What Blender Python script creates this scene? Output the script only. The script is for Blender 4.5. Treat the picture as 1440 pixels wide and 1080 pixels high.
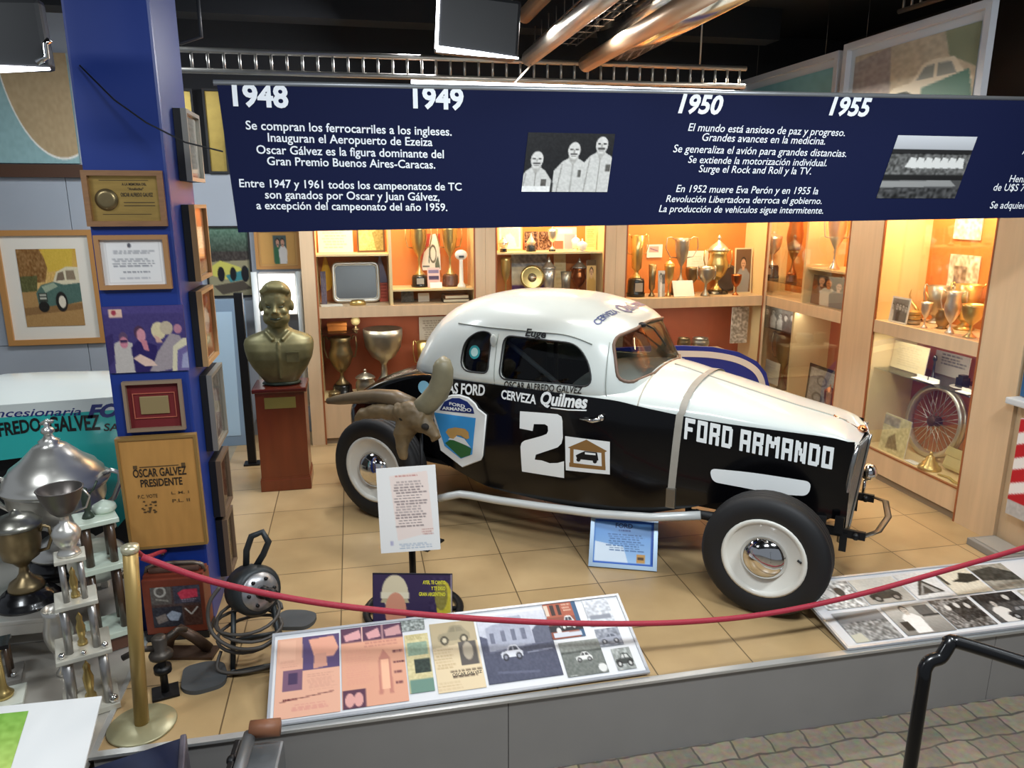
import bpy, bmesh, math, random
import numpy as np
from mathutils import Vector, Matrix
from mathutils.geometry import tessellate_polygon

random.seed(7)
for _o in list(bpy.data.objects):
    bpy.data.objects.remove(_o, do_unlink=True)
SC = bpy.context.scene
COL = SC.collection
PI = math.pi
R = math.radians

# ------------------------------------------------------------------ camera
FPX, PITCH, YAW, CAMH = 1050.0, R(13.65), R(11.9), 2.3
cd = bpy.data.cameras.new('camera')
cd.sensor_fit = 'HORIZONTAL'
cd.sensor_width = 36.0
cd.lens = FPX / 1440.0 * 36.0
cd.clip_start = 0.05
cd.clip_end = 200
cam = bpy.data.objects.new('camera', cd)
COL.objects.link(cam)
cam.location = (0, 0, CAMH)
cam.rotation_euler = (R(90) - PITCH, 0, -YAW)
SC.camera = cam

# ------------------------------------------------------------------ world, lights, exposure
w = bpy.data.worlds.new('hall_ambient')
SC.world = w
w.use_nodes = True
w.node_tree.nodes['Background'].inputs[0].default_value = (0.80, 0.88, 1.0, 1)
w.node_tree.nodes['Background'].inputs[1].default_value = 0.26
SC.view_settings.view_transform = 'Standard'
SC.view_settings.look = 'None'
SC.view_settings.gamma = 1.0
SC.view_settings.use_curve_mapping = False
SC.view_settings.exposure = 0.0


def area(name, loc, rot, sx, sy, power, col):
    l = bpy.data.lights.new(name, 'AREA')
    l.shape = 'RECTANGLE'
    l.size, l.size_y = sx, sy
    l.energy = power
    l.color = col
    o = bpy.data.objects.new(name, l)
    COL.objects.link(o)
    o.location = loc
    o.rotation_euler = rot
    return o


COOL = (0.90, 0.96, 1.0)
WARM = (1.0, 0.70, 0.36)
# ceiling lamps of the hall (rows of LED fittings under the black ceiling) and an added column light
area('hall_lamp_light', (0.6, 1.2, 3.75), (R(12), 0, 0), 1.0, 0.4, 105, COOL)
area('hall_lamp_light', (3.0, 1.4, 3.75), (R(12), 0, 0), 1.0, 0.4, 95, COOL)
area('hall_lamp_light', (-2.6, 2.2, 3.6), (R(10), 0, 0), 0.8, 0.4, 42, COOL)
area('stage_light', (1.6, 4.6, 3.3), (0, 0, 0), 1.8, 0.12, 62, (1, 0.95, 0.88))
area('stage_light', (-1.9, 5.9, 3.5), (0, 0, 0), 0.8, 0.3, 40, COOL)
area('stage_light', (0.5, 5.9, 3.3), (0, R(42), 0), 0.3, 0.8, 58, (0.97, 0.97, 1.0))  # added light turned towards the column to brighten its right face
area('stage_light', (3.2, 5.6, 3.2), (0, 0, 0), 1.0, 0.2, 30, (1, 0.9, 0.78))

# ------------------------------------------------------------------ pixel -> place helpers (photo pixels, 1440 x 1080)


def ray(u, v):
    a, b = u - 720, v - 540
    d = ((a) / FPX, (FPX * math.cos(PITCH) - b * math.sin(PITCH)) / FPX, -(b * math.cos(PITCH) + FPX * math.sin(PITCH)) / FPX)
    c, s = math.cos(YAW), math.sin(YAW)
    return Vector((d[0] * c + d[1] * s, -d[0] * s + d[1] * c, d[2]))


CAMP = Vector((0, 0, CAMH))


def gz(u, v, z=0.0):
    r = ray(u, v)
    return CAMP + r * ((z - CAMH) / r.z)


def gy(u, v, y):
    r = ray(u, v)
    return CAMP + r * (y / r.y)


def gx(u, v, x):
    r = ray(u, v)
    return CAMP + r * (x / r.x)


# ------------------------------------------------------------------ colours and materials
def lin(c):
    if isinstance(c, str):
        c = tuple(int(c[i:i + 2], 16) / 255 for i in (0, 2, 4))
    return tuple((x / 12.92 if x <= 0.04045 else ((x + 0.055) / 1.055) ** 2.4) for x in c)


def rgb(c):
    if isinstance(c, str):
        return tuple(int(c[i:i + 2], 16) / 255 for i in (0, 2, 4))
    return tuple(c)


_M = {}


def mat(key, col='808080', rough=0.5, metal=0.0, coat=0.0, noise=0.0, nscale=12.0, bump=0.0, spec=0.5, emit=None, estr=0.0, stretch=None):
    if key in _M:
        return _M[key]
    m = bpy.data.materials.new(key)
    m.use_nodes = True
    nt = m.node_tree
    b = nt.nodes['Principled BSDF']
    c = lin(col)
    b.inputs['Base Color'].default_value = (*c, 1)
    b.inputs['Roughness'].default_value = rough
    b.inputs['Metallic'].default_value = metal
    b.inputs['Coat Weight'].default_value = coat
    b.inputs['Coat Roughness'].default_value = 0.05
    b.inputs['Specular IOR Level'].default_value = spec
    if emit:
        b.inputs['Emission Color'].default_value = (*lin(emit), 1)
        b.inputs['Emission Strength'].default_value = estr
    if noise > 0 or bump > 0:
        tc = nt.nodes.new('ShaderNodeTexCoord')
        mp = nt.nodes.new('ShaderNodeMapping')
        if stretch:
            mp.inputs['Scale'].default_value = stretch
        nz = nt.nodes.new('ShaderNodeTexNoise')
        nz.inputs['Scale'].default_value = nscale
        nz.inputs['Detail'].default_value = 5
        nt.links.new(tc.outputs['Object'], mp.inputs['Vector'])
        nt.links.new(mp.outputs['Vector'], nz.inputs['Vector'])
        if noise > 0:
            rp = nt.nodes.new('ShaderNodeValToRGB')
            rp.color_ramp.elements[0].position = 0.3
            rp.color_ramp.elements[1].position = 0.7
            rp.color_ramp.elements[0].color = (*[x * (1 - noise) for x in c], 1)
            rp.color_ramp.elements[1].color = (*[min(1, x * (1 + noise)) for x in c], 1)
            nt.links.new(nz.outputs['Fac'], rp.inputs['Fac'])
            nt.links.new(rp.outputs['Color'], b.inputs['Base Color'])
        if bump > 0:
            bp = nt.nodes.new('ShaderNodeBump')
            bp.inputs['Strength'].default_value = bump
            bp.inputs['Distance'].default_value = 0.01
            nt.links.new(nz.outputs['Fac'], bp.inputs['Height'])
            nt.links.new(bp.outputs['Normal'], b.inputs['Normal'])
    _M[key] = m
    return m


def glass_mat(key, tint=(1, 1, 1), gloss=1.0):
    if key in _M:
        return _M[key]
    m = bpy.data.materials.new(key)
    m.use_nodes = True
    nt = m.node_tree
    nt.nodes.clear()
    out = nt.nodes.new('ShaderNodeOutputMaterial')
    tr = nt.nodes.new('ShaderNodeBsdfTransparent')
    tr.inputs[0].default_value = (*tint, 1)
    gl = nt.nodes.new('ShaderNodeBsdfGlossy')
    gl.inputs['Roughness'].default_value = 0.03
    fr = nt.nodes.new('ShaderNodeFresnel')
    fr.inputs['IOR'].default_value = 1.45
    ml = nt.nodes.new('ShaderNodeMath')
    ml.operation = 'MULTIPLY'
    ml.inputs[1].default_value = gloss
    mx = nt.nodes.new('ShaderNodeMixShader')
    nt.links.new(fr.outputs[0], ml.inputs[0])
    nt.links.new(ml.outputs[0], mx.inputs[0])
    nt.links.new(tr.outputs[0], mx.inputs[1])
    nt.links.new(gl.outputs[0], mx.inputs[2])
    nt.links.new(mx.outputs[0], out.inputs[0])
    _M[key] = m
    return m


def pic_mat(key='printed_picture', rough=0.45):
    if key in _M:
        return _M[key]
    m = bpy.data.materials.new(key)
    m.use_nodes = True
    nt = m.node_tree
    b = nt.nodes['Principled BSDF']
    b.inputs['Roughness'].default_value = rough
    b.inputs['Specular IOR Level'].default_value = 0.3
    at = nt.nodes.new('ShaderNodeAttribute')
    at.attribute_name = 'ink'
    nt.links.new(at.outputs['Color'], b.inputs['Base Color'])
    _M[key] = m
    return m


def tile_mat():
    m = bpy.data.materials.new('tan_floor_tiles')
    m.use_nodes = True
    nt = m.node_tree
    b = nt.nodes['Principled BSDF']
    b.inputs['Roughness'].default_value = 0.28
    b.inputs['Specular IOR Level'].default_value = 0.45
    tc = nt.nodes.new('ShaderNodeTexCoord')
    mp = nt.nodes.new('ShaderNodeMapping')
    mp.inputs['Location'].default_value = (-0.875, -4.54, 0)
    br = nt.nodes.new('ShaderNodeTexBrick')
    br.offset = 0.0
    br.squash = 1.0
    br.inputs['Scale'].default_value = 1.0
    br.inputs['Brick Width'].default_value = 0.52
    br.inputs['Row Height'].default_value = 0.52
    br.inputs['Mortar Size'].default_value = 0.0045
    br.inputs['Mortar Smooth'].default_value = 0.4
    br.inputs['Color1'].default_value = (*lin('bda177'), 1)
    br.inputs['Color2'].default_value = (*lin('b2966b'), 1)
    br.inputs['Mortar'].default_value = (*lin('6a573c'), 1)
    nz = nt.nodes.new('ShaderNodeTexNoise')
    nz.inputs['Scale'].default_value = 3.0
    nz.inputs['Detail'].default_value = 8
    mx = nt.nodes.new('ShaderNodeMix')
    mx.data_type = 'RGBA'
    mx.blend_type = 'MULTIPLY'
    mx.inputs['Factor'].default_value = 0.35
    rp = nt.nodes.new('ShaderNodeValToRGB')
    rp.color_ramp.elements[0].position = 0.35
    rp.color_ramp.elements[0].color = (0.6, 0.55, 0.5, 1)
    rp.color_ramp.elements[1].position = 0.65
    rp.color_ramp.elements[1].color = (1, 1, 1, 1)
    nt.links.new(tc.outputs['Object'], mp.inputs['Vector'])
    nt.links.new(mp.outputs['Vector'], br.inputs['Vector'])
    nt.links.new(tc.outputs['Object'], nz.inputs['Vector'])
    nt.links.new(nz.outputs['Fac'], rp.inputs['Fac'])
    nt.links.new(br.outputs['Color'], mx.inputs[6])
    nt.links.new(rp.outputs['Color'], mx.inputs[7])
    nt.links.new(mx.outputs[2], b.inputs['Base Color'])
    return m


def cobble_mat():
    m = bpy.data.materials.new('grey_stone_setts')
    m.use_nodes = True
    nt = m.node_tree
    b = nt.nodes['Principled BSDF']
    b.inputs['Roughness'].default_value = 0.5
    tc = nt.nodes.new('ShaderNodeTexCoord')
    nz0 = nt.nodes.new('ShaderNodeTexNoise')
    nz0.inputs['Scale'].default_value = 6
    mxv = nt.nodes.new('ShaderNodeMix')
    mxv.data_type = 'RGBA'
    mxv.inputs['Factor'].default_value = 0.06
    br = nt.nodes.new('ShaderNodeTexBrick')
    br.offset = 0.5
    br.inputs['Scale'].default_value = 1.0
    br.inputs['Brick Width'].default_value = 0.19
    br.inputs['Row Height'].default_value = 0.12
    br.inputs['Mortar Size'].default_value = 0.008
    br.inputs['Mortar Smooth'].default_value = 0.6
    br.inputs['Color1'].default_value = (*lin('958874'), 1)
    br.inputs['Color2'].default_value = (*lin('756b5c'), 1)
    br.inputs['Mortar'].default_value = (*lin('5a534b'), 1)
    nz = nt.nodes.new('ShaderNodeTexNoise')
    nz.inputs['Scale'].default_value = 25
    nz.inputs['Detail'].default_value = 8
    mx = nt.nodes.new('ShaderNodeMix')
    mx.data_type = 'RGBA'
    mx.blend_type = 'OVERLAY'
    mx.inputs['Factor'].default_value = 0.45
    bp = nt.nodes.new('ShaderNodeBump')
    bp.inputs['Strength'].default_value = 0.5
    bp.inputs['Distance'].default_value = 0.01
    nt.links.new(tc.outputs['Object'], nz0.inputs['Vector'])
    nt.links.new(tc.outputs['Object'], mxv.inputs[6])
    nt.links.new(nz0.outputs['Color'], mxv.inputs[7])
    nt.links.new(mxv.outputs[2], br.inputs['Vector'])
    nt.links.new(tc.outputs['Object'], nz.inputs['Vector'])
    nt.links.new(br.outputs['Color'], mx.inputs[6])
    nt.links.new(nz.outputs['Color'], mx.inputs[7])
    nt.links.new(mx.outputs[2], b.inputs['Base Color'])
    nt.links.new(nz.outputs['Fac'], bp.inputs['Height'])
    nt.links.new(bp.outputs['Normal'], b.inputs['Normal'])
    return m


# ------------------------------------------------------------------ mesh building
class MB:
    def __init__(s):
        s.v, s.f, s.m, s.s = [], [], [], []

    def add(s, verts, faces, mi=0, smooth=False, M=None):
        o = len(s.v)
        for p in verts:
            p = Vector(p)
            s.v.append(M @ p if M else p)
        for f in faces:
            s.f.append([o + i for i in f])
            s.m.append(mi)
            s.s.append(smooth)
        return s

    def box(s, x0, x1, y0, y1, z0, z1, mi=0, M=None, bevel=0.0):
        if bevel > 0:
            bm = bmesh.new()
            bmesh.ops.create_cube(bm, size=1)
            for v in bm.verts:
                v.co = Vector(((x0 + x1) / 2 + v.co.x * (x1 - x0), (y0 + y1) / 2 + v.co.y * (y1 - y0), (z0 + z1) / 2 + v.co.z * (z1 - z0)))
            bmesh.ops.bevel(bm, geom=bm.edges[:], offset=bevel, segments=2, affect='EDGES', profile=0.6)
            bm.verts.index_update()
            vs = [v.co.copy() for v in bm.verts]
            fs = [[v.index for v in f.verts] for f in bm.faces]
            bm.free()
            return s.add(vs, fs, mi, False, M)
        vs = [(x0, y0, z0), (x1, y0, z0), (x1, y1, z0), (x0, y1, z0), (x0, y0, z1), (x1, y0, z1), (x1, y1, z1), (x0, y1, z1)]
        fs = [(3, 2, 1, 0), (4, 5, 6, 7), (0, 1, 5, 4), (1, 2, 6, 5), (2, 3, 7, 6), (3, 0, 4, 7)]
        return s.add(vs, fs, mi, False, M)

    def tube(s, pts, r, n=10, mi=0, closed=False, M=None, smooth=True, flat=None):
        pts = [Vector(p) for p in pts]
        k = len(pts)
        rs = r if isinstance(r, (list, tuple)) else [r] * k
        vs, fs = [], []
        up = None
        for i, p in enumerate(pts):
            if closed:
                t = (pts[(i + 1) % k] - pts[i - 1])
            else:
                t = pts[min(i + 1, k - 1)] - pts[max(i - 1, 0)]
            t.normalize()
            if up is None:
                up = Vector((0, 0, 1)) if abs(t.z) < 0.9 else Vector((1, 0, 0))
            a = t.cross(up)
            if a.length < 1e-5:
                a = t.orthogonal()
            a.normalize()
            b = a.cross(t).normalized()
            up = b
            for j in range(n):
                q = 2 * PI * j / n
                ca, sa = math.cos(q), math.sin(q)
                if flat:
                    sa *= flat
                vs.append(p + (a * ca + b * sa) * rs[i])
        for i in range(k if closed else k - 1):
            for j in range(n):
                i2 = (i + 1) % k
                fs.append((i * n + j, i * n + (j + 1) % n, i2 * n + (j + 1) % n, i2 * n + j))
        if not closed:
            fs.append(tuple(range(n - 1, -1, -1)))
            fs.append(tuple((k - 1) * n + j for j in range(n)))
        return s.add(vs, fs, mi, smooth, M)

    def lathe(s, prof, n=24, mi=0, M=None, smooth=True, sx=1.0, sy=1.0):
        vs, fs = [], []
        for (r, z) in prof:
            for j in range(n):
                q = 2 * PI * j / n
                vs.append((r * math.cos(q) * sx, r * math.sin(q) * sy, z))
        k = len(prof)
        for i in range(k - 1):
            for j in range(n):
                fs.append((i * n + j, i * n + (j + 1) % n, (i + 1) * n + (j + 1) % n, (i + 1) * n + j))
        closed = abs(prof[0][0] - prof[-1][0]) < 1e-6 and abs(prof[0][1] - prof[-1][1]) < 1e-6
        if prof[0][0] > 1e-4 and not closed:
            fs.append(tuple(range(n - 1, -1, -1)))
        if prof[-1][0] > 1e-4 and not closed:
            fs.append(tuple((k - 1) * n + j for j in range(n)))
        return s.add(vs, fs, mi, smooth, M)

    def ell(s, c, r, mi=0, n=16, M=None):
        prof = [(max(1e-5, math.sin(PI * i / 10)), -math.cos(PI * i / 10)) for i in range(11)]
        T = Matrix.Translation(c) @ Matrix.Diagonal((*(r if isinstance(r, (tuple, list)) else (r, r, r)), 1))
        return s.lathe(prof, n, mi, (M @ T) if M else T)

    def prism(s, out, z0, z1, mi=0, M=None, mi_side=None):
        n = len(out)
        tri = tessellate_polygon([[Vector((p[0], p[1], 0)) for p in out]])
        A = sum(out[i][0] * out[(i + 1) % n][1] - out[(i + 1) % n][0] * out[i][1] for i in range(n))
        top, bot = [], []
        for t in tri:
            a = sum(out[t[i]][0] * out[t[(i + 1) % 3]][1] - out[t[(i + 1) % 3]][0] * out[t[i]][1] for i in range(3))
            t = tuple(t) if a > 0 else tuple(reversed(t))
            top.append(tuple(n + i for i in t))
            bot.append(tuple(reversed(t)))
        vs = [(p[0], p[1], z0) for p in out] + [(p[0], p[1], z1) for p in out]
        s.add(vs, top + bot, mi, False, M)
        sd = []
        for i in range(n):
            j = (i + 1) % n
            sd.append((i, j, n + j, n + i) if A > 0 else (j, i, n + i, n + j))
        return s.add(vs, sd, mi if mi_side is None else mi_side, False, M)

    def grid(s, rows, mi=0, smooth=True, M=None, closed=False, flip=False):
        nu, nv = len(rows), len(rows[0])
        vs = [p for r in rows for p in r]
        fs = []
        for i in range(nu - 1):
            for j in range(nv if closed else nv - 1):
                j2 = (j + 1) % nv
                q = (i * nv + j, i * nv + j2, (i + 1) * nv + j2, (i + 1) * nv + j)
                fs.append(tuple(reversed(q)) if flip else q)
        return s.add(vs, fs, mi, smooth, M)

    def fan(s, out, fn, rings=5, mi=0, smooth=True, cen=None, sub=1):
        o2 = []
        n0 = len(out)
        for i in range(n0):
            a, b = out[i], out[(i + 1) % n0]
            for k in range(sub):
                o2.append((a[0] + (b[0] - a[0]) * k / sub, a[1] + (b[1] - a[1]) * k / sub))
        out = o2
        n = len(out)
        cx = sum(p[0] for p in out) / n if cen is None else cen[0]
        cy = sum(p[1] for p in out) / n if cen is None else cen[1]
        vs = [fn(cx, cy)]
        for k in range(1, rings + 1):
            q = k / rings
            for p in out:
                vs.append(fn(cx + (p[0] - cx) * q, cy + (p[1] - cy) * q))
        fs = [(0, 1 + j, 1 + (j + 1) % n) for j in range(n)]
        for k in range(rings - 1):
            for j in range(n):
                a, b = 1 + k * n + j, 1 + k * n + (j + 1) % n
                fs.append((a, a + n, b + n, b))
        return s.add(vs, fs, mi, smooth)

    def mesh(s, name, mats):
        me = bpy.data.meshes.new(name)
        me.from_pydata([tuple(p) for p in s.v], [], s.f)
        for m in mats:
            me.materials.append(m)
        me.polygons.foreach_set('material_index', s.m)
        me.polygons.foreach_set('use_smooth', s.s)
        me.update()
        return me

    def build(s, name, mats, parent=None, loc=(0, 0, 0), rot=(0, 0, 0), label=None):
        if not isinstance(mats, (list, tuple)):
            mats = [mats]
        o = bpy.data.objects.new(name, s.mesh(name, mats))
        COL.objects.link(o)
        o.location = loc
        o.rotation_euler = rot
        if parent is not None:
            o.parent = parent
        if label:
            o['label'] = label
        return o


def thing(name, label, cat, loc=(0, 0, 0), rot=(0, 0, 0), group=None):
    o = bpy.data.objects.new(name, None)
    COL.objects.link(o)
    o.empty_display_size = 0.05
    o.location = loc
    o.rotation_euler = rot if isinstance(rot, (tuple, list)) else (0, 0, rot)
    o['label'] = label
    o['category'] = cat
    if group:
        o['group'] = group
    return o


def tag(o, label, cat, group=None):
    o['label'] = label
    o['category'] = cat
    if group:
        o['group'] = group
    return o


def struct(o):
    o['kind'] = 'structure'
    return o


# ------------------------------------------------------------------ lettering
_T = {}


def text_geo(s, bold=0.0, shear=0.0, res=3):
    k = (s, bold, shear, res)
    if k in _T:
        return _T[k]
    c = bpy.data.curves.new('lettering', 'FONT')
    c.body = s
    c.size = 1
    c.offset = bold
    c.shear = shear
    c.resolution_u = res
    o = bpy.data.objects.new('lettering', c)
    me = o.to_mesh()
    vs = [tuple(v.co) for v in me.vertices]
    fs = [tuple(p.vertices) for p in me.polygons]
    o.to_mesh_clear()
    bpy.data.objects.remove(o)
    bpy.data.curves.remove(c)
    _T[k] = (vs, fs)
    return _T[k]


def fit_text(mb, s, x0, x1, yb, fn, bold=0.02, shear=0.0, h=None, mi=0, slope=0.0, maxedge=None):
    """Letters from x0 to x1 on baseline yb; h forces the cap height; fn maps (x, y) to a point."""
    vs, fs = text_geo(s, bold, shear)
    if not vs:
        return
    mx, Mx = min(v[0] for v in vs), max(v[0] for v in vs)
    k = (x1 - x0) / (Mx - mx)
    ky = k if h is None else h / 0.73
    vs2 = [(x0 + (v[0] - mx) * k, yb + v[1] * ky + slope * (v[0] - mx) * k) for v in vs]
    if maxedge:
        bm = bmesh.new()
        bv = [bm.verts.new((a, b, 0)) for a, b in vs2]
        for f in fs:
            try:
                bm.faces.new([bv[i] for i in f])
            except ValueError:
                pass
        for _ in range(3):
            es = [e for e in bm.edges if e.calc_length() > maxedge]
            if not es:
                break
            bmesh.ops.subdivide_edges(bm, edges=es, cuts=1)
            bmesh.ops.triangulate(bm, faces=[f for f in bm.faces if len(f.verts) > 4])
        bm.verts.index_update()
        vs2 = [(v.co.x, v.co.y) for v in bm.verts]
        fs = [[v.index for v in f.verts] for f in bm.faces]
        bm.free()
    mb.add([fn(a, b) for a, b in vs2], fs, mi)


# ------------------------------------------------------------------ pictures
class Canvas:
    """A small drawing; coordinates 0..1, origin at the upper left."""

    def __init__(s, w, h, bg):
        s.w, s.h = w, h
        s.W, s.H = w * 2, h * 2
        s.a = np.empty((s.H, s.W, 3))
        s.a[:] = rgb(bg)
        yy, xx = np.mgrid[0:s.H, 0:s.W]
        s.x = (xx + 0.5) / s.W
        s.y = (yy + 0.5) / s.H

    def _put(s, m, c):
        s.a[m] = rgb(c)
        return s

    def rect(s, x0, y0, x1, y1, c):
        return s._put((s.x >= x0) & (s.x <= x1) & (s.y >= y0) & (s.y <= y1), c)

    def ell(s, cx, cy, rx, ry, c, rot=0.0):
        dx, dy = s.x - cx, (s.y - cy)
        ca, sa = math.cos(rot), math.sin(rot)
        return s._put(((dx * ca + dy * sa) / rx) ** 2 + ((-dx * sa + dy * ca) / ry) ** 2 <= 1, c)

    def ring(s, cx, cy, rx, ry, t, c):
        q = ((s.x - cx) / rx) ** 2 + ((s.y - cy) / ry) ** 2
        return s._put((q <= 1) & (q >= (1 - t) ** 2), c)

    def poly(s, pts, c):
        m = np.zeros(s.x.shape, bool)
        n = len(pts)
        for i in range(n):
            (x1, y1), (x2, y2) = pts[i], pts[(i + 1) % n]
            if y1 == y2:
                continue
            cnd = ((y1 > s.y) != (y2 > s.y)) & (s.x < (x2 - x1) * (s.y - y1) / (y2 - y1) + x1)
            m ^= cnd
        return s._put(m, c)

    def line(s, x0, y0, x1, y1, t, c):
        d = math.hypot(x1 - x0, y1 - y0)
        nx, ny = -(y1 - y0) / d * t / 2, (x1 - x0) / d * t / 2
        return s.poly([(x0 + nx, y0 + ny), (x1 + nx, y1 + ny), (x1 - nx, y1 - ny), (x0 - nx, y0 - ny)], c)

    def rows(s, x0, y0, x1, y1, n, c, seed=1, fill=0.45):
        rr = random.Random(seed)
        st = (y1 - y0) / n
        for i in range(n):
            a = x0 + rr.random() * (x1 - x0) * 0.12
            b = x1 - rr.random() * (x1 - x0) * 0.25
            while a < b:
                l = (x1 - x0) * rr.uniform(0.06, 0.16)
                s.rect(a, y0 + i * st, min(b, a + l), y0 + i * st + st * fill, c)
                a += l + (x1 - x0) * 0.03
        return s

    def noise(s, amp, cell=2, seed=1, x0=0, y0=0, x1=1, y1=1):
        rs = np.random.RandomState(seed)
        h, w_ = s.H // cell + 2, s.W // cell + 2
        n = rs.rand(h, w_)
        yi, xi = np.arange(s.H) / cell, np.arange(s.W) / cell
        y0_, x0_ = yi.astype(int), xi.astype(int)
        fy, fx = (yi - y0_)[:, None], (xi - x0_)[None, :]
        n = (n[np.ix_(y0_, x0_)] * (1 - fy) * (1 - fx) + n[np.ix_(y0_ + 1, x0_)] * fy * (1 - fx) + n[np.ix_(y0_, x0_ + 1)] * (1 - fy) * fx + n[np.ix_(y0_ + 1, x0_ + 1)] * fy * fx)
        m = (s.x >= x0) & (s.x <= x1) & (s.y >= y0) & (s.y <= y1)
        s.a[m] = np.clip(s.a[m] + ((n - 0.5) * amp)[m][:, None], 0, 1)
        return s

    def vgrad(s, y0, y1, c0, c1):
        m = (s.y >= y0) & (s.y <= y1)
        t = ((s.y - y0) / (y1 - y0))[..., None]
        g = np.array(rgb(c0)) * (1 - t) + np.array(rgb(c1)) * t
        s.a[m] = g[m]
        return s

    def person(s, cx, top, hgt, cloth, skin='d8b090', hair='2a221c', wid=None):
        hr = hgt * 0.13
        ar = s.H / s.W
        wd = wid or hgt * 0.3 * ar
        s.poly([(cx - wd * .5, top + hgt), (cx - wd * .62, top + hgt * .45), (cx - wd * .3, top + hgt * .3), (cx + wd * .3, top + hgt * .3), (cx + wd * .62, top + hgt * .45), (cx + wd * .5, top + hgt)], cloth)
        s.rect(cx - hr * .4 * ar, top + hr * 1.6, cx + hr * .4 * ar, top + hgt * .34, skin)
        s.ell(cx, top + hr * .95, hr * .85 * ar, hr * 1.05, hair)
        s.ell(cx, top + hr * 1.2, hr * .72 * ar, hr * .95, skin)
        s.rect(cx - hr * .45 * ar, top + hr * 1.05, cx - hr * .12 * ar, top + hr * 1.2, hair)
        s.rect(cx + hr * .12 * ar, top + hr * 1.05, cx + hr * .45 * ar, top + hr * 1.2, hair)
        s.rect(cx - hr * .3 * ar, top + hr * 1.6, cx + hr * .3 * ar, top + hr * 1.72, hair)
        return s

    def car(s, x0, y0, x1, y1, body, dark='181818', glass='4a5560', wheel='e8e4d8'):
        W_, H_ = x1 - x0, y1 - y0
        P = lambda l: [(x0 + a * W_, y0 + b * H_) for a, b in l]
        s.poly(P([(0, .55), (.08, .42), (.3, .38), (.42, .06), (.55, 0), (.78, .04), (.9, .35), (1, .5), (.99, .8), (.02, .82)]), body)
        s.poly(P([(.36, .36), (.45, .12), (.56, .1), (.56, .36)]), glass)
        s.poly(P([(.6, .36), (.6, .1), (.75, .12), (.82, .36)]), glass)
        ry = .24 * H_
        rx = ry * s.H / s.W
        for c in (.2, .8):
            s.ell(x0 + c * W_, y0 + .78 * H_, rx, ry, dark)
            s.ell(x0 + c * W_, y0 + .78 * H_, rx * .55, ry * .55, wheel)
        return s

    def colors(s):
        a = s.a.reshape(s.h, 2, s.w, 2, 3).mean(axis=(1, 3))
        return np.where(a <= 0.04045, a / 12.92, ((a + 0.055) / 1.055) ** 2.4)


def picture(name, W, H, cv, parent, loc=(0, 0, 0), rot=(0, 0, 0), shear=0.0, rough=0.45, label=None, thick=0.0):
    """Printed sheet in its parent's x-z plane facing -y, centred on loc."""
    c = cv.colors()
    ny, nx = cv.h, cv.w
    xs = np.linspace(-W / 2, W / 2, nx)
    zs = np.linspace(H / 2, -H / 2, ny)
    vs = [(float(x + shear * z), 0.0, float(z)) for z in zs for x in xs]
    fs = []
    for j in range(ny - 1):
        for i in range(nx - 1):
            a = j * nx + i
            fs.append((a, a + nx, a + nx + 1, a + 1))
    if thick:
        o = len(vs)
        cs = [vs[0], vs[nx - 1], vs[-1], vs[(ny - 1) * nx]]
        vs += [(p[0], thick, p[2]) for p in cs]
        k = [0, nx - 1, ny * nx - 1, (ny - 1) * nx]
        fs += [(o, o + 1, o + 2, o + 3)]
        for q in range(4):
            r_ = (q + 1) % 4
            fs.append((k[q], k[r_], o + r_, o + q))
        c = np.concatenate([c.reshape(-1, 3), c.reshape(-1, 3)[[0, nx - 1, ny * nx - 1, (ny - 1) * nx]]])
    me = bpy.data.meshes.new(name)
    me.from_pydata(vs, [], fs)
    at = me.color_attributes.new('ink', 'FLOAT_COLOR', 'POINT')
    buf = np.ones((len(vs), 4), np.float32)
    buf[:, :3] = c.reshape(-1, 3)
    at.data.foreach_set('color', buf.ravel())
    me.materials.append(pic_mat() if rough == 0.45 else pic_mat('printed_picture_%d' % int(rough * 100), rough))
    me.update()
    o = bpy.data.objects.new(name, me)
    COL.objects.link(o)
    o.location, o.rotation_euler = loc, rot
    if parent is not None:
        o.parent = parent
    if label:
        o['label'] = label
    return o


def frame_bars(mb, W, H, fw, d, mi=0, lip=0.004):
    """Outer size W x H, bar width fw, depth d (front at y=-d)."""
    a, b = W / 2, H / 2
    mb.box(-a, a, -d, 0, b - fw, b, mi)
    mb.box(-a, a, -d, 0, -b, -b + fw, mi)
    mb.box(-a, -a + fw, -d, 0, -b + fw, b - fw, mi)
    mb.box(a - fw, a, -d, 0, -b + fw, b - fw, mi)
    return mb


def framed(name, label, cat, W, H, cv, fmat, fw=0.02, d=0.025, loc=(0, 0, 0), rot=0.0, mount=None, mw=0.0, group=None, glass=False, rx=0.0, ry=0.0):
    t = thing(name, label, cat, loc, (rx, ry, rot), group)
    frame_bars(MB(), W, H, fw, d).build('frame', fmat, t)
    MB().box(-W / 2 + fw * .5, W / 2 - fw * .5, -0.004, -0.001, -H / 2 + fw * .5, H / 2 - fw * .5).build('backing', mount or mat('backing_card', 'd8d0c0', .8), t)
    if cv is not None:
        picture('picture', W - 2 * fw - 2 * mw, H - 2 * fw - 2 * mw, cv, t, (0, -0.008, 0))
    if glass:
        MB().box(-W / 2 + fw, W / 2 - fw, -0.014, -0.012, -H / 2 + fw, H / 2 - fw).build('glass', glass_mat('picture_glass', (1, 1, 1), .5), t)
    return t


def quad_pts(u0, v0, u1, v1):
    return (u0 + u1) / 2, (v0 + v1) / 2
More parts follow.
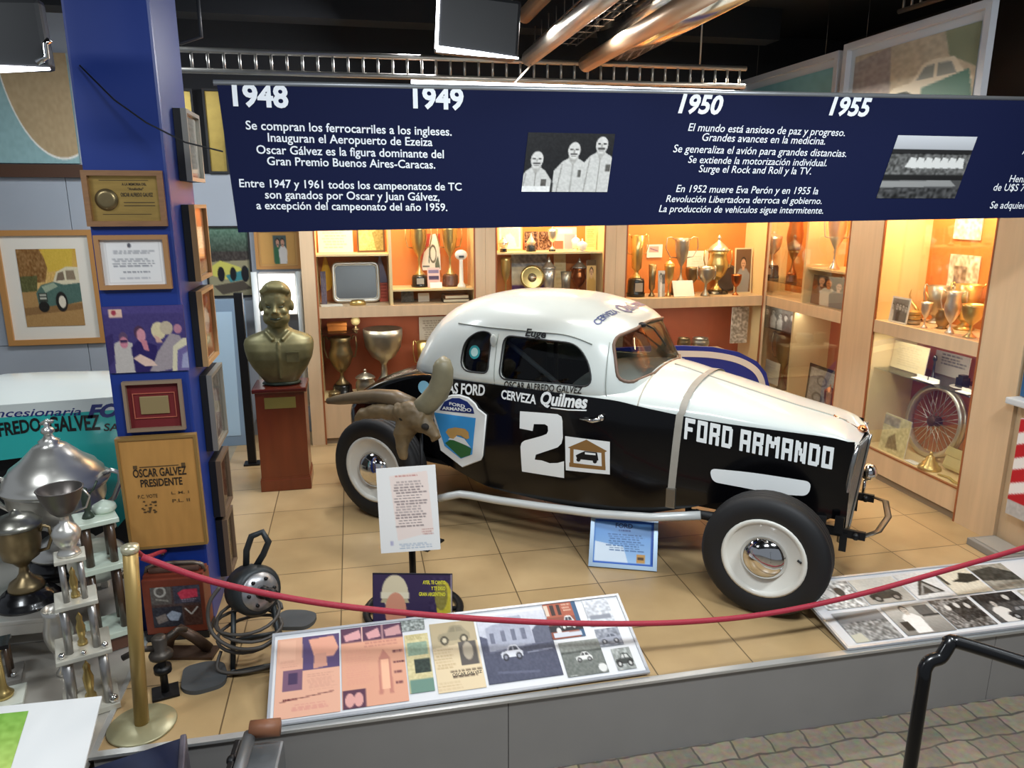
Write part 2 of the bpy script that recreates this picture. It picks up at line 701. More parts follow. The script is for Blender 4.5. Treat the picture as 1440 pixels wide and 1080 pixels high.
# =================================================================== SETTING
HALL = -0.42
struct(MB().box(-7, 9, -3, 9, HALL - 0.05, HALL).build('floor', cobble_mat()))
pl = MB().box(-1.19, 5.3, 3.05, 7.7, -0.03, 0.0).build('platform', tile_mat())
struct(pl)
pf = MB()
grey_pl = mat('grey_laminate', '8c8986', .45, noise=.06, nscale=2)
for a, b in ((-1.19, 0.62), (0.624, 3.36), (3.364, 5.3)):
    pf.box(a, b, 3.035, 3.05, HALL, -0.006, 0)
pf.box(-1.19, 5.3, 3.05, 3.06, HALL, -0.03, 1)
pf.box(-1.19, -1.175, 3.05, 4.6, HALL, -0.006, 0)
pf.build('platform_front', [grey_pl, mat('dark_gap', '2a2a2c', .8)], pl)
MB().box(-1.205, 5.3, 3.022, 3.06, -0.008, 0.006, 0).box(-1.205, -1.18, 3.06, 4.6, -0.008, 0.006, 0).build('platform_edging', mat('aluminium_edge', 'c9c9c6', .35, .6), pl)
struct(MB().box(-6, -1.19, 4.75, 7.7, -0.03, -0.001).build('floor_side', mat('side_floor', '9a8f78', .4, noise=.1)))

# back wall of blue-grey panels with joints
wb = MB()
xs = [-6, -4.3, -3.42, -2.5, -1.62, -0.47]
for i in range(len(xs) - 1):
    for z0, z1 in ((-0.42, 1.0), (1.006, 2.56), (2.566, 4.0)):
        if z0 > 2.5 and xs[i] > -1.7:
            continue
        wb.box(xs[i], xs[i + 1] - 0.006, 7.66, 7.7, z0, z1, 0)
wb.box(-6, 9, 7.7, 7.74, -0.42, 4.0, 1)
struct(wb.build('wall_back', [mat('blue_grey_panel', 'a0a8b2', .45, noise=.05, nscale=1.5), mat('dark_wall', '1c1e22', .8)]))
struct(MB().box(5.3, 5.35, -1, 7.74, -0.42, 4.0).build('wall_right', mat('brown_dark_wall', '3a3028', .7)))
struct(MB().box(-7, 9, -1, 9, 3.98, 4.05).build('ceiling', mat('black_ceiling', '0d1015', .75)))
cb = MB()
for y in (2.3, 4.4, 6.6):
    cb.box(-7, 3.85, y, y + 0.25, 3.72, 3.99)
struct(cb.build('trim_1', mat('black_beam', '12161c', .7)))
struct(MB().box(-6, -1.9, 7.60, 7.655, 2.52, 2.63).build('trim_2', mat('brown_rail', '4a2f1e', .5)))

# blue column
column = MB().box(-1.245, -0.865, 4.05, 4.66, HALL, 3.98, 0, bevel=0.014).build('column', mat('blue_paint', '14317f', .42))
struct(column)

# beech wall panel that closes the row of cabinets on the right
beech = mat('beech_veneer', 'd0b592', .42, noise=.07, nscale=2.5, stretch=(6, 6, .6))
beech_in = mat('beech_inside', 'e8cf9c', .5, noise=.04, nscale=2)
edge_brown = mat('brown_edge_band', '9a5a34', .45)
orange = mat('orange_backing', 'd9853f', .6, noise=.04)
redorange = mat('rust_backing', 'b05f42', .6, noise=.05)
struct(MB().box(4.30, 4.36, 3.69, 4.015, 0.0, 3.4).build('wall_side', beech))

# =================================================================== CABINETS
G_SHELF = glass_mat('shelf_glass', (.93, .97, .95), .8)
G_DOOR = glass_mat('door_glass', (.97, .98, .97), .28)
LAMP = mat('lamp_white', 'ffffff', .5, emit='fff0d0', estr=6)


def cabinet(label, W, wl, wr, loc, rot, zb, D=0.47, Hc=2.55, shelves=(), dividers=(), power=14, backs=None, lowpower=1.5):
    t = thing('display_cabinet', label, 'display cabinet', loc, rot, None)
    MB().box(0, wl, 0, D, 0, Hc, 0).box(wl, wl + .008, .0, D, zb, Hc, 2).box(wl - .003, wl + .012, -.003, .012, 0, Hc, 1).build('post', [beech, edge_brown, beech_in], t)
    MB().box(W - wr, W, 0, D, 0, Hc, 0).box(W - wr - .008, W - wr, .0, D, zb, Hc, 2).box(W - wr - .012, W - wr + .003, -.003, .012, 0, Hc, 1).build('post', [beech, edge_brown, beech_in], t)
    MB().box(wl, W - wr, .012, .03, 0.06, zb - .012, 0).box(wl, W - wr, .03, .045, 0, .06, 2).box(wl, W - wr, .008, .03, zb - .012, zb, 1).build('plinth_panel', [beech, edge_brown, mat('plinth_grey', '8a7a66', .6)], t)
    MB().box(wl, W - wr, .03, D - .02, zb - .02, zb).build('bottom_board', beech_in, t)
    MB().box(wl, W - wr, 0, .02, 1.242, 1.345, 0).box(wl, W - wr, .02, D - .02, 1.315, 1.345, 0).build('main_shelf', beech, t)
    MB().box(wl, W - wr, D - .02, D, 1.345, Hc).build('upper_back_panel', orange, t)
    MB().box(wl, W - wr, D - .02, D, zb, 1.315).build('lower_back_panel', redorange, t)
    MB().box(0, W, 0, D, Hc, Hc + .03).build('top_board', beech, t)
    for (x0, x1, z, kind) in shelves:
        if kind == 'wood':
            MB().box(x0, x1, .06, D - .02, z - .018, z).build('inner_shelf', beech_in, t)
        else:
            MB().box(x0, x1, .05, D - .02, z - .008, z).build('glass_shelf', G_SHELF, t)
    for (x, z0, z1) in dividers:
        MB().box(x - .014, x + .014, .03, D - .02, z0, z1).build('divider', beech_in, t)
    MB().box(wl + .012, W - wr - .012, .004, .009, 1.35, Hc).build('upper_glass_door', G_DOOR, t)
    MB().box(wl + .012, W - wr - .012, .004, .009, zb, 1.24).build('lower_glass_door', G_DOOR, t)
    lt = MB().box(wl + .15, W - wr - .15, .08, .12, Hc - .03, Hc - .005).build('lamp_tube', LAMP, t)
    a = area('cabinet_light', (0, 0, 0), (0, 0, 0), W * .6, .1, power, WARM)
    a.parent = t
    a.location = (W / 2, .16, Hc - .05)
    if lowpower:
        b = area('cabinet_light', (0, 0, 0), (0, 0, 0), W * .6, .05, lowpower, (1, .8, .55))  # added light under the main shelf, brightens the lower compartment
        b.parent = t
        b.location = (W / 2, .07, 1.232)
        b.data.color = (1, .9, .76)
    return t


YB = 7.18
cabinet('left back cabinet with silver tray and big silver bowl behind glass', 1.72, .125, .10, (-.47, YB, 0), 0, .437,
        shelves=[(.125, .80, 1.83, 'wood'), (.83, 1.62, 1.49, 'wood'), (.125, .48, 1.09, 'glass')], dividers=[(.815, 1.345, 2.55)], power=19, lowpower=3)
cabinet('middle back cabinet of trophies right behind the car roof', 1.32, .10, .11, (1.252, YB, 0), 0, .437,
        shelves=[(.10, 1.21, 1.825, 'wood')], power=19, lowpower=3)
cabinet('back corner cabinet with two-handled cups and white cards', 1.69, .11, .03, (2.574, YB, 0), 0, .437, power=21, lowpower=3)
XR = 4.27
cabinet('right wall cabinet in the corner with black-based cup and couple photo', 1.92, .04, .20, (XR, 7.62, 0), -PI / 2, .255,
        shelves=[(1.05, 1.72, 1.69, 'wood'), (.04, 1.00, 1.50, 'glass')], dividers=[(1.03, 1.345, 2.55), (.92, .26, 1.24)], power=24, lowpower=3)
cabinet('right wall cabinet nearest the viewer holding a spoked wire wheel', 1.685, .22, .345, (XR, 5.70, 0), -PI / 2, .255,
        shelves=[(.22, 1.34, .935, 'glass')], power=26, lowpower=5)

# =================================================================== BANNER
navy = mat('banner_navy', '0d1538', .75, spec=.15)
white_ink = mat('white_lettering', 'e9edf2', .5)
YBN = 3.6
bt = thing('hanging_banner', 'long navy banner with white Spanish text hanging above the car', 'banner', (1.7, YBN, 2.19))
q = [gy(305, 118, YBN), gy(1500, 142, YBN), gy(1500, 305, YBN), gy(335, 327, YBN)]
o = Vector((1.7, YBN, 2.19))
out = [(p.x - o.x, p.z - o.z) for p in q]
Mxz = Matrix(((1, 0, 0, 0), (0, 0, -1, 0), (0, 1, 0, 0), (0, 0, 0, 1)))   # (x, y, z) -> (x, -z, y)
MB().prism(out, -.018, 0, 0, Mxz).build('panel', navy, bt)
tp = [gy(300, 116, YBN), gy(1500, 140, YBN)]
MB().tube([(tp[0].x - o.x, .004, tp[0].z - o.z), (tp[1].x - o.x, .004, tp[1].z - o.z)], .012, 8).build('top_rail', mat('pale_metal', 'b8bcc0', .35, .7), bt)


def banner_line(mb, s, u0, u1, vb, bold=.0, shear=0, slope=-.012, h=None):
    a, b = gy(u0, vb, YBN), gy(u1, vb, YBN)
    fit_text(mb, s, a.x - o.x, b.x - o.x, a.z - o.z, lambda x, y: (x, -.0035, y), bold, shear, h=h, slope=slope)


m = MB()
for s, u0, u1, vb, sh in (('1948', 328, 406, 148, 0), ('1949', 581, 652, 151, 0), ('1950', 953, 1016, 158, .28), ('1955', 1165, 1224, 161, .28)):
    mm = MB()
    banner_line(mm, s, u0, u1, vb, .035, sh)
    mm.build('year_number', white_ink, bt)
m = MB()
for s, u0, u1, vb in (('Se compran los ferrocarriles a los ingleses.', 346, 635, 182), ('Inauguran el Aeropuerto de Ezeiza', 377, 608, 199), ('Oscar G\u00e1lvez es la figura dominante del', 361, 624, 216), ('Gran Premio Buenos Aires-Caracas.', 376, 612, 232)):
    m = MB()
    banner_line(m, s, u0, u1, vb, .014)
    m.build('text_line', white_ink, bt)
m = MB()
for s, u0, u1, vb in (('Entre 1947 y 1961 todos los campeonatos de TC', 337, 649, 263), ('son ganados por Oscar y Juan G\u00e1lvez,', 373, 618, 279), ('a excepci\u00f3n del campeonato del a\u00f1o 1959.', 361, 629, 294)):
    m = MB()
    banner_line(m, s, u0, u1, vb, .014)
    m.build('text_line', white_ink, bt)
m = MB()
for s, u0, u1, vb in (('El mundo est\u00e1 ansioso de paz y progreso.', 967, 1188, 184), ('Grandes avances en la medicina.', 987, 1160, 198), ('Se generaliza el avi\u00f3n para grandes distancias.', 946, 1190, 214), ('Se extiende la motorizaci\u00f3n individual.', 967, 1162, 229), ('Surge el Rock and Roll y la TV.', 982, 1140, 242)):
    m = MB()
    banner_line(m, s, u0, u1, vb, .006, .25)
    m.build('text_line', white_ink, bt)
m = MB()
for s, u0, u1, vb in (('En 1952 muere Eva Per\u00f3n y en 1955 la', 950, 1150, 270), ('Revoluci\u00f3n Libertadora derroca el gobierno.', 936, 1155, 284), ('La producci\u00f3n de veh\u00edculos sigue intermitente.', 926, 1157, 298)):
    m = MB()
    banner_line(m, s, u0, u1, vb, .006, .25)
    m.build('text_line', white_ink, bt)
for s_, u0, u1, vb in (('A', 1436, 1445, 217), ('Henry', 1418, 1448, 256), ('de U$S 70', 1396, 1446, 268), ('Se adquieren', 1391, 1452, 293)):
    m = MB()
    banner_line(m, s_, u0, u1, vb, .006, .25)
    m.build('text_line', white_ink, bt)
# photo of three men
c = Canvas(96, 68, '0d0d0f')
for cx, tp_, hh in ((.14, .28, .72), (.55, .12, .9), (.86, .02, .98)):
    wd_ = .40 if cx > .5 else .36
    nk = tp_ + .30
    c.poly([(cx - wd_ * .5, 1), (cx - wd_ * .52, nk + .22), (cx - wd_ * .3, nk + .06), (cx - .05, nk), (cx + .05, nk), (cx + wd_ * .3, nk + .06), (cx + wd_ * .52, nk + .22), (cx + wd_ * .5, 1)], 'c6c5c0')
    c.poly([(cx - .06, nk - .02), (cx + .06, nk - .02), (cx, nk + .14)], 'a8a6a0')
    c.line(cx, nk + .1, cx, 1, .01, '8a8882')
    c.line(cx - wd_ * .3, nk + .1, cx - wd_ * .38, 1, .012, '8e8c86')
    c.rect(cx - .045, nk - .08, cx + .045, nk + .03, 'b4b2ac')
    c.ell(cx, tp_ + .135, .082, .15, '141414')
    c.ell(cx, tp_ + .175, .07, .14, 'cfcdc8')
    c.rect(cx - .05, tp_ + .145, cx - .015, tp_ + .17, '2c2a28')
    c.rect(cx + .015, tp_ + .145, cx + .05, tp_ + .17, '2c2a28')
    c.rect(cx - .01, tp_ + .16, cx + .012, tp_ + .215, '9c9a94')
    c.rect(cx - .04, tp_ + .225, cx + .04, tp_ + .25, '1c1a18')
    c.rect(cx - .03, tp_ + .265, cx + .03, tp_ + .278, '7a7872')
    c.rect(cx + .07, nk + .2, cx + .13, nk + .32, '55534e')
c.rect(0, .9, .32, 1, 'e4e4e0')
c.noise(.10, 3)
a, b = gy(738, 186, YBN), gy(858, 270, YBN)
picture('photo', b.x - a.x, a.z - b.z, c, bt, ((a.x + b.x) / 2 - o.x, -.003, (a.z + b.z) / 2 - o.z), shear=.12)
c = Canvas(90, 64, '4a4a4a')
c.vgrad(0, .24, 'c9ccd0', 'a8aaae')
c.rect(0, .22, 1, .3, '222222')
c.rect(0, .3, 1, .62, '5a5a58').noise(.35, 4, 3, 0, .28, 1, .62)
for i in range(7):
    c.poly([(.22 + i * .1, .5), (.26 + i * .1, .34), (.33 + i * .1, .36), (.36 + i * .1, .52)], 'd2d2ce')
c.rect(0, .62, 1, .7, '1c1c1c')
c.poly([(0, .72), (.85, .7), (.95, .8), (0, .82)], '8e8e8c')
c.rect(0, .83, 1, 1, '3a3a3a').noise(.3, 5, 4, 0, .83, 1, 1)
a, b = gy(1252, 190, YBN), gy(1352, 279, YBN)
picture('photo', b.x - a.x, a.z - b.z, c, bt, ((a.x + b.x) / 2 - o.x, -.003, (a.z + b.z) / 2 - o.z), shear=.28)

# tube lamp fixed behind the top edge of the banner
t = thing('tube_lamp', 'thin lit white tube lamp running along the top of the navy banner', 'lamp', (1.15, 3.652, 2.832))
MB().tube([(-.85, 0, 0), (.75, 0, 0)], .013, 10).build('tube', mat('tube_glow', 'ffffff', .5, emit='f4f8ff', estr=7), t)
MB().box(-.9, .8, -.034, .03, -.05, -.013).build('housing', mat('white_housing', 'd8d8d6', .5), t)

# =================================================================== CEILING SERVICES
galv = mat('galvanised_steel', 'b4b2ac', .38, .85, noise=.08)


def ladder(label, p0, p1, hgt, n, axis):
    p0, p1 = Vector(p0), Vector(p1)
    t = thing('cable_ladder', label, 'cable tray', (p0 + p1) / 2)
    c0 = (p0 + p1) / 2
    for dz in (0, hgt):
        MB().tube([p0 - c0 + Vector((0, 0, dz)), p1 - c0 + Vector((0, 0, dz))], .018, 8).build('side_rail', galv, t)
    for q_ in (.08, .5, .92):
        p = p0.lerp(p1, q_) - c0
        MB().tube([p + Vector((0, .02, hgt)), Vector((p.x, p.y + .02, 3.985 - c0.z))], .006, 6).build('hanger', galv, t)
    for i in range(n):
        p = p0.lerp(p1, (i + .5) / n) - c0
        MB().tube([p, p + Vector((0, 0, hgt))], .0095, 6).build('rung', galv, t)
    return t


ladder('long silver cable ladder under the ceiling just above the navy banner', (-1.6, 5.5, 3.13), (2.95, 5.5, 3.15), .125, 46, 'x')
ladder('silver cable ladder running above the two large prints at right', (4.12, 5.4, 3.70), (4.05, 3.0, 3.62), .12, 26, 'y')
t = thing('steel_duct', 'shiny steel duct with rounded end, widest of the ceiling pipes', 'duct', (1.85, 5.2, 3.42))
MB().lathe([(.001, -.02), (.09, -.015), (.17, .01), (.19, .05), (.19, 2.6)], 28, 0, Matrix.Rotation(R(90), 4, 'X')).build('duct_pipe', mat('bright_steel', 'd8d6d0', .16, 1.0), t)
MB().tube([(-.2, -.1, -.02), (-.2, -.1, .25), (.2, -.1, .25), (.2, -.1, -.02)], .012, 6).build('hanger', galv, t)
tag(MB().tube([(0, 0, 0), (0, -2.9, 0)], .052, 14).build('conduit_pipe', galv, None, gy(744, 82, 5.35)), 'grey conduit pipe ending just above the ladder, left of the steel duct', 'pipe')
tag(MB().tube([(0, 0, 0), (0, -2.9, 0)], .055, 14).build('conduit_pipe', mat('beige_pipe', 'b49a80', .4, .5), None, gy(824, 90, 5.35)), 'brownish conduit pipe running below the shiny steel duct', 'pipe')
tag(MB().tube([(0, 0, 0), (0, -2.4, 0)], .05, 14).build('conduit_pipe', mat('beige_pipe'), None, gy(738, 22, 5.3)), 'short pipe end at the top edge left of the wire tray', 'pipe')
wt = MB()
pa = gy(790, 70, 5.3) + Vector((0, 0, .05))
for i in range(6):
    x = pa.x - .20 + i * .06
    wt.tube([(x, 5.3, pa.z - .02), (x, 2.6, pa.z + .02)], .005, 5)
for i in range(14):
    y = 5.25 - i * .18
    wt.tube([(pa.x - .20, y, pa.z + .08), (pa.x - .20, y, pa.z - .02), (pa.x + .10, y, pa.z - .02), (pa.x + .10, y, pa.z + .08)], .005, 5)
cen = Vector((pa.x, 4.0, pa.z))
wt.v = [p - cen for p in wt.v]
tag(wt.build('wire_tray', mat('dull_wire', '6e6a66', .4, .8), None, cen), 'open wire mesh cable tray between the ceiling pipes', 'cable tray')
cp = MB().tube([(.0, 0, .3), (.0, 0, 0), (-.12, 0, -.04), (-.5, 0, -.04)], .012, 6)
tag(cp.build('conduit_pipe', mat('dark_conduit', '3a3c40', .5, .3), None, gy(283, 52, 5.2)), 'thin dark bent conduit on the ceiling beside the blue column', 'pipe')
# hanging cord in front of the ladder
pts = [gy(744, 82, 5.35) + Vector((0, -.05, -.05)), gy(742, 97, 5.0), gy(722, 119, 4.2), gy(716, 124, 3.7)]
c0 = pts[0]
tag(MB().tube([p - c0 for p in pts], .006, 6).build('ceiling_cord', mat('white_cord', 'c8c4bc', .6), None, c0), 'thin pale cord dangling from the grey conduit to the banner', 'cord')


def floodlight(label, cpx, Y, W, Hh, D, left=True, roll=0.0):
    c0 = gy(cpx[0], cpx[1], Y)
    t = thing('flood_lamp', label, 'lamp', c0, (0, roll, 0))
    MB().box(-W / 2, W / 2, 0, D, 0, Hh, 0, bevel=.02).build('housing', mat('black_lamp_body', '101216', .5), t)
    e = mat('lamp_edge', 'ffffff', .4, emit='f2f6ff', estr=8)
    st = MB().tube([(-W / 2, -.004, .002), (0, -.004, .002), (W / 2, -.004, .002)], [.017, .013, .005], 8)
    st.build('glowing_rim', e, t)
    if left:
        MB().tube([(-W / 2 - .002, -.004, .002), (-W / 2 - .002, -.004, Hh * .9)], .009, 8).build('glowing_rim', e, t)
    MB().tube([(-W / 2 + .05, D * .5, Hh - .01), (-W / 2 + .05, D * .5, 4.0 - c0.z)], .012, 6).build('bracket', mat('dark_conduit'), t)
    MB().tube([(W / 2 - .05, D * .5, Hh - .01), (W / 2 - .05, D * .5, 4.0 - c0.z)], .012, 6).build('bracket', mat('dark_conduit'), t)
    return t


floodlight('black ceiling lamp with glowing white rim above middle of banner', (672, 76), 4.4, .46, .30, .15, True, R(4))
floodlight('black flood lamp glowing downward at the upper left beside the column', (14, 98), 3.6, .30, .27, .08, False, R(-2))
pts = [gy(52, 88, 3.55), gy(66, 80, 3.55), gy(63, 62, 3.55), gy(70, 56, 3.55)]
tag(MB().tube([p - pts[0] for p in pts], .013, 8).build('lamp_cable', mat('chrome', 'e0e0e0', .08, 1.0), None, pts[0]), 'short shiny cable joint on the side of the upper left lamp', 'cable')
# wire from column to banner
pts = [gy(112, 92, 4.03), gy(160, 140, 3.98), gy(205, 172, 3.9), gy(260, 200, 3.75), gy(313, 213, 3.62)]
tag(MB().tube([p - pts[0] for p in pts], .004, 6).build('electric_wire', mat('black_wire', '1a1a1c', .6), None, pts[0]), 'thin dark wire drooping from the blue column to the banner', 'wire')

# two large framed prints hung high on the right
XP = 4.02


def print_right(label, u0, u1, vtop, vbot, cv, z0, z1):
    a = gx(u0[0], u0[1], XP)
    b = gx(u1[0], u1[1], XP)
    y0, y1 = a.y, b.y
    W = y0 - y1
    fp = framed('framed_print', label, 'framed print', W, z1 - z0, cv, mat('pale_frame', 'c9ccd2', .4), .05, .05, (XP + .03, (y0 + y1) / 2, (z0 + z1) / 2), -PI / 2, mat('pale_mount', 'c4ccd4', .6), .06, 'large prints high on the right wall')
    for sx in (-W * .35, W * .35):
        MB().tube([(sx, -.01, (z1 - z0) / 2 - .02), (sx, -.01, 3.985 - (z0 + z1) / 2)], .003, 5).build('hanging_wire', mat('dull_wire'), fp)
    return fp


c = Canvas(60, 50, '8cc4c8')
c.vgrad(0, 1, '86bcc4', 'a8d4d4').noise(.05, 6)
print_right('large framed print with plain pale turquoise picture', (1045, 105), (1183, 64), 0, 0, c, 2.72, 3.52)
c = Canvas(80, 56, 'cbbfa8')
c.vgrad(0, 1, 'bfb7a4', 'd6c8a8').poly([(0, .1), (.33, 0), (.36, .6), (.1, .9), (0, .8)], 'a49c98').noise(.12, 4)
c.poly([(.75, 0), (1, 0), (1, .5), (.8, .3)], '8e9880')
c.car(.34, .3, .98, .9, 'e9e2cc', '2a3a34', '9aa098')
c.poly([(.62, .62), (.95, .5), (1, .9), (.6, 1)], '5d8a7c')
print_right('large framed print of a pale old coupe, higher of the two prints', (1190, 62), (1400, 2), 0, 0, c, 2.78, 3.55)
# =================================================================== RACE CAR
CE = Vector((.753, -.658, 0)).normalized()
CN = Vector((-CE.y, CE.x, 0))
CR = Vector((.138, 5.381, 0)) + CN * .72
car = thing('racing_car', 'black and white vintage racing coupe with large white number on the door', 'car', CR, math.atan2(CE.y, CE.x))


def carpx(u, v, yl):
    """photo pixel -> local (x, z) on the car's vertical plane y = yl"""
    r = ray(u, v)
    o_ = CR + CN * yl
    t_ = (o_ - CAMP).dot(CN) / r.dot(CN)
    p = CAMP + r * t_ - CR
    return p.dot(CE), p.z


def itp(t, x):
    if x <= t[0][0]:
        return t[0][1]
    for (a, fa), (b, fb) in zip(t, t[1:]):
        if x <= b:
            k = (x - a) / (b - a)
            return fa + (fb - fa) * k
    return t[-1][1]


def sit(t, x):
    """smooth interpolation (catmull-rom through the table)"""
    n = len(t)
    if x <= t[0][0]:
        return t[0][1]
    if x >= t[-1][0]:
        return t[-1][1]
    for i in range(n - 1):
        if x <= t[i + 1][0]:
            x0, y0 = t[i]
            x1, y1 = t[i + 1]
            h = x1 - x0
            m0 = (y1 - t[i - 1][1]) / (x1 - t[i - 1][0]) if i > 0 else (y1 - y0) / h
            m1 = (t[i + 2][1] - y0) / (t[i + 2][0] - x0) if i + 2 < n else (y1 - y0) / h
            k = (x - x0) / h
            return y0 * (1 + 2 * k) * (1 - k) ** 2 + h * m0 * k * (1 - k) ** 2 + y1 * k * k * (3 - 2 * k) + h * m1 * k * k * (k - 1)


BW = [(-.74, .20), (-.6, .36), (-.4, .455), (-.2, .51), (0, .55), (.4, .605), (.8, .64), (1.2, .645), (1.75, .62), (2.0, .575), (2.3, .5), (2.7, .41), (3.12, .305)]
ZE = [(-.74, .50), (-.6, .62), (-.4, .78), (-.2, .90), (0, .985), (.2, 1.05), (.45, 1.09), (1.75, 1.095), (2.0, 1.06), (2.35, 1.012), (2.77, .985), (3.05, .965), (3.14, .945)]
ZC = [(-.74, .55), (-.62, .75), (-.45, .875), (-.23, .985), (0, 1.06), (.2, 1.10), (.45, 1.12), (1.4, 1.17), (1.75, 1.222), (1.96, 1.238), (2.23, 1.178), (2.75, 1.062), (3.05, 1.002), (3.15, .955)]
ZB = [(-.74, .46), (-.5, .50), (.25, .52), (.6, .42), (.9, .345), (1.9, .345), (2.25, .43), (2.5, .50), (3.12, .46)]


def side_y(x, z):
    z = max(.3, min(z, 1.12))
    g = 1.0 - .35 * max(0, z - .80) ** 2 * 1.2 - .30 * max(0, .72 - z) ** 2
    return sit(BW, x) * g


def on_side(u, v):
    """photo pixel -> local (x, z) on the near side surface"""
    y = .62
    for _ in range(5):
        x, z = carpx(u, v, -y)
        y = side_y(x, z)
    return x, z


def near(off):
    return lambda x, z: (x, -side_y(x, z) - off, z)


black_paint = mat('black_gloss_paint', '060608', .16, coat=.22, spec=.32)
white_paint = mat('white_car_paint', 'd3dad6', .24, coat=.45)
chrome = mat('chrome')
black_metal = mat('black_metal', '121214', .45, .3)
rubber = mat('tyre_rubber', '151517', .62)
chassis = mat('chassis_black', '0e0e10', .6)

# lower body and tail
rows = []
xs = [-.74 + i * .04 for i in range(0, 66)]
xs = [x for x in xs if x < 1.86] + [1.86]
for x in xs:
    zb, ze = sit(ZB, x), sit(ZE, x)
    row = []
    for k in range(13):
        z = zb + (ze - zb) * k / 12
        row.append((x, -side_y(x, z), z))
    rows.append(row)
bd = MB()
bd.grid(rows, flip=True)
bd.grid([[(p[0], -p[1], p[2]) for p in r] for r in rows])
# deck arch (tail) back to the cabin
arch = []
for x in [q for q in xs if q <= .5]:
    ze, zc = sit(ZE, x), sit(ZC, x)
    wv = side_y(x, ze)
    arch.append([(x, -wv * math.copysign(abs(math.cos(PI * k / 20)) ** .75, math.cos(PI * k / 20)), ze + (zc - ze) * abs(math.sin(PI * k / 20)) ** .75) for k in range(21)])
bd.grid(arch, flip=True)
# tail end cap
x = xs[0]
cap = [(x - .01, -side_y(x, sit(ZB, x) + (sit(ZE, x) - sit(ZB, x)) * k / 12), sit(ZB, x) + (sit(ZE, x) - sit(ZB, x)) * k / 12) for k in range(13)] + arch[0][1:-1] + [(x - .01, side_y(x, sit(ZB, x) + (sit(ZE, x) - sit(ZB, x)) * (12 - k) / 12), sit(ZB, x) + (sit(ZE, x) - sit(ZB, x)) * (12 - k) / 12) for k in range(13)]
bd.add(cap + [(x - .015, 0, .5)], [(i, i + 1, len(cap)) for i in range(len(cap) - 1)])
bd.build('body', black_paint, car)

# bonnet sides (black) with the white top as its own part
rows = []
hx = [1.86 + i * .06 for i in range(0, 21)] + [3.11]
for x in hx:
    zb, ze = sit(ZB, x), sit(ZE, x)
    rows.append([(x, -side_y(x, z) if True else 0, z) for z in [zb + (ze - zb) * k / 10 for k in range(11)]])
bn = MB()
bn.grid(rows, flip=True)
bn.grid([[(p[0], -p[1], p[2]) for p in r] for r in rows])
bn.build('bonnet_side', black_paint, car)
rows = []


def top_pt(x, k):
    """bonnet top, k from -1 (near edge) to 1"""
    ze, zc = sit(ZE, x), sit(ZC, x)
    wv = side_y(x, ze)
    a = PI * (k + 1) / 2
    e_ = .82 + .5 * max(0, min(1, (2.35 - x) / .35))
    return Vector((x, -wv * math.copysign(abs(math.cos(a)) ** .82, math.cos(a)), ze + (zc - ze) * abs(math.sin(a)) ** e_))


for x in [1.45 + i * .05 for i in range(0, 34)] + [3.12]:
    rows.append([top_pt(x, -1 + 2 * k / 24) for k in range(25)])
tipr = []
for k in range(25):
    p = top_pt(3.12, -1 + 2 * k / 24)
    tipr.append((3.165 + .02 * (1 - abs(k - 12) / 12), p.y * .86, p.z - .035))
rows.append(tipr)
MB().grid(rows, flip=True).build('bonnet_top', white_paint, car)
ridge = MB().tube([top_pt(x, 0) + Vector((0, 0, .003)) for x in [1.98 + i * .1 for i in range(12)]], .006, 6)
ridge.tube([top_pt(1.93, -1 + 2 * k / 24) + Vector((0, 0, .001)) for k in range(25)], .004, 5)
ridge.build('bonnet_hinge', mat('cream_seam', 'b9b4a4', .35), car)

# cabin: stacked rings, hollow, window openings cut through
CZ = [1.06, 1.09, 1.11, 1.15, 1.2, 1.25, 1.3, 1.35, 1.4, 1.45, 1.5, 1.54, 1.575, 1.605, 1.63, 1.652, 1.668, 1.68, 1.688]
XB = [(1.06, -.03), (1.2, .045), (1.3, .10), (1.4, .175), (1.5, .275), (1.56, .365), (1.61, .48), (1.65, .62), (1.675, .76), (1.69, .98)]
XF = [(1.06, 1.985), (1.2, 1.94), (1.3, 1.895), (1.4, 1.845), (1.5, 1.785), (1.56, 1.715), (1.61, 1.60), (1.65, 1.46), (1.675, 1.33), (1.69, 1.12)]
CW = [(1.06, .585), (1.088, .606), (1.11, .622), (1.2, .622), (1.3, .604), (1.4, .578), (1.5, .538), (1.56, .496), (1.61, .43), (1.65, .335), (1.675, .23), (1.69, .08)]


def cab_n(z, front):
    return (4.6 if front else 2.7) - max(0, (z - 1.45)) * (6 if front else 1.5)


def ring_pt(z, a, sh=0.0):
    xb, xf, wv = sit(XB, z) + sh, sit(XF, z) - sh, sit(CW, z) - sh
    xc, aa = (xb + xf) / 2, (xf - xb) / 2
    ca, sa = math.cos(a), math.sin(a)
    n = cab_n(z, ca >= 0)
    return Vector((xc + aa * math.copysign(abs(ca) ** (2 / n), ca), wv * math.copysign(abs(sa) ** (2 / n), sa), z))


def cab_y(x, z):
    xb, xf, wv = sit(XB, z), sit(XF, z), sit(CW, z)
    xc, aa = (xb + xf) / 2, (xf - xb) / 2
    n = cab_n(z, x >= xc)
    q_ = min(.999, abs((x - xc) / aa))
    return wv * (1 - q_ ** n) ** (1 / n)


def cab_x(y, z):
    xb, xf, wv = sit(XB, z), sit(XF, z), sit(CW, z)
    xc, aa = (xb + xf) / 2, (xf - xb) / 2
    n = cab_n(z, True)
    q_ = min(.999, abs(y / wv))
    return xc + aa * (1 - q_ ** n) ** (1 / n)


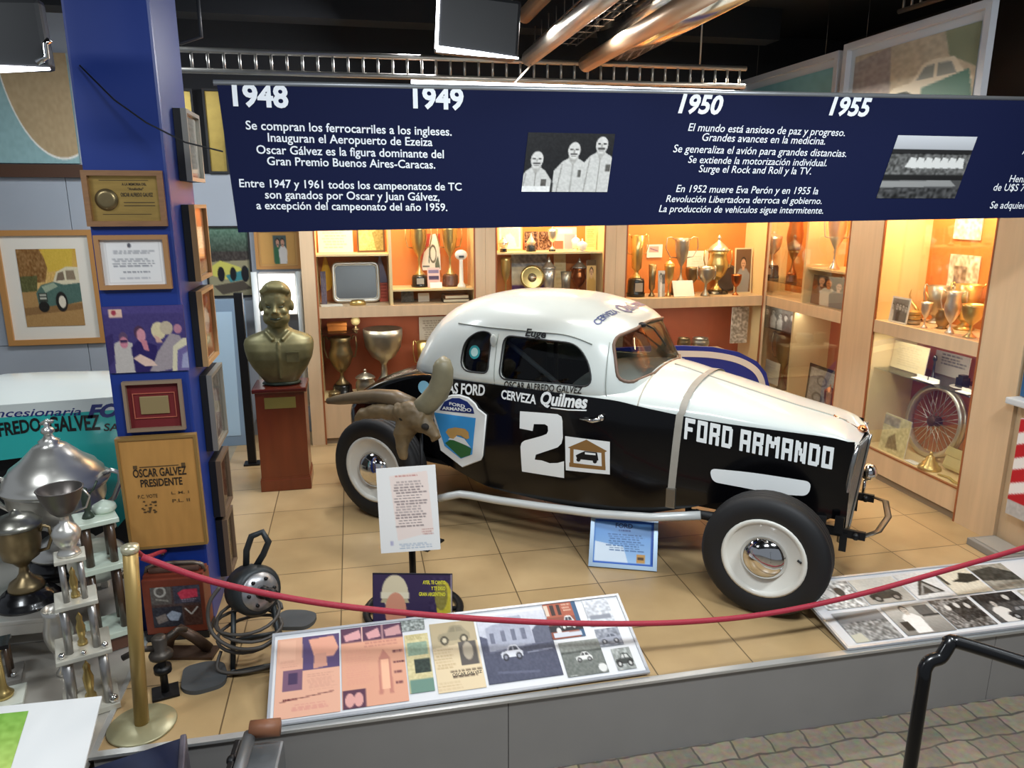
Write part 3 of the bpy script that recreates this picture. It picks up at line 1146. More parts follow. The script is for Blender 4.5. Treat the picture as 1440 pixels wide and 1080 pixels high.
def cab_z(x, y):
    lo, hi = 1.3, 1.69
    for _ in range(24):
        md = (lo + hi) / 2
        xb, xf, wv = sit(XB, md), sit(XF, md), sit(CW, md)
        xc, aa = (xb + xf) / 2, (xf - xb) / 2
        n = cab_n(md, x >= xc)
        if abs((x - xc) / aa) ** n + abs(y / wv) ** n <= 1:
            lo = md
        else:
            hi = md
    return lo


def shell(sh, zlo, zcap):
    NA = 96
    mb = MB()
    zz = [z for z in CZ if z < zcap]
    zz[0] = zlo
    rws = []
    for z in zz:
        rws.append([ring_pt(max(z, 1.06), 2 * PI * j / NA, sh) if z >= 1.06 else ring_pt(1.06, 2 * PI * j / NA, sh) + Vector((0, 0, z - 1.06)) for j in range(NA)])
    mb.grid(rws, closed=True)
    n0 = len(rws)
    mb.v.append(Vector((1.05, 0, rws[-1][0].z + .004)))
    ci = len(mb.v) - 1
    for j in range(NA):
        mb.f.append([(n0 - 1) * NA + j, (n0 - 1) * NA + (j + 1) % NA, ci])
        mb.m.append(0)
        mb.s.append(True)
    mb.f.append([j for j in range(NA - 1, -1, -1)])
    mb.m.append(0)
    mb.s.append(True)
    return mb


def rounded(pts, r, n=5):
    out_ = []
    k = len(pts)
    for i in range(k):
        p0, p1, p2 = Vector(pts[i - 1]), Vector(pts[i]), Vector(pts[(i + 1) % k])
        rr = r[i] if isinstance(r, (list, tuple)) else r
        d0, d2 = (p0 - p1), (p2 - p1)
        rr = min(rr, d0.length * .49, d2.length * .49)
        a, b = p1 + d0.normalized() * rr, p1 + d2.normalized() * rr
        for j in range(n + 1):
            t_ = j / n
            out_.append(tuple(a * (1 - t_) ** 2 + p1 * 2 * t_ * (1 - t_) + b * t_ * t_))
    return out_


DOORW = rounded([(.965, 1.145), (1.635, 1.165), (1.60, 1.315), (1.50, 1.425), (.975, 1.435)], [.06, .07, .12, .16, .06])
QUARW = rounded([(.64, 1.165), (.875, 1.17), (.877, 1.443), (.77, 1.447), (.655, 1.37)], [.09, .05, .07, .07, .10])
WSH = rounded([(-.555, 1.195), (0, 1.248), (.555, 1.195), (.475, 1.475), (0, 1.523), (-.475, 1.475)], [.07, .3, .07, .08, .3, .08])
REARW = rounded([(-.25, 1.28), (.25, 1.28), (.22, 1.44), (-.22, 1.44)], .06)


def tmp_obj(mb, name):
    o_ = bpy.data.objects.new(name, mb.mesh(name, []))
    COL.objects.link(o_)
    return o_


outer = tmp_obj(shell(0, 1.06, 9), 'cabin_outer')
inner = tmp_obj(shell(.035, .9, 1.66), 'cabin_inner')
cut = MB()
Mside = Matrix(((1, 0, 0, 0), (0, 0, -1, 0), (0, 1, 0, 0), (0, 0, 0, 1)))
cut.prism(DOORW, -1.2, 1.2, 0, Mside)
cut.prism(QUARW, -1.2, 1.2, 0, Mside)
c1 = tmp_obj(cut, 'cut_side')
Mfr = Matrix(((0, 0, 1, 0), (1, 0, 0, 0), (0, 1, 0, 0), (0, 0, 0, 1)))
c2 = tmp_obj(MB().prism(WSH, 1.3, 2.6, 0, Mfr), 'cut_front')
c3 = tmp_obj(MB().prism(REARW, -.8, .7, 0, Mfr), 'cut_rear')
for cobj in (inner, c1, c2, c3):
    md = outer.modifiers.new('b', 'BOOLEAN')
    md.operation = 'DIFFERENCE'
    md.object = cobj
    md.solver = 'EXACT'
bpy.context.view_layer.update()
dg = bpy.context.evaluated_depsgraph_get()
cme = bpy.data.meshes.new_from_object(outer.evaluated_get(dg), depsgraph=dg)
cme.name = 'cabin'
for o_ in (outer, inner, c1, c2, c3):
    bpy.data.objects.remove(o_, do_unlink=True)
cme.materials.clear()
cme.materials.append(white_paint)
cabin = bpy.data.objects.new('cabin', cme)
COL.objects.link(cabin)
cabin.parent = car
for p in cme.polygons:
    p.use_smooth = True
try:
    cme.set_sharp_from_angle(angle=R(32))
except Exception:
    pass

# glass, gaskets
tint = glass_mat('tinted_window', (.30, .33, .34), 1.0)
clear = glass_mat('windscreen_glass', (.80, .78, .74), 1.0)
for nm, ol in (('side_window', DOORW), ('quarter_window', QUARW)):
    for sgn in (-1, 1):
        gm = MB().fan(ol, lambda x, z: (x, sgn * (cab_y(x, z) - .018), z), 4)
        gw = gm.build(nm, tint, car)
        ob = MB().tube([(x, sgn * (cab_y(x, z) + .001), z) for x, z in ol], .006, 6, closed=True)
        ob.build('gasket', mat('dark_rubber', '2a2c2e', .5), gw)
wsn = MB().fan(WSH, lambda y, z: (cab_x(y, z) - .018, y, z), 5).build('windscreen', clear, car)
MB().tube([(cab_x(y, z) + .002, y, z) for y, z in WSH], .011, 6, closed=True).build('gasket', mat('brown_rubber', '6e5648', .5), wsn)
wp = MB()
wp.tube([(cab_x(-.10, 1.50) + .035, -.13, 1.505), (cab_x(-.05, 1.47) + .03, -.05, 1.475), (cab_x(.12, 1.36) + .016, .10, 1.34)], .006, 6)
wp.ell((cab_x(-.13, 1.52) + .022, -.14, 1.51), (.03, .03, .018))
wp.build('wiper', black_metal, car)
# rain moulding and door seams
sm = MB()
lp = [(.56 + i * .04) for i in range(29)]
sm.tube([(x, -(cab_y(x, 1.475 - .10 * max(0, (x - 1.35)) ** 2 * 8) + .002), 1.475 - .10 * max(0, (x - 1.35)) ** 2 * 8) for x in lp if x < 1.63], .005, 5)
for x0, x1 in ((.925, .925), (1.70, 1.725)):
    sm.tube([(x0 + (x1 - x0) * k / 8, -(cab_y(x0, 1.44 - .34 * k / 8) + .0005), 1.44 - .34 * k / 8) for k in range(9)], .003, 5)
sm.build('door_seam', mat('grey_seam', '8f9690', .4), car)
# interior
seat = MB().box(.62, .78, -.5, .5, .5, 1.22, 0, bevel=.05).box(.62, 1.15, -.5, .5, .45, .66, 0, bevel=.05)
seat.build('seat', mat('black_upholstery', '17171a', .7), car)
st = MB().tube([(1.34 + .05 * math.sin(a), .28 + .19 * math.cos(a), 1.10 + .18 * math.sin(a)) for a in [2 * PI * i / 24 for i in range(24)]], .012, 6, closed=True)
st.tube([(1.34, .28, 1.10), (1.7, .28, .9)], .018, 6)
st.build('steering_wheel', black_metal, car)
MB().box(.05, 1.85, -.56, .56, .42, .45).box(-.6, 3.05, -.36, -.30, .40, .48).box(-.6, 3.05, .30, .36, .40, .48).box(.3, .34, -.52, .52, .45, 1.06).build('chassis_frame', chassis, car)
# roll cage tubes seen through the glass
MB().tube([(.85, -.5, .5), (.85, -.48, 1.4), (.85, -.3, 1.56), (.85, .3, 1.56), (.85, .48, 1.4), (.85, .5, .5)], .02, 8).tube([(.85, -.45, 1.42), (1.62, -.5, .95)], .018, 8).build('roll_cage', mat('grey_tube', '8c8e90', .4), car)

# grille
gr = MB()
GW = [(.26, .15), (.4, .22), (.6, .275), (.8, .295), (.93, .27)]


def gx_(y, z):
    return 3.10 + (z - .26) * .10 + .045 * (1 - abs(y) / .3)


zs_ = [.26 + i * .067 for i in range(11)]
gr.grid([[(gx_(sit(GW, z) * k / 6, z) - .012, sit(GW, z) * k / 6, z) for k in range(-6, 7)] for z in zs_], 0)
gs = gr.build('grille', mat('grille_dark', '1a1a1c', .5), car)
gb = MB()
for k in range(-13, 14):
    pts = [(gx_(sit(GW, z) * k / 13.5, z), sit(GW, z) * k / 13.5, z) for z in zs_]
    gb.tube(pts, .0045, 5)
gb.build('bars', mat('grille_chrome', 'a8a8a6', .25, .9), gs)
sh_ = MB()
ol = [(gx_(sit(GW, z), z), -sit(GW, z), z) for z in zs_]
sh_.tube(ol, .016, 8, flat=.8)
sh_.tube([(p[0], -p[1], p[2]) for p in ol], .016, 8)
sh_.tube([(gx_(0, z) + .008, 0, z) for z in zs_], .009, 8)
sh_.build('surround', mat('grille_chrome'), gs)
nose = MB()
nose.grid([[(3.11 + t_ * .045, -side_y(3.11, z) * (1 - t_ * .06), z) for z in [.40 + .055 * k for k in range(11)]] for t_ in (0, .5, 1)], flip=True)
nose.build('radiator_shell', black_paint, car)
nose = MB()
nose.grid([[(3.11 + t_ * .045, side_y(3.11, z) * (1 - t_ * .06), z) for z in [.40 + .055 * k for k in range(11)]] for t_ in (0, .5, 1)])
nose.build('radiator_shell', black_paint, car)
MB().ell((3.17, 0, .955), (.03, .05, .022)).tube([(3.15, 0, .95), (3.0, 0, 1.017)], .009, 6).build('nose_ornament', mat('copper_chrome', 'c98a66', .15, 1), car)

# wheels
TP = lambda Rr, wd: [(Rr * .60, -wd * .36), (Rr * .66, -wd * .46), (Rr * .80, -wd * .5), (Rr * .93, -wd * .47), (Rr * .985, -wd * .36), (Rr, -wd * .2), (Rr * .985, -wd * .17), (Rr, -wd * .13), (Rr, -wd * .03), (Rr * .985, 0), (Rr, wd * .03), (Rr, wd * .13), (Rr * .985, wd * .17), (Rr, wd * .2), (Rr * .985, wd * .36), (Rr * .93, wd * .47), (Rr * .80, wd * .5), (Rr * .66, wd * .46), (Rr * .60, wd * .36)]


def wheel(x, y, Rr, wd, sgn, steer=0):
    # axis along y; outer face towards sgn
    T = Matrix.Translation((x, y, Rr)) @ Matrix.Rotation(R(steer), 4, 'Z') @ Matrix.Rotation(R(90) * (1 if sgn < 0 else -1), 4, 'X')
    tw = MB().lathe(TP(Rr, wd), 48, 0, T).build('wheel', rubber, car)
    rm = MB().lathe([(Rr * .64, wd * .40), (Rr * .655, wd * .475), (Rr * .62, wd * .49), (Rr * .58, wd * .46), (Rr * .55, wd * .33), (Rr * .525, wd * .26), (Rr * .505, wd * .26), (Rr * .49, wd * .34), (Rr * .45, wd * .345), (Rr * .435, wd * .29), (Rr * .42, wd * .29), (Rr * .405, wd * .36), (Rr * .37, wd * .36), (Rr * .36, wd * .30), (.001, wd * .30)], 40, 0, T)
    rm.lathe([(Rr * .60, -wd * .36), (Rr * .5, -wd * .2), (.001, -wd * .2)], 32, 0, T)
    r_ = rm.build('rim', mat('ivory_rim', 'e2e0d6', .3, coat=.3), tw)
    slots = MB()
    for k in range(5):
        a = 2 * PI * k / 5 + .3
        pts = [(Rr * .47 * math.cos(a + d), Rr * .47 * math.sin(a + d), wd * .345 + .002) for d in (-.2, -.1, 0, .1, .2)]
        slots.tube([T @ Vector(p) for p in pts], .006, 6)
    slots.tube([T @ Vector((Rr * .56, .02, wd * .45)), T @ Vector((Rr * .50, .03, wd * .42))], .006, 6)
    slots.build('slots', chassis, r_)
    MB().lathe([(Rr * .36, wd * .30), (Rr * .365, wd * .38), (Rr * .345, wd * .47), (Rr * .29, wd * .60), (Rr * .20, wd * .70), (Rr * .10, wd * .745), (.001, wd * .755)], 36, 0, T).build('hub_cap', chrome, tw)
    return tw


wheel(2.79, -.735, .358, .19, -1)
wheel(2.79, .735, .358, .19, 1)
wheel(0, -.735, .385, .20, -1)
wheel(0, .735, .385, .20, 1)
ax = MB().tube([(2.79, -.66, .36), (2.79, -.45, .33), (2.79, .45, .33), (2.79, .66, .36)], .03, 8).tube([(0, -.66, .385), (0, .66, .385)], .05, 10).ell((0, 0, .385), (.15, .16, .15))
ax.tube([(2.3, -.46, .40), (2.55, -.5, .36), (2.78, -.56, .34)], .022, 8).tube([(2.3, .46, .40), (2.55, .5, .36), (2.78, .56, .34)], .022, 8)
ax.tube([(2.25, -.44, .5), (2.25, -.44, .38), (2.42, -.48, .40)], .03, 8)
ax.box(2.80, 3.0, -.45, .45, .36, .41)
ax.tube([(3.0, -.34, .44), (2.9, -.5, .42), (2.8, -.62, .40)], .025, 8)
ax.tube([(2.72, -.45, .42), (2.85, -.42, .52)], .03, 8)
ax.build('axles', chassis, car)
# rear mudguard stays and inner arches
ar_ = MB()
ar_.grid([[(.0 + .47 * math.cos(a), -.53 + dy * .09, .40 + .44 * math.sin(a)) for dy in (0, 1)] for a in [PI * k / 16 for k in range(17)]])
ar_.box(-.1, .45, -.54, -.5, .45, .75)
ar_.build('wheel_arch', black_paint, car)
# front bumper iron
for sy in (-1, 1):
    bp_ = MB()
    bp_.box(3.05, 3.27, sy * .33 - .012, sy * .33 + .012, .375, .425)
    bp_.box(3.135, 3.175, sy * .345 - .012, sy * .345 + .012, .29, .40)
    bp_.box(3.10, 3.15, sy * .345 - .02, sy * .345 + .012, .40, .50)
    bp_.lathe([(.02, 0), (.02, .03), (.001, .032)], 10, 0, Matrix.Translation((3.22, sy * .33 - .01, .40)) @ Matrix.Rotation(R(90), 4, 'X'))
    bp_.build('bumper_bracket', black_metal, car)
MB().tube([(3.26, -.33, .40), (3.33, -.24, .41), (3.37, 0, .42), (3.34, .24, .43), (3.26, .33, .41)], .02, 8, flat=.3).build('bumper_bar', mat('worn_steel', '6a645c', .35, .9), car)
MB().ell((3.22, .38, .56), (.05, .06, .06)).tube([(3.2, .38, .52), (3.2, .36, .42)], .012, 6).build('horn', chrome, car)

# exhaust
ex = MB().tube([(.50, -.70, .215), (.58, -.685, .245), (.66, -.665, .268), (.76, -.66, .274), (.95, -.66, .280), (1.3, -.65, .300), (1.7, -.63, .325), (2.05, -.58, .355), (2.35, -.52, .41)], .028, 14)
ex.build('exhaust_pipe', mat('white_exhaust', 'cfd2d0', .35, .2), car)
MB().tube([(.495, -.702, .2135), (.502, -.70, .2155)], .027, 12).build('exhaust_mouth', chassis, car)

# strap over the bonnet
sp_ = []
xst = 2.185
zbs = .47
rows = []
prof = [(-side_y(xst, z) - .006, z) for z in [zbs + (sit(ZE, xst) - zbs) * k / 8 for k in range(9)]]
for k in range(1, 24):
    p = top_pt(xst, -1 + 2 * k / 24)
    prof.append((p.y * 1.006, p.z + .006))
prof += [(-y, z) for y, z in reversed(prof[:9])]
stp = MB()


def strap_x(i):
    return xst + (.02 if i < 9 else .02) - .0


def strap_pt(dx, y, z):
    x = xst + dx - (-.012 if z > sit(ZE, xst) else (sit(ZE, xst) - z) * .05)
    if z < sit(ZE, x) - .002:
        y = math.copysign(side_y(x, z) + .007, y)
    return (x, y, z)


rows = [[strap_pt(d_, y, z) for y, z in prof] for d_ in (-.022, .022)]
stp.grid(rows)
stp.build('bonnet_strap', mat('grey_webbing', '9b968c', .6, noise=.06), car)
MB().box(xst - .055, xst + .005, -side_y(2.15, .5) - .02, -side_y(2.15, .5) + .01, .43, .56, bevel=.006).build('strap_buckle', mat('worn_buckle', '8a8478', .35, .8), car)

# door handle
hx_, hz_ = on_side(836, 588)
MB().ell((hx_ + .05, -side_y(hx_, hz_) - .012, hz_ + .012), (.022, .014, .022)).tube([(hx_ + .05, -side_y(hx_, hz_) - .025, hz_ + .008), (hx_, -side_y(hx_, hz_) - .03, hz_ - .012), (hx_ - .09, -side_y(hx_, hz_) - .022, hz_ - .012)], [.016, .014, .007], 8).build('door_handle', chrome, car)
MB().ell((.15 + .75, -(cab_y(.9, 1.4) + .012), 1.395), (.025, .014, .045)).build('window_hinge', white_paint, car)

# ---------------- lettering and decals
decal_white = mat('decal_white', 'ecefee', .35)
decal_black = mat('decal_black', '101012', .4)
# number
pts = [(330, 65), (430, 72), (520, 80), (540, 92), (545, 115), (547, 200), (540, 228), (520, 248), (410, 285), (405, 310), (440, 314), (480, 328), (520, 327), (553, 318), (553, 403), (340, 370), (332, 245), (338, 225), (352, 214), (440, 190), (465, 180), (472, 165), (470, 140), (455, 131), (400, 130), (394, 165), (328, 152)]
pl_ = [on_side(640 + a / 3.6, 560 + b / 3.6) for a, b in pts]
nm = MB()
bm = bmesh.new()
tri = tessellate_polygon([[Vector((a, b, 0)) for a, b in pl_]])
bv = [bm.verts.new((a, b, 0)) for a, b in pl_]
for t_ in tri:
    bm.faces.new([bv[i] for i in t_])
for _ in range(3):
    bmesh.ops.subdivide_edges(bm, edges=[e for e in bm.edges if e.calc_length() > .05], cuts=1)
    bmesh.ops.triangulate(bm, faces=[f for f in bm.faces if len(f.verts) > 3])
bm.verts.index_update()
fn = near(.004)
nm.add([fn(v.co.x, v.co.y) for v in bm.verts], [[v.index for v in f.verts] for f in bm.faces])
bm.free()
nm.build('door_number', decal_white, car)


def side_poly(px, off, mi, mb, sub=3, rings=3):
    mb.fan([on_side(a, b) for a, b in px], near(off), rings, mi, sub=sub)


# square sticker with timber arch
sk = MB()
side_poly([(795, 613), (858, 621), (858, 667), (796, 661)], .004, 0, sk)
side_poly([(799, 629), (825, 618), (854, 634), (849, 637), (804, 631)], .0048, 1, sk)
side_poly([(802, 630), (807, 631), (807, 656), (802, 656)], .0048, 1, sk)
side_poly([(846, 636), (851, 636), (852, 660), (847, 660)], .0048, 1, sk)
side_poly([(801, 650), (852, 656), (852, 661), (801, 656)], .0048, 1, sk)
side_poly([(810, 640), (816, 637), (823, 634), (840, 636), (842, 647), (838, 648), (812, 645)], .0050, 2, sk)
side_poly([(823, 635.5), (838, 637.2), (838, 640), (823, 638.5)], .0054, 0, sk)
for cx, cy in ((814, 646), (837, 648.5)):
    side_poly([(cx + 3 * math.cos(a), cy + 3 * math.sin(a)) for a in [2 * PI * i / 10 for i in range(10)]], .0054, 2, sk, 1, 2)
sk.build('square_sticker', [decal_white, mat('sticker_brown', '8a6536', .5), decal_black], car)

# shield board on the rear quarter
sd = MB()
outl = [(610, 572), (618, 567), (626, 560), (637, 556), (648, 556), (660, 560), (669, 568), (673, 575), (684, 583), (679, 640), (677, 645), (652, 655), (622, 632)]
side_poly(outl, .016, 0, sd)
side_poly([(612, 579), (671, 587), (666, 638), (650, 644), (627, 626)], .018, 1, sd)
side_poly([(620, 576), (627, 564), (638, 559), (648, 559), (659, 564), (667, 573), (669, 581), (645, 579)], .0186, 2, sd)
side_poly([(628, 622), (637, 616), (650, 621), (665, 630), (663, 639), (650, 643)], .019, 3, sd)
side_poly([(632, 617), (640, 611), (655, 616), (664, 628), (650, 622), (640, 618)], .0192, 0, sd)
side_poly([(629, 607), (632, 602), (642, 600), (656, 602), (661, 607), (662, 615), (658, 617), (655, 612), (644, 611), (640, 616), (635, 615)], .020, 4, sd)
po = [on_side(a, b) for a, b in outl]
edge = MB()
sd.tube([near(.010)(x, z) for x, z in po], .009, 6, 0, closed=True)
badge = sd.build('shield_badge', [decal_white, mat('badge_blue', '3d9be0', .35), mat('badge_navy', '1c2e6e', .35), mat('badge_green', '2d6a3a', .45), mat('badge_tan', 'c29a5a', .45)], car)
lt = MB()
x0, z0 = on_side(634, 568.5)
x1, z1 = on_side(656, 570.5)
fit_text(lt, 'FORD', x0, x1, z0, near(.0205), .03, 0, h=.022)
x0, z0 = on_side(624, 575)
x1, z1 = on_side(665, 578)
fit_text(lt, 'ARMANDO', x0, x1, z0, near(.0205), .03, 0, h=.024, slope=(z1 - z0) / (x1 - x0))
lt.build('lettering', decal_white, badge)


def side_text(s, u0, v0, u1, v1, hpx, mtl, bold=.02, shear=0, cab=False, name='lettering'):
    if cab:
        y = .62
        P = []
        for (u, v) in ((u0, v0), (u1, v1)):
            for _ in range(4):
                x, z = carpx(u, v, -y)
                y = cab_y(x, z)
            P.append((x, z))
        f = lambda x, z: (x, -cab_y(x, z) - .007, z)
    else:
        P = [on_side(u0, v0), on_side(u1, v1)]
        f = near(.004)
    x0, z0, x1, z1 = *P[0], *P[1]
    k = (x1 - x0) / (u1 - u0)
    mb = MB()
    fit_text(mb, s, x0, x1, z0, f, bold, shear, h=hpx * k * 1.02, slope=(z1 - z0) / (x1 - x0), maxedge=.09)
    return mb.build(name, mtl, car)


# blocky bonnet name, letters cut from slabs on a 5 x 7 grid
BLK = {'F': [(0, 0, 1.5, 7), (0, 5.5, 5, 7), (0, 2.8, 4, 4.2)],
       'O': [(0, 0, 1.6, 7), (3.4, 0, 5, 7), (.4, 0, 4.6, 1.4), (.4, 5.6, 4.6, 7)],
       'R': [(0, 0, 1.6, 7), (3.4, 3.3, 5, 7), (.4, 5.6, 4.6, 7), (.4, 2.7, 4.4, 4.1), (3.2, 0, 4.9, 3.0)],
       'D': [(0, 0, 1.6, 7), (3.4, .6, 5, 6.4), (.4, 0, 4.4, 1.4), (.4, 5.6, 4.4, 7)],
       'A': [(0, 0, 1.6, 7), (3.4, 0, 5, 7), (.4, 5.6, 4.6, 7), (.4, 2.4, 4.6, 3.8)],
       'M': [(0, 0, 1.5, 7), (4.9, 0, 6.4, 7), (1.2, 4.2, 2.6, 6.7), (2.3, 3.0, 4.1, 5.2), (3.8, 4.2, 5.2, 6.7)],
       'N': [(0, 0, 1.5, 7), (3.7, 0, 5.2, 7), (1.2, 4.0, 2.5, 6.6), (1.9, 2.4, 3.3, 4.8), (2.7, .6, 4.0, 3.2)]}
bx0, bz0 = on_side(962, 617)
bx1, bz1 = on_side(1170, 660)
_, bzt = on_side(1170, 629)
tot = sum((6.4 if c == 'M' else 5.2 if c == 'N' else 5.0) + 1.15 if c != ' ' else 2.6 for c in 'FORD ARMANDO') - 1.15
kx, kz = (bx1 - bx0) / tot, (bzt - bz1) / 7.0
cx_ = 0.0
f_ = near(.004)
for c in 'FORD ARMANDO':
    if c == ' ':
        cx_ += 2.6
        continue
    lm_ = MB()
    for i_, (a0, b0_, a1, b1_) in enumerate(BLK[c]):
        ch = .35
        olp = [(a0, b0_ + ch * .5), (a0 + ch * .5, b0_), (a1 - ch * .5, b0_), (a1, b0_ + ch * .5), (a1, b1_ - ch * .5), (a1 - ch * .5, b1_), (a0 + ch * .5, b1_), (a0, b1_ - ch * .5)]
        f2_ = near(.004 + .0004 * i_)
        lm_.fan([(bx0 + (cx_ + q[0]) * kx, bz0 + (bz1 - bz0) * (cx_ + q[0]) / tot + q[1] * kz) for q in olp], f2_, 2, 0, sub=2)
    lm_.build('letter', decal_white, car)
    cx_ += (6.4 if c == 'M' else 5.2 if c == 'N' else 5.0) + 1.15
side_text('AS FORD', 630, 552, 682, 556, 12, decal_white, .03)
side_text('CERVEZA', 705, 560, 754, 568, 11, decal_white, .03)
side_text('Quilmes', 760, 568, 826, 574, 17, decal_white, .035, .2)
side_text('OSCAR ALFREDO GALVEZ', 711, 544, 820, 553.5, 9, decal_black, .015, .25, cab=True)
side_text('Euge', 739, 472, 768, 475, 9, decal_black, .03, .1, cab=True)
ul = MB()
uu = [on_side(a, b) for a, b in ((775, 573.5), (800, 576.5), (825, 577))]
ul.tube([near(.003)(x, z) for x, z in uu], .005, 5)
ul.build('lettering_swash', decal_white, car)
# lines drawn through the bonnet name
# roof lettering above the windscreen (front of the roof)
roof_blue = mat('roof_lettering_blue', '3a4a80', .4)


def rooffn(y, s):
    x = 1.66 - s * 1.0 - .12 * y * y * 2
    return (x, y, cab_z(x, y) + .0035)


rt = MB()
fit_text(rt, 'CERVEZA', -.46, -.20, .0, rooffn, .02, 0, h=.05, maxedge=.06)
rt.build('lettering', roof_blue, car)
rt = MB()
fit_text(rt, 'Quilmes', -.15, .33, -.01, rooffn, .03, .15, h=.095, maxedge=.06)
rt.build('lettering', roof_blue, car)
# white oval plate on the bonnet side
ov = MB()
px = rounded([(998, 658), (1060, 664), (1142, 677), (1137, 697), (1100, 695), (1060, 688), (1002, 677)], [11, 40, 10, 10, 30, 30, 9], 6)
side_poly(px, .008, 0, ov, 1, 4)
ov.build('oval_plate', decal_white, car)
# round sticker in quarter window
qs = MB()
for rr, off, mi in ((.046, .0125, 0), (.030, .0115, 1)):
    qs.fan([(.745 + rr * math.cos(a), 1.30 + rr * math.sin(a)) for a in [2 * PI * i / 16 for i in range(16)]], lambda x, z: (x, -(cab_y(x, z) - off), z), 2, mi)
qs.build('round_sticker', [mat('sticker_teal', '2e9aa0', .4), mat('sticker_pale', 'bfe4e0', .4)], car)
# round sticker on the tail, mostly behind the horn
x0, z0 = on_side(597, 545)
qs = MB().fan([(x0 + .06 * math.cos(a), z0 + .05 * math.sin(a)) for a in [2 * PI * i / 18 for i in range(18)]], near(.004), 2, 0)
qs.build('round_sticker', mat('sticker_sky', '8cc6e0', .4), car)
# =================================================================== TROPHIES: builders
silver = mat('silver_metal', 'dddad2', .3, .82)
old_silver = mat('aged_silver', 'b4aea0', .34, .85, noise=.15, nscale=9)
gold = mat('gold_metal', 'd2b878', .3, .88)
bronze = mat('bronze_metal', '958260', .36, .85, noise=.1)
copper = mat('copper_metal', 'a8653c', .3, 1.0)
black_base = mat('black_trophy_base', '131214', .25, coat=.3)
wood_base = mat('dark_wood_base', '5a3420', .4)
white_base = mat('white_marble', 'd8dcd0', .3, noise=.08)
card_w = mat('white_card', 'efece2', .7)
STY = {
    'goblet': [(.30, 0), (.30, .02), (.18, .07), (.07, .16), (.055, .28), (.10, .31), (.055, .35), (.17, .43), (.36, .56), (.46, .75), (.48, .92), (.5, 1.0), (.47, 1.0), (.42, .85), (.1, .5), (.001, .48)],
    'urn': [(.28, 0), (.28, .03), (.16, .09), (.08, .16), (.07, .24), (.2, .30), (.38, .42), (.5, .58), (.5, .68), (.42, .80), (.40, .9), (.46, 1.0), (.43, 1.0), (.38, .86), (.1, .4), (.001, .38)],
    'bowl': [(.28, 0), (.28, .03), (.2, .1), (.09, .2), (.07, .38), (.12, .44), (.3, .52), (.45, .68), (.5, .88), (.5, 1.0), (.48, 1.0), (.42, .75), (.1, .55), (.001, .53)],
    'beaker': [(.38, 0), (.38, .03), (.24, .08), (.15, .14), (.2, .2), (.36, .24), (.40, .6), (.5, 1.0), (.47, 1.0), (.36, .6), (.001, .3)],
    'pot': [(.36, 0), (.36, .05), (.28, .1), (.42, .25), (.5, .5), (.48, .75), (.4, .92), (.44, 1.0), (.40, 1.0), (.36, .85), (.001, .3)],
}
LID = [(.5, 0), (.49, .08), (.40, .24), (.30, .36), (.16, .5), (.07, .62), (.06, .72), (.10, .80), (.07, .88), (.02, .95), (.001, 1)]
PAG = [(.56, 0), (.50, .1), (.34, .3), (.22, .48), (.15, .55), (.16, .6), (.09, .72), (.05, .85), (.001, 1)]


def trophy(label, loc, H, D, metal=silver, style='goblet', base=None, bh=0.0, lid=0.0, lidp=None, handles=0.0, group=None, bd=None, plate=False, cat='trophy', rot=0.0, name='trophy_cup', seg=22, hm=None):
    t = thing(name, label, cat, loc, rot, group)
    if bh > 0:
        r = (bd or D * .72) / 2
        MB().lathe([(r, 0), (r, bh * .18), (r * .92, bh * .24), (r * .9, bh * .85), (r * .8, bh)], seg, 0).build('plinth', base or black_base, t)
        if plate:
            MB().box(-r * .42, r * .42, -r * .95, -r * .9, bh * .3, bh * .78).build('name_plate', mat('plate_silver', 'c8c4ba', .35, .7), t)
    hc = H - bh - lid
    MB().lathe([(a * D, bh + b * hc) for a, b in STY[style]], seg).build('cup', metal, t)
    if lid > 0:
        MB().lathe([(a * D, bh + hc + b * lid) for a, b in (lidp or LID)], seg).build('lid', hm or metal, t)
    if handles > 0:
        for sg in (-1, 1):
            zt, zb = bh + hc * .95, bh + hc * .56
            pts = [(sg * D * .36, 0, zb), (sg * (D * .5 + handles * .5), 0, zb + .02 * hc), (sg * (D * .5 + handles), 0, bh + hc * .78), (sg * (D * .5 + handles * .9), 0, zt + hc * .06), (sg * (D * .5 + handles * .45), 0, zt + hc * .08), (sg * D * .47, 0, zt)]
            MB().tube(pts, max(.0045, D * .035), 7).build('handle', metal, t)
    return t


def panel_item(name, label, cat, W, H, cv, loc, rot=0.0, lean=0.0, group=None, border=None, th=.006):
    """stand-alone card, photograph or sign leaning back by `lean`; loc is the bottom centre"""
    loc = (loc[0], loc[1], loc[2] + th * math.sin(lean) + .0004)
    t = thing(name, label, cat, loc, (-lean, 0, rot), group)
    MB().box(-W / 2, W / 2, 0, th, 0, H).build('backing', border or card_w, t)
    if cv is not None:
        k = 0.0 if border is None else min(W, H) * .07
        picture('print', W - 2 * k, H - 2 * k, cv, t, (0, -.0015, H / 2))
    return t


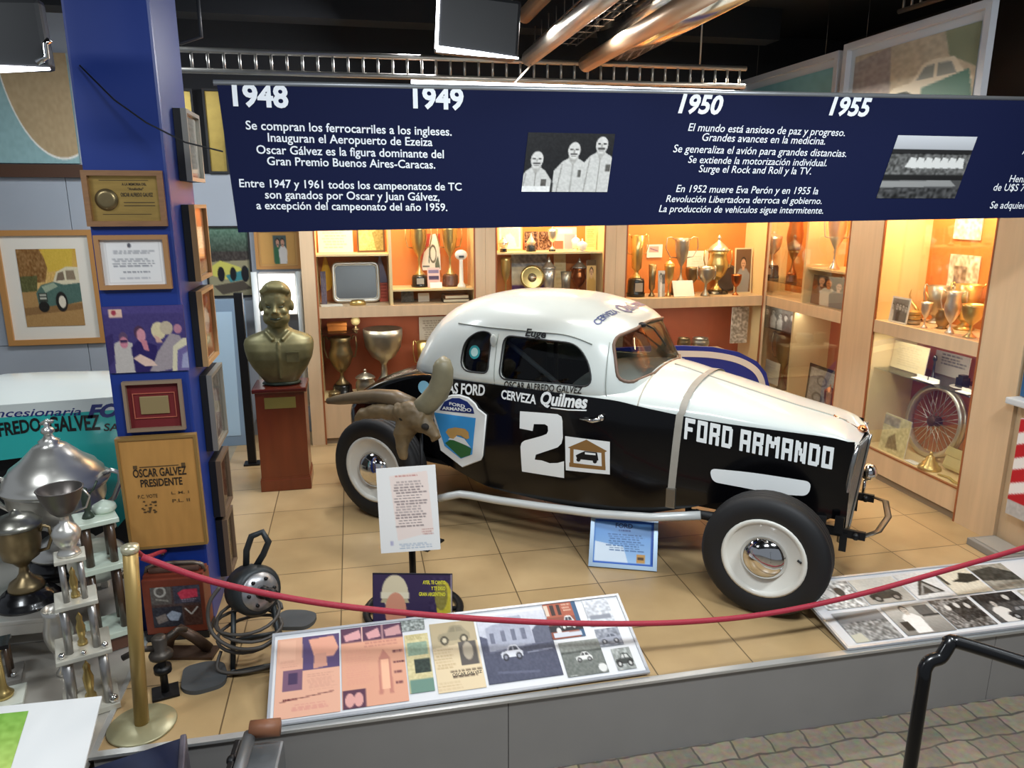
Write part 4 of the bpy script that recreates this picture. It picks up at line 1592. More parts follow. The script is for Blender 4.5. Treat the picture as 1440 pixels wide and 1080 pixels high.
def bw_photo(seed, w=40, h=30, kind=0):
    c = Canvas(w, h, 'b4b2ae')
    rr = random.Random(seed)
    if kind == 0:
        c.vgrad(0, .5, 'dcdad6', 'a8a6a2').rect(0, .55, 1, 1, '6a6864')
        c.car(.15, .35, .85, .85, '3a3a3a', '101010', 'b0b0b0', 'c8c8c8')
    elif kind == 1:
        c.vgrad(0, 1, '8a8884', '5c5a58')
        for i in range(5):
            c.person(.1 + .2 * i + rr.uniform(-.04, .04), .15 + rr.uniform(0, .15), .85, rr.choice(['d8d6d2', '303030', '6a6a6a']), 'cfcac4', '1c1c1c')
    elif kind == 2:
        c.vgrad(0, 1, 'd8d6d0', '97948e')
        c.person(.4, .12, .9, 'eceae6', 'c4beb6', '1c1c1c', .3)
        c.rect(.6, .15, 1, .5, '5a5a5a')
    elif kind == 3:
        c.vgrad(0, .6, '9a9896', '6a6866').noise(.35, 4, seed, 0, .35, 1, 1)
    return c.noise(.12, 3, seed)


def text_sheet(w=40, h=50, bg='efe6d4', ink='9a9080', n=12, seed=3):
    return Canvas(w, h, bg).rows(.12, .14, .9, .88, n, ink, seed)


# =================================================================== CABINET CONTENTS, BACK ROW
ZS = 1.3465


def bk(u, v, Y):
    return gy(u, v, Y)


def back_trophy(label, u, vtop, dpx, Y, zs, grp, **k):
    p = gy(u, vtop, Y)
    mpx = (ray(u, vtop) * (Y / ray(u, vtop).y)).length / 1110
    kk = dict(k)
    for key in ('bh', 'lid', 'handles', 'bd'):
        if key in kk:
            kk[key] *= mpx
    return trophy(label, (p.x, Y, zs), p.z - zs, dpx * mpx, group=grp, **kk)


def back_panel(name, label, cat, u0, u1, v0, v1, Y, zs, cv, grp=None, lean=.1, border=None, wall=False):
    a, b = gy(u0, v0, Y), gy(u1, v1, Y)
    H = (a.z - zs) if not wall else (a.z - b.z)
    z = zs if not wall else b.z
    return panel_item(name, label, cat, b.x - a.x, H / math.cos(lean), cv, ((a.x + b.x) / 2, Y, z), 0, lean, grp, border)


G1 = 'objects in the left back cabinet'
# silver tray
a, b = gy(468, 374, 7.46), gy(533, 420, 7.46)
t = thing('silver_tray', 'rectangular silver tray with grey centre and scalloped rim standing upright', 'tray', ((a.x + b.x) / 2, 7.46, ZS + .02), (-.14, 0, 0), G1)
W_, H_ = b.x - a.x, a.z - ZS
ol = rounded([(-W_ / 2, 0), (W_ / 2, 0), (W_ / 2, H_), (-W_ / 2, H_)], .05)
MB().prism(ol, 0, .006, 0, Mxz).build('plate', mat('dull_pewter', '77787a', .35, .8), t)
MB().tube([(x, -.012, z) for x, z in ol], .017, 8, closed=True).build('rim', silver, t)
MB().tube([(x * .93, -.012, H_ / 2 + (z - H_ / 2) * .9) for x, z in ol], .006, 6, closed=True).build('bead', silver, t)
p = gy(503, 420, 7.30)
t = thing('brass_badge', 'small oval brass badge lying in front of the silver tray', 'badge', (p.x, 7.30, ZS), (0, 0, 0), G1)
MB().lathe([(.001, 0), (.075, 0), (.078, .02), (.06, .045), (.001, .05)], 20, 0, None, True, 1, .6).build('badge', gold, t)
for u, c_, lb in ((457, 'f0b838', 'yellow cloth pennant hanging left of the silver tray'), (534, 'a6a2c0', 'lilac cloth pennant hanging right of the silver tray')):
    p = gy(u, 362, 7.56)
    mb = MB()
    rws = []
    for k in range(9):
        q_ = k / 8
        wd = .008 + .055 * min(1, q_ * 1.5) * (1 if q_ < .8 else 1 - (q_ - .8) * 2.5)
        rws.append([(-wd, .012 * math.sin(q_ * 5), -.33 * q_), (0, -.022 * math.sin(q_ * 4 + 1), -.34 * q_), (wd, .012 * math.sin(q_ * 6), -.32 * q_)])
    mb.grid(rws)
    mb.tube([(-.05, .03, 0), (.05, .03, 0)], .004, 5)
    tag(mb.build('pennant', mat('cloth_' + c_, c_, .8), None, (p.x, 7.56, p.z + .01)), lb, 'pennant', G1)
back_panel('certificate', 'large cream certificate on the upper shelf of the left back cabinet', 'certificate', 446, 497, 318, 356, 7.5, 1.8315, text_sheet(50, 40, 'f3e6cf', 'd9bfa0', 7), G1, .08)
c = Canvas(44, 40, 'd9b872').poly([(0, 0), (.35, 0), (.5, .6), (.2, 1), (0, 1)], 'ecd27c').poly([(.55, .2), (1, 0), (1, 1), (.7, 1)], '9a8a4a').noise(.15, 4)
back_panel('framed_picture', 'yellow and olive picture right of the cream certificate', 'picture', 501, 542, 318, 355, 7.48, 1.8315, c, G1, .08, mat('brown_thin_frame', '6a4a24', .5))
t = thing('paper_sheet', 'loose white papers lying under the yellow pennant', 'papers', (gy(466, 425, 7.3).x, 7.3, ZS), (0, 0, .12), G1)
MB().box(-.10, .10, -.07, .07, 0, .006).build('paper', card_w, t)
c = Canvas(30, 30, 'c05a44').rows(.1, .1, .9, .9, 5, '8a3020', 4)
back_panel('red_booklet', 'small rust red leaflet leaning under the lilac pennant', 'leaflet', 533, 546, 398, 421, 7.5, ZS, c, G1, .12)
c = Canvas(14, 40, '6a6070').noise(.15, 3)
back_panel('dark_folder', 'narrow dark grey folder standing at the far left of the shelf', 'folder', 450, 460, 382, 424, 7.4, ZS, c, G1, .05)
# right half, on the wooden inner shelf
zz = 1.4915
back_trophy('gold cup on dark round base at left of the caricature', 588, 318, 26, 7.44, zz, G1, metal=gold, bh=17, bd=25, handles=6, plate=True)
back_trophy('gold cup on dark round base at right of the caricature', 632, 318, 24, 7.44, zz, G1, metal=gold, bh=17, bd=25, base=wood_base, handles=6)
c = Canvas(36, 44, 'b8482a')
c.poly([(.0, .85), (.15, .5), (.4, .35), (.5, .05), (.75, 0), (.95, .35), (1, 1), (.05, 1)], 'f2ecd8').line(.45, .3, .38, .8, .05, '5c6a5a').ring(.6, .55, .18, .25, .25, '6a6048').poly([(.7, .8), (.85, .6), (.95, .95), (.7, .98)], '6a705a').rect(.05, .86, .4, .9, '3a3a38')
back_panel('caricature_card', 'white drawn caricature card between two gold cups', 'card', 592, 620, 329, 377, 7.55, zz + .15, c, G1, .04)
c = Canvas(30, 24, 'eec4bc').rect(.1, .12, .9, .3, '8a7a98').rect(.12, .42, .9, .6, '4a3a5a').rect(.2, .7, .8, .78, 'c88a86')
back_panel('pink_sign', 'small pink printed sign below the white caricature', 'sign', 601, 619, 377, 400, 7.34, zz, c, G1, .12)
back_panel('name_card', 'little white name card at the edge of the shelf under the pink sign', 'card', 605, 622, 398, 406, 7.26, zz, None, G1, .5)
p = gy(649, 404, 7.3)
t = thing('white_stand', 'white lollipop shaped stand with oval top and flared foot', 'stand', (p.x, 7.3, zz), 0, G1)
MB().lathe([(.045, 0), (.04, .02), (.022, .05), (.018, .25), (.02, .27)], 14).build('post', mat('white_enamel', 'f4f2ea', .3), t)
MB().ell((0, 0, .315), (.062, .03, .05)).build('disc', mat('white_enamel'), t)
MB().box(-.025, .025, -.032, -.029, .29, .31).build('mark', mat('dark_mark', '444a50', .5), t)
back_panel('dark_box', 'small dark box with a relief at the left under the inner shelf', 'box', 564, 582, 410, 424, 7.4, ZS, Canvas(16, 16, '5a5650').noise(.2, 3), G1, .05)
back_panel('name_card', 'white card tilted under the inner shelf beside the dark box', 'card', 588, 604, 413, 422, 7.4, ZS, None, G1, .3)
for k, (cl, lb) in enumerate((('4a3a2c', 'dark brown closed book under the white lollipop stand'), ('8a5a36', 'lighter brown book lying on top of the dark brown one'))):
    t = thing('book', lb, 'book', (gy(640, 420, 7.38).x, 7.38, ZS + .036 * k), (0, 0, .08 * k), G1)
    MB().box(-.13 + .01 * k, .13 - .01 * k, -.09, .09, 0, .035, bevel=.004).build('cover', mat('book_' + cl, cl, .6), t)
    MB().box(-.125 + .01 * k, .125 - .01 * k, -.0925, -.085, .006, .029).build('pages', mat('book_pages', 'd6cbb0', .8), t)
# lower compartment
zl, zg = .4385, 1.0915
back_trophy('tarnished bronze urn with curled handles at left of the lower compartment', 478, 474, 34, 7.46, zl, G1, metal=bronze, style='urn', bh=14, bd=30, handles=6)
back_trophy('huge silver bowl trophy, largest in the left back cabinet', 538, 462, 57, 7.42, zl, G1, metal=old_silver, style='bowl', bh=10, bd=22)
back_trophy('squat lidded silver pot in front of the huge bowl', 513, 518, 29, 7.31, zl, G1, metal=old_silver, style='pot', lid=14)
t = back_trophy('small dark teapot shaped pot at the lower left corner', 470, 545, 18, 7.265, zl, G1, metal=bronze, style='pot', lid=8, name='tea_pot', cat='pot')
back_trophy('gold horn shaped cup beside the rear corner of the car roof', 596, 480, 22, 7.45, zl, G1, metal=gold, style='beaker', handles=5)
c = text_sheet(40, 36, 'dcd8d0', 'a09a90', 9)
back_panel('certificate', 'whitish certificate high on the rust red backing beside the car roof', 'certificate', 589, 632, 446, 482, 7.6, 0, c, G1, 0, None, True)
t = thing('orange_box', 'low orange box on the small glass shelf above the bronze urn', 'box', (gy(474, 458, 7.4).x, 7.4, zg), 0, G1)
MB().box(-.09, .09, -.06, .06, 0, .07, bevel=.006).build('box', mat('orange_card', 'c87a34', .6), t)
MB().box(-.095, .095, -.065, .065, .05, .075, bevel=.004).build('lid', mat('orange_card'), t)
t = thing('globe_finial', 'pale cream ball on a small stem on the glass shelf', 'ornament', (gy(500, 455, 7.4).x, 7.4, zg), 0, G1)
MB().lathe([(.04, 0), (.03, .01), (.012, .03), (.012, .05)], 12).build('stem', bronze, t)
MB().ell((0, 0, .085), .045).build('ball', mat('cream_ball', 'd8c890', .35), t)

# ---- middle cabinet
G2 = 'objects in the middle back cabinet'
z2 = 1.8265
c = Canvas(34, 30, 'f4f0e4').rect(.1, .1, .9, .9, 'd8d2c0').poly([(.2, .9), (.3, .4), (.5, .3), (.7, .5), (.8, .9)], 'f4f2e8').noise(.08, 3)
back_panel('framed_photo', 'pale framed photograph at left of the upper middle shelf', 'photo', 700, 735, 316, 350, 7.5, z2, c, G2, .1, mat('cream_frame', 'cbb98c', .5))
back_trophy('small silver cone trophy on dark base at far left of upper shelf', 708, 330, 15, 7.35, z2, G2, style='beaker', bh=5, lid=12, lidp=PAG)
back_trophy('silver pointed trophy on black base before the dark photographs', 747, 326, 13, 7.36, z2, G2, style='beaker', bh=9, lid=16, lidp=PAG, bd=15)
for u0, u1, lb, sd_ in ((738, 757, 'dark crowd photograph behind the pointed silver trophy', 5), (758, 775, 'dark crowd photograph right of the pointed trophy', 6)):
    back_panel('crowd_photo', lb, 'photo', u0, u1, 326, 352, 7.55, z2, Canvas(24, 30, '6a4a34').noise(.7, 3, sd_), G2, .1)
back_trophy('silver goblet with lid breaking the line of the upper shelf edge', 777, 318, 15, 7.34, z2, G2, style='goblet', lid=6, bh=3)
c = Canvas(36, 32, 'e8c8c4').rect(.0, .6, .4, .95, 'c8644a').rect(.45, .3, .9, .95, 'c8a0b0').rect(.2, .1, .8, .3, 'f4e4dc')
back_panel('pink_photo', 'pink and white photograph on the upper middle shelf', 'photo', 780, 811, 320, 351, 7.54, z2, c, G2, .1)
back_trophy('white mushroom shaped trophy, taller of two at right of upper shelf', 810, 330, 13, 7.4, z2, G2, metal=mat('white_enamel'), style='beaker', lid=8)
back_trophy('white mushroom shaped trophy, lower one nearer the yellow panel', 819, 335, 16, 7.3, z2, G2, metal=mat('white_enamel'), style='beaker', lid=9)
back_panel('yellow_document', 'pale yellow document standing at right end of upper shelf', 'document', 824, 838, 318, 350, 7.40, z2, text_sheet(20, 36, 'ecdf98', 'c8b468', 9), G2, .05)
back_trophy('bronze goblet on dark foot, leftmost on the lower middle shelf', 711, 362, 16, 7.36, ZS, G2, metal=gold, style='goblet', bh=4, base=wood_base)
c = Canvas(40, 44, 'e8dcc0').rect(0, 0, 1, .3, 'a8a4a4').noise(.3, 3, 8, 0, 0, 1, .3).rect(0, .72, 1, 1, '6a4a90').noise(.1, 4)
back_panel('purple_photo', 'photograph with a purple band behind the oval gold plate', 'photo', 720, 770, 358, 412, 7.56, ZS, c, G2, .08)
p = gy(748, 410, 7.36)
t = thing('gold_plate', 'oval gold plate with silver centre on a small stand', 'plate', (p.x, 7.36, ZS), 0, G2)
MB().lathe([(.001, 0), (.10, .004), (.125, .018), (.10, .012), (.001, .008)], 24, 0, Matrix.Translation((0, 0, .22)) @ Matrix.Rotation(R(80), 4, 'X')).build('dish', gold, t)
MB().lathe([(.045, 0), (.04, .01), (.012, .04), (.012, .11)], 12).build('stand', silver, t)
MB().lathe([(.001, 0), (.045, .002), (.001, .012)], 16, 0, Matrix.Translation((0, -.012, .22)) @ Matrix.Rotation(R(80), 4, 'X')).build('emblem', silver, t)
back_trophy('tall silver pagoda topped cup rising above the shelf line', 772, 360, 20, 7.38, ZS, G2, style='beaker', bh=4, lid=18, lidp=PAG)
back_trophy('plain silver beaker between the pagoda cup and the dark trophy', 796, 382, 16, 7.32, ZS, G2, metal=old_silver, style='beaker')
back_trophy('dark bodied trophy with white conical lid', 815, 362, 20, 7.47, ZS, G2, metal=copper, style='urn', bh=6, base=wood_base, lid=15, lidp=PAG, hm=silver, handles=3)
c = Canvas(18, 40, 'd8b070').person(.5, .2, .8, 'c89a50', 'd8a880', '2a1a10', .7).rect(0, 0, 1, .15, '5a4020')
back_panel('standing_photo', 'tall narrow photograph of a standing figure by the right post', 'photo', 826, 838, 366, 410, 7.28, ZS, c, G2, .05)
c = Canvas(24, 24, 'e08034').noise(.05, 4)
back_panel('document', 'pale cream paper leaning behind the pagoda topped cup', 'paper', 780, 796, 358, 400, 7.56, ZS, text_sheet(18, 30, 'f0d8a4', 'e2c48a', 7), G2, .08)

# ---- corner cabinet
G3 = 'objects in the back corner cabinet'
back_trophy('tall open square-handled trophy on big black base with white label', 897, 331, 20, 7.40, ZS, G3, metal=gold, style='beaker', bh=26, bd=27, handles=7, plate=True)
c = Canvas(24, 20, 'f0ece0').rect(.15, .15, .75, .6, 'd8a8a0').line(.2, .3, .7, .5, .08, '7a6a8a')
back_panel('small_picture', 'little white picture fixed on the orange wall above the small cups', 'picture', 910, 931, 344, 362, 7.62, 0, c, G3, 0, None, True)
back_trophy('narrow dark beaker beside the big black base', 918, 372, 12, 7.35, ZS, G3, metal=bronze, style='beaker')
back_panel('small_card', 'tiny upright photo card between dark beaker and lidded cup', 'photo', 927, 935, 381, 410, 7.27, ZS, bw_photo(3, 16, 30, 2), G3, .08)
back_trophy('slim lidded silver gold cup left of the tall two-handled cup', 942, 362, 15, 7.33, ZS, G3, metal=gold, style='goblet', lid=10)
back_trophy('tall two-handled silver cup on black base with wide curled handles', 960, 335, 21, 7.42, ZS, G3, metal=old_silver, style='goblet', bh=18, bd=28, handles=14)
back_panel('name_card', 'white card leaning against the black base of the two-handled cup', 'card', 949, 977, 396, 412, 7.24, ZS, None, G3, .4)
back_panel('shield_card', 'white pentagon shaped card behind the bowl cup', 'card', 967, 995, 353, 378, 7.6, 0, Canvas(20, 20, 'f6f0e0').rows(.2, .3, .8, .8, 4, 'e4dcc4', 2), G3, 0, None, True)
back_trophy('wide silver bowl cup on thin stem in the middle of the corner shelf', 994, 375, 24, 7.28, ZS, G3, metal=old_silver, style='bowl', handles=2)
back_trophy('dark low goblet behind the wide bowl cup', 974, 376, 20, 7.5, ZS, G3, metal=bronze, style='goblet')
back_trophy('big lidded gold trophy with two handles, tallest in the corner', 1012, 330, 29, 7.47, ZS, G3, metal=gold, style='urn', bh=4, bd=34, lid=22, handles=7, hm=silver)
p = gy(1021, 405, 7.58)
t = thing('pewter_dish', 'round pewter dish standing on edge behind the lidded gold trophy', 'dish', (p.x, 7.585, ZS), 0, G3)
MB().lathe([(.001, 0), (.12, .004), (.15, .02), (.12, .012), (.001, .008)], 24, 0, Matrix.Translation((0, 0, .15)) @ Matrix.Rotation(R(78), 4, 'X')).build('dish', mat('dull_pewter'), t)
back_trophy('small dark goblet in front of the standing portrait', 1036, 386, 15, 7.28, ZS, G3, metal=copper, style='goblet')
c = Canvas(26, 50, '7a5a40').person(.5, .2, .85, '9a9a98', 'd8a884', '3a2a1c', .7)
back_panel('standing_portrait', 'tall portrait photograph with pale border in the cabinet corner', 'photo', 1036, 1056, 349, 408, 7.40, ZS, c, G3, .06, mat('pale_border', 'e8dcb4', .6))
for u, lb, st_ in ((985, 'shallow silver bowl seen above the blue board', 'bowl'), (962, 'dark small cups row left of the shallow bowl, above the blue board', 'pot')):
    back_trophy(lb, u, 475, 26 if u > 980 else 20, 7.4, .7501, G3, metal=old_silver if u > 980 else bronze, style='pot')
MBs = thing('wood_stand', 'low wooden stand under the bowls behind the blue board', 'stand', (gy(980, 490, 7.4).x, 7.4, .4385), 0, G3)
MB().box(-.3, .3, -.12, .12, .285, .311).build('top', beech_in, MBs)
for sx in (-.28, .28):
    MB().box(sx - .015, sx + .015, -.1, .1, 0, .285).build('leg', beech_in, MBs)
back_panel('speckled_photo', 'tall speckled photograph beside the corner post below the shelf', 'photo', 1030, 1050, 432, 482, 7.36, 0, Canvas(20, 40, 'b8a898').noise(.5, 3, 12), G3, 0, None, True)

# =================================================================== CABINET CONTENTS, RIGHT WALL


def rt_trophy(label, u, vtop, dpx, X, zs, grp, **k):
    p = gx(u, vtop, X)
    mpx = (p - CAMP).length / 1130
    kk = dict(k)
    for key in ('bh', 'lid', 'handles', 'bd'):
        if key in kk:
            kk[key] *= mpx
    return trophy(label, (X, p.y, zs), p.z - zs, dpx * mpx, group=grp, rot=-PI / 2 + .6, **kk)


def rt_panel(name, label, cat, u0, u1, vt, X, zs, cv, grp=None, lean=.08, border=None, zb=None, H=None):
    a, b = gx(u0, vt, X), gx(u1, vt, X)
    z = zs
    Hh = H or (a.z - zs)
    return panel_item(name, label, cat, a.y - b.y, Hh, cv, (X, (a.y + b.y) / 2, z), -PI / 2, lean, grp, border)


G4 = 'objects in the corner cabinet of the right wall'
rt_trophy('silver cup on stepped black base behind the glass shelf front', 1089, 325, 24, 4.46, 1.5015, G4, style='goblet', bh=18, bd=22, lid=8, plate=True)
rt_trophy('reddish copper and silver cup right of the black-based cup', 1121, 300, 22, 4.42, 1.5015, G4, metal=copper, style='urn', bh=10, base=wood_base)
rt_trophy('bright silver trophy with flaring foot, closest to the post', 1180, 300, 26, 4.42, 1.6915, G4, style='goblet', handles=5)
rt_panel('small_photo', 'small framed photo on the little shelf left of bright silver trophy', 'photo', 1137, 1159, 354, 4.6, 1.6915, Canvas(24, 20, 'c8b070').noise(.4, 3, 21), G4, .05, mat('gold_thin', 'a8884a', .5))
c = Canvas(44, 40, '3a2420').person(.28, .05, .95, '7a4a30', 'e0a880', '6a5a50', .5).person(.5, .1, .95, 'd8d0c0', 'd88850', '6a2a14', .4).person(.8, .15, .95, '8a8a88', 'c8a088', '2a1c18', .42)
rt_panel('couple_photo', 'colour photograph of people leaning inside the right corner cabinet', 'photo', 1143, 1190, 386, 4.36, ZS, c, G4, .06)
rt_panel('portrait_frame', 'dark framed black and white photograph under the shelf rail', 'photo', 1076, 1122, 440, 4.45, 0, bw_photo(31, 40, 26, 1), G4, 0, mat('dark_frame', '2a2420', .5), H=.27).location.z = .955
rt_panel('grey_photo', 'large grey photograph with dark frame standing behind the car bonnet', 'photo', 1136, 1178, 510, 4.40, .31, Canvas(36, 50, '9a9896').noise(.2, 3, 9).ring(.5, .3, .2, .14, .3, '6a6866').ring(.4, .75, .2, .14, .3, '5a5856'), G4, .06, mat('dark_frame'))
rt_panel('white_paper', 'white sheet of paper standing left in the lower corner cabinet', 'paper', 1076, 1096, 505, 4.36, .40, text_sheet(20, 30, 'd4cdb8', 'c4bda8', 6), G4, .06)
rt_trophy('orange brown rounded cup in front of the grey photograph', 1168, 540, 15, 4.345, .30, G4, metal=copper, style='goblet', lid=10)
rt_trophy('dark tall cup in shadow left of the cabinet divider', 1105, 470, 26, 4.55, .30, G4, metal=bronze, style='goblet', handles=6)

G5 = 'objects in the nearest right wall cabinet'
rt_panel('wall_photo', 'upper photograph on the orange wall of the nearest cabinet', 'photo', 1345, 1384, 300, 4.71, 0, Canvas(30, 36, 'e8e0d0').noise(.5, 4, 41), G5, 0, H=.34).location.z = 2.02
rt_panel('wall_photo', 'square photograph on the orange wall just below the upper one', 'photo', 1337, 1380, 358, 4.71, 0, Canvas(34, 30, 'e4dac4').rect(.2, .3, .6, .9, 'a08a78').noise(.5, 4, 42), G5, 0, H=.30).location.z = 1.60
rt_panel('framed_photo', 'small white framed group photo at left of the nearest cabinet shelf', 'photo', 1253, 1279, 416, 4.31, ZS, bw_photo(43, 26, 26, 1), G5, .1, card_w)
p = gx(1284, 450, 4.40)
for k in range(3):
    t = thing('folded_tray', ('lowest', 'middle', 'topmost')[k] + ' of three flat gilded trays stacked by the small group photo', 'tray', (4.40, p.y, ZS + .036 * k), (0, 0, .2 * k), G5)
    MB().lathe([(.001, 0), (.05, 0), (.062, .03), (.058, .034), (.046, .008), (.001, .008)], 20).build('tray', gold if k else old_silver, t)
p = gx(1294, 420, 4.55)
t = thing('antler_ornament', 'pair of curled gilded horns above the stacked trays', 'ornament', (4.55, p.y, ZS), -PI / 2, G5)
t.scale = (.8, .8, .85)
MB().lathe([(.05, 0), (.045, .02), (.02, .05), (.02, .09)], 12).build('foot', wood_base, t)
for sg in (-1, 1):
    MB().tube([(0, 0, .08), (sg * .04, 0, .12), (sg * .10, -.01, .17), (sg * .13, -.02, .24), (sg * .10, -.03, .30)], [.016, .018, .015, .011, .004], 8).build('horn', gold, t)
rt_trophy('slim silver goblet in front of the wide dark tankard', 1304, 425, 14, 4.36, ZS, G5, style='goblet')
rt_trophy('wide dark tankard at the back of the nearest cabinet', 1322, 402, 28, 4.62, ZS, G5, metal=old_silver, style='beaker', handles=4)
rt_trophy('embossed silver cup with one curled handle on round gold foot', 1343, 410, 20, 4.36, ZS, G5, metal=silver, style='urn', handles=5)
rt_trophy('tallest gold rimmed cup by the right post of nearest cabinet', 1364, 400, 32, 4.60, ZS, G5, metal=gold, style='beaker', handles=5)
rt_trophy('lower gold cup standing before the tall rimmed cup', 1370, 428, 27, 4.37, ZS, G5, metal=gold, style='goblet')
rt_trophy('dark rounded pot between tankard and embossed cup', 1328, 435, 18, 4.47, ZS, G5, metal=bronze, style='pot')
# middle glass shelf
rt_panel('old_document', 'yellowed document sheet at left on the glass shelf of nearest cabinet', 'document', 1256, 1306, 478, 4.47, .9365, text_sheet(40, 30, 'e0d0a4', 'c8b890', 9), G5, .1)
rt_panel('text_sign', 'grey printed sign at right behind the glass shelf objects', 'sign', 1316, 1366, 492, 4.66, .9365, Canvas(36, 26, 'a9a29a').rows(.15, .1, .9, .6, 4, '4a4644', 5, .5), G5, .05)
p = gx(1313, 520, 4.45)
t = thing('upright_instrument', 'thin black upright instrument on the glass shelf', 'instrument', (4.45, p.y, .9365), -PI / 2, G5)
MB().lathe([(.04, 0), (.035, .012), (.01, .03), (.008, .15), (.018, .16), (.012, .19), (.001, .2)], 14).build('stem', black_base, t)
MB().box(-.06, -.03, -.02, .02, 0, .012, bevel=.003).build('foot', black_base, t)
p = gx(1354, 535, 4.45)
t = thing('ink_well', 'dark square inkwell on a silver dish', 'inkwell', (4.45, p.y, .9365), 0, G5)
MB().lathe([(.05, 0), (.085, .014), (.08, .016), (.001, .006)], 18).build('dish', silver, t)
MB().box(-.035, .035, -.035, .035, .008, .085, bevel=.006).build('bottle', black_base, t)
MB().box(-.025, .025, -.025, .025, .085, .105, bevel=.004).build('stopper', black_base, t)
for u, v, lb in ((1293, 528, 'white caption card left on the glass shelf of nearest cabinet'), (1309, 537, 'white caption card in the middle of the glass shelf'), (1356, 553, 'white caption card in front of the inkwell')):
    p = gx(u, v, 4.36)
    t = thing('caption_card', lb, 'card', (4.36, p.y, .9375), (0, 0, -PI / 2), G5)
    MB().box(-.055, .055, -.03, .03, 0, .005).box(-.055, .055, .025, .03, .005, .03).build('card', card_w, t)
# wire wheel
p = gx(1300, 590, 4.50)
t = thing('antique_wheel', 'spoked silver wire wheel leaning in the bottom of the nearest cabinet', 'wheel', (4.56, p.y, .262), (0, R(8), 0), G5)
Rw = .30
Tw = Matrix.Translation((0, 0, Rw)) @ Matrix.Rotation(R(90), 4, 'Y')
MB().lathe([(Rw * .88, -.03), (Rw, -.028), (Rw * .97, -.012), (Rw * .9, 0), (Rw * .97, .012), (Rw, .028), (Rw * .88, .03), (Rw * .84, 0), (Rw * .88, -.03)], 44, 0, Tw).build('rim', silver, t)
MB().lathe([(.03, -.05), (.045, -.04), (.045, .03), (.03, .05)], 18, 0, Tw).build('hub', mat('rusty_hub', '6a4c36', .5, .6), t)
spk = MB()
for k in range(36):
    a0 = 2 * PI * k / 36
    a1 = a0 + (.35 if k % 2 else -.35)
    spk.tube([Tw @ Vector((.042 * math.cos(a1), .042 * math.sin(a1), -.035 if k % 4 < 2 else .03)), Tw @ Vector((Rw * .88 * math.cos(a0), Rw * .88 * math.sin(a0), 0))], .0028, 5)
o_ = spk.build('spokes', mat('spoke_steel', 'd0ccc4', .3, .9), t)
p = gx(1305, 655, 4.36)
t = thing('brass_bell', 'stepped round brass bell foot in front of the wire wheel', 'bell', (4.375, p.y, .2565), 0, G5)
MB().lathe([(.085, 0), (.085, .015), (.075, .03), (.06, .035), (.055, .06), (.04, .065), (.03, .10), (.012, .115), (.001, .12)], 24).build('bell', gold, t)
MB().lathe([(.014, .112), (.012, .14), (.001, .145)], 10).build('knob', gold, t)
p = gx(1343, 640, 4.46)
t = thing('leather_pouch', 'pale cream leather pouch leaning at right of the brass bell', 'pouch', (4.46, p.y, .28), (-.35, 0, -PI / 2), G5)
MB().box(-.13, .13, 0, .06, 0, .17, bevel=.025).build('pouch', mat('cream_leather', 'cfc38c', .6, noise=.1), t)
MB().box(-.135, .135, -.006, .01, .10, .172, bevel=.004).build('flap', mat('cream_leather_dark', 'c2b47c', .6), t)
rt_panel('old_photo', 'old yellowed photo collage left of the wire wheel', 'photo', 1241, 1279, 580, 4.33, .2565, Canvas(36, 40, 'd8cf9c').poly([(.3, .6), (.5, .45), (.7, .85), (.25, .9)], '8a7a58').rect(0, .05, .6, .3, 'b0a890').noise(.2, 4, 51), G5, .12)
p = gx(1282, 648, 4.34)
t = thing('caption_card', 'white caption card on the cabinet floor before the wire wheel', 'card', (4.35, p.y, .2575), (0, 0, -PI / 2), G5)
MB().box(-.06, .06, -.03, .03, 0, .005).build('card', card_w, t)
p = gx(1338, 665, 4.34)
t = thing('leather_strap', 'yellowish folded strap lying at the right front of the cabinet floor', 'strap', (4.34, p.y, .2575), (0, 0, -PI / 2), G5)
MB().tube([(-.12, 0, .006), (-.04, .02, .010), (.05, -.01, .008), (.13, .01, .006)], .014, 8, flat=.4).build('strap', mat('yellow_strap', 'b5a052', .6), t)
def smooth_path(P, k=6):
    out_ = []
    n = len(P)
    for i in range(n - 1):
        p0, p1, p2, p3 = P[max(0, i - 1)], P[i], P[i + 1], P[min(n - 1, i + 2)]
        for j in range(k):
            s_ = j / k
            out_.append(.5 * ((2 * p1) + (p2 - p0) * s_ + (2 * p0 - 5 * p1 + 4 * p2 - p3) * s_ ** 2 + (3 * p1 - p0 - 3 * p2 + p3) * s_ ** 3))
    out_.append(P[-1])
    return out_



# =================================================================== COLUMN FRAMES
wood_fr = mat('walnut_frame', '8a6544', .45, noise=.12, nscale=10, stretch=(1, 1, 8))
gold_fr = mat('gilt_frame', 'b08a50', .4, .3)
dark_fr = mat('black_frame', '121214', .5)
YC = 4.05
GC = 'framed pieces on the blue column'


def col_frame(label, cat, u0, u1, v0, v1, cv, fm, fw, mount=None, mw=0.0, d=.03, **k):
    a, b = gy(u0, v0, YC - d), gy(u1, v1, YC - d)
    return framed(k.pop('name', 'framed_plaque'), label, cat, b.x - a.x, a.z - b.z, cv, fm, fw, d, ((a.x + b.x) / 2, YC - .001, (a.z + b.z) / 2), 0, mount, mw, GC, **k)


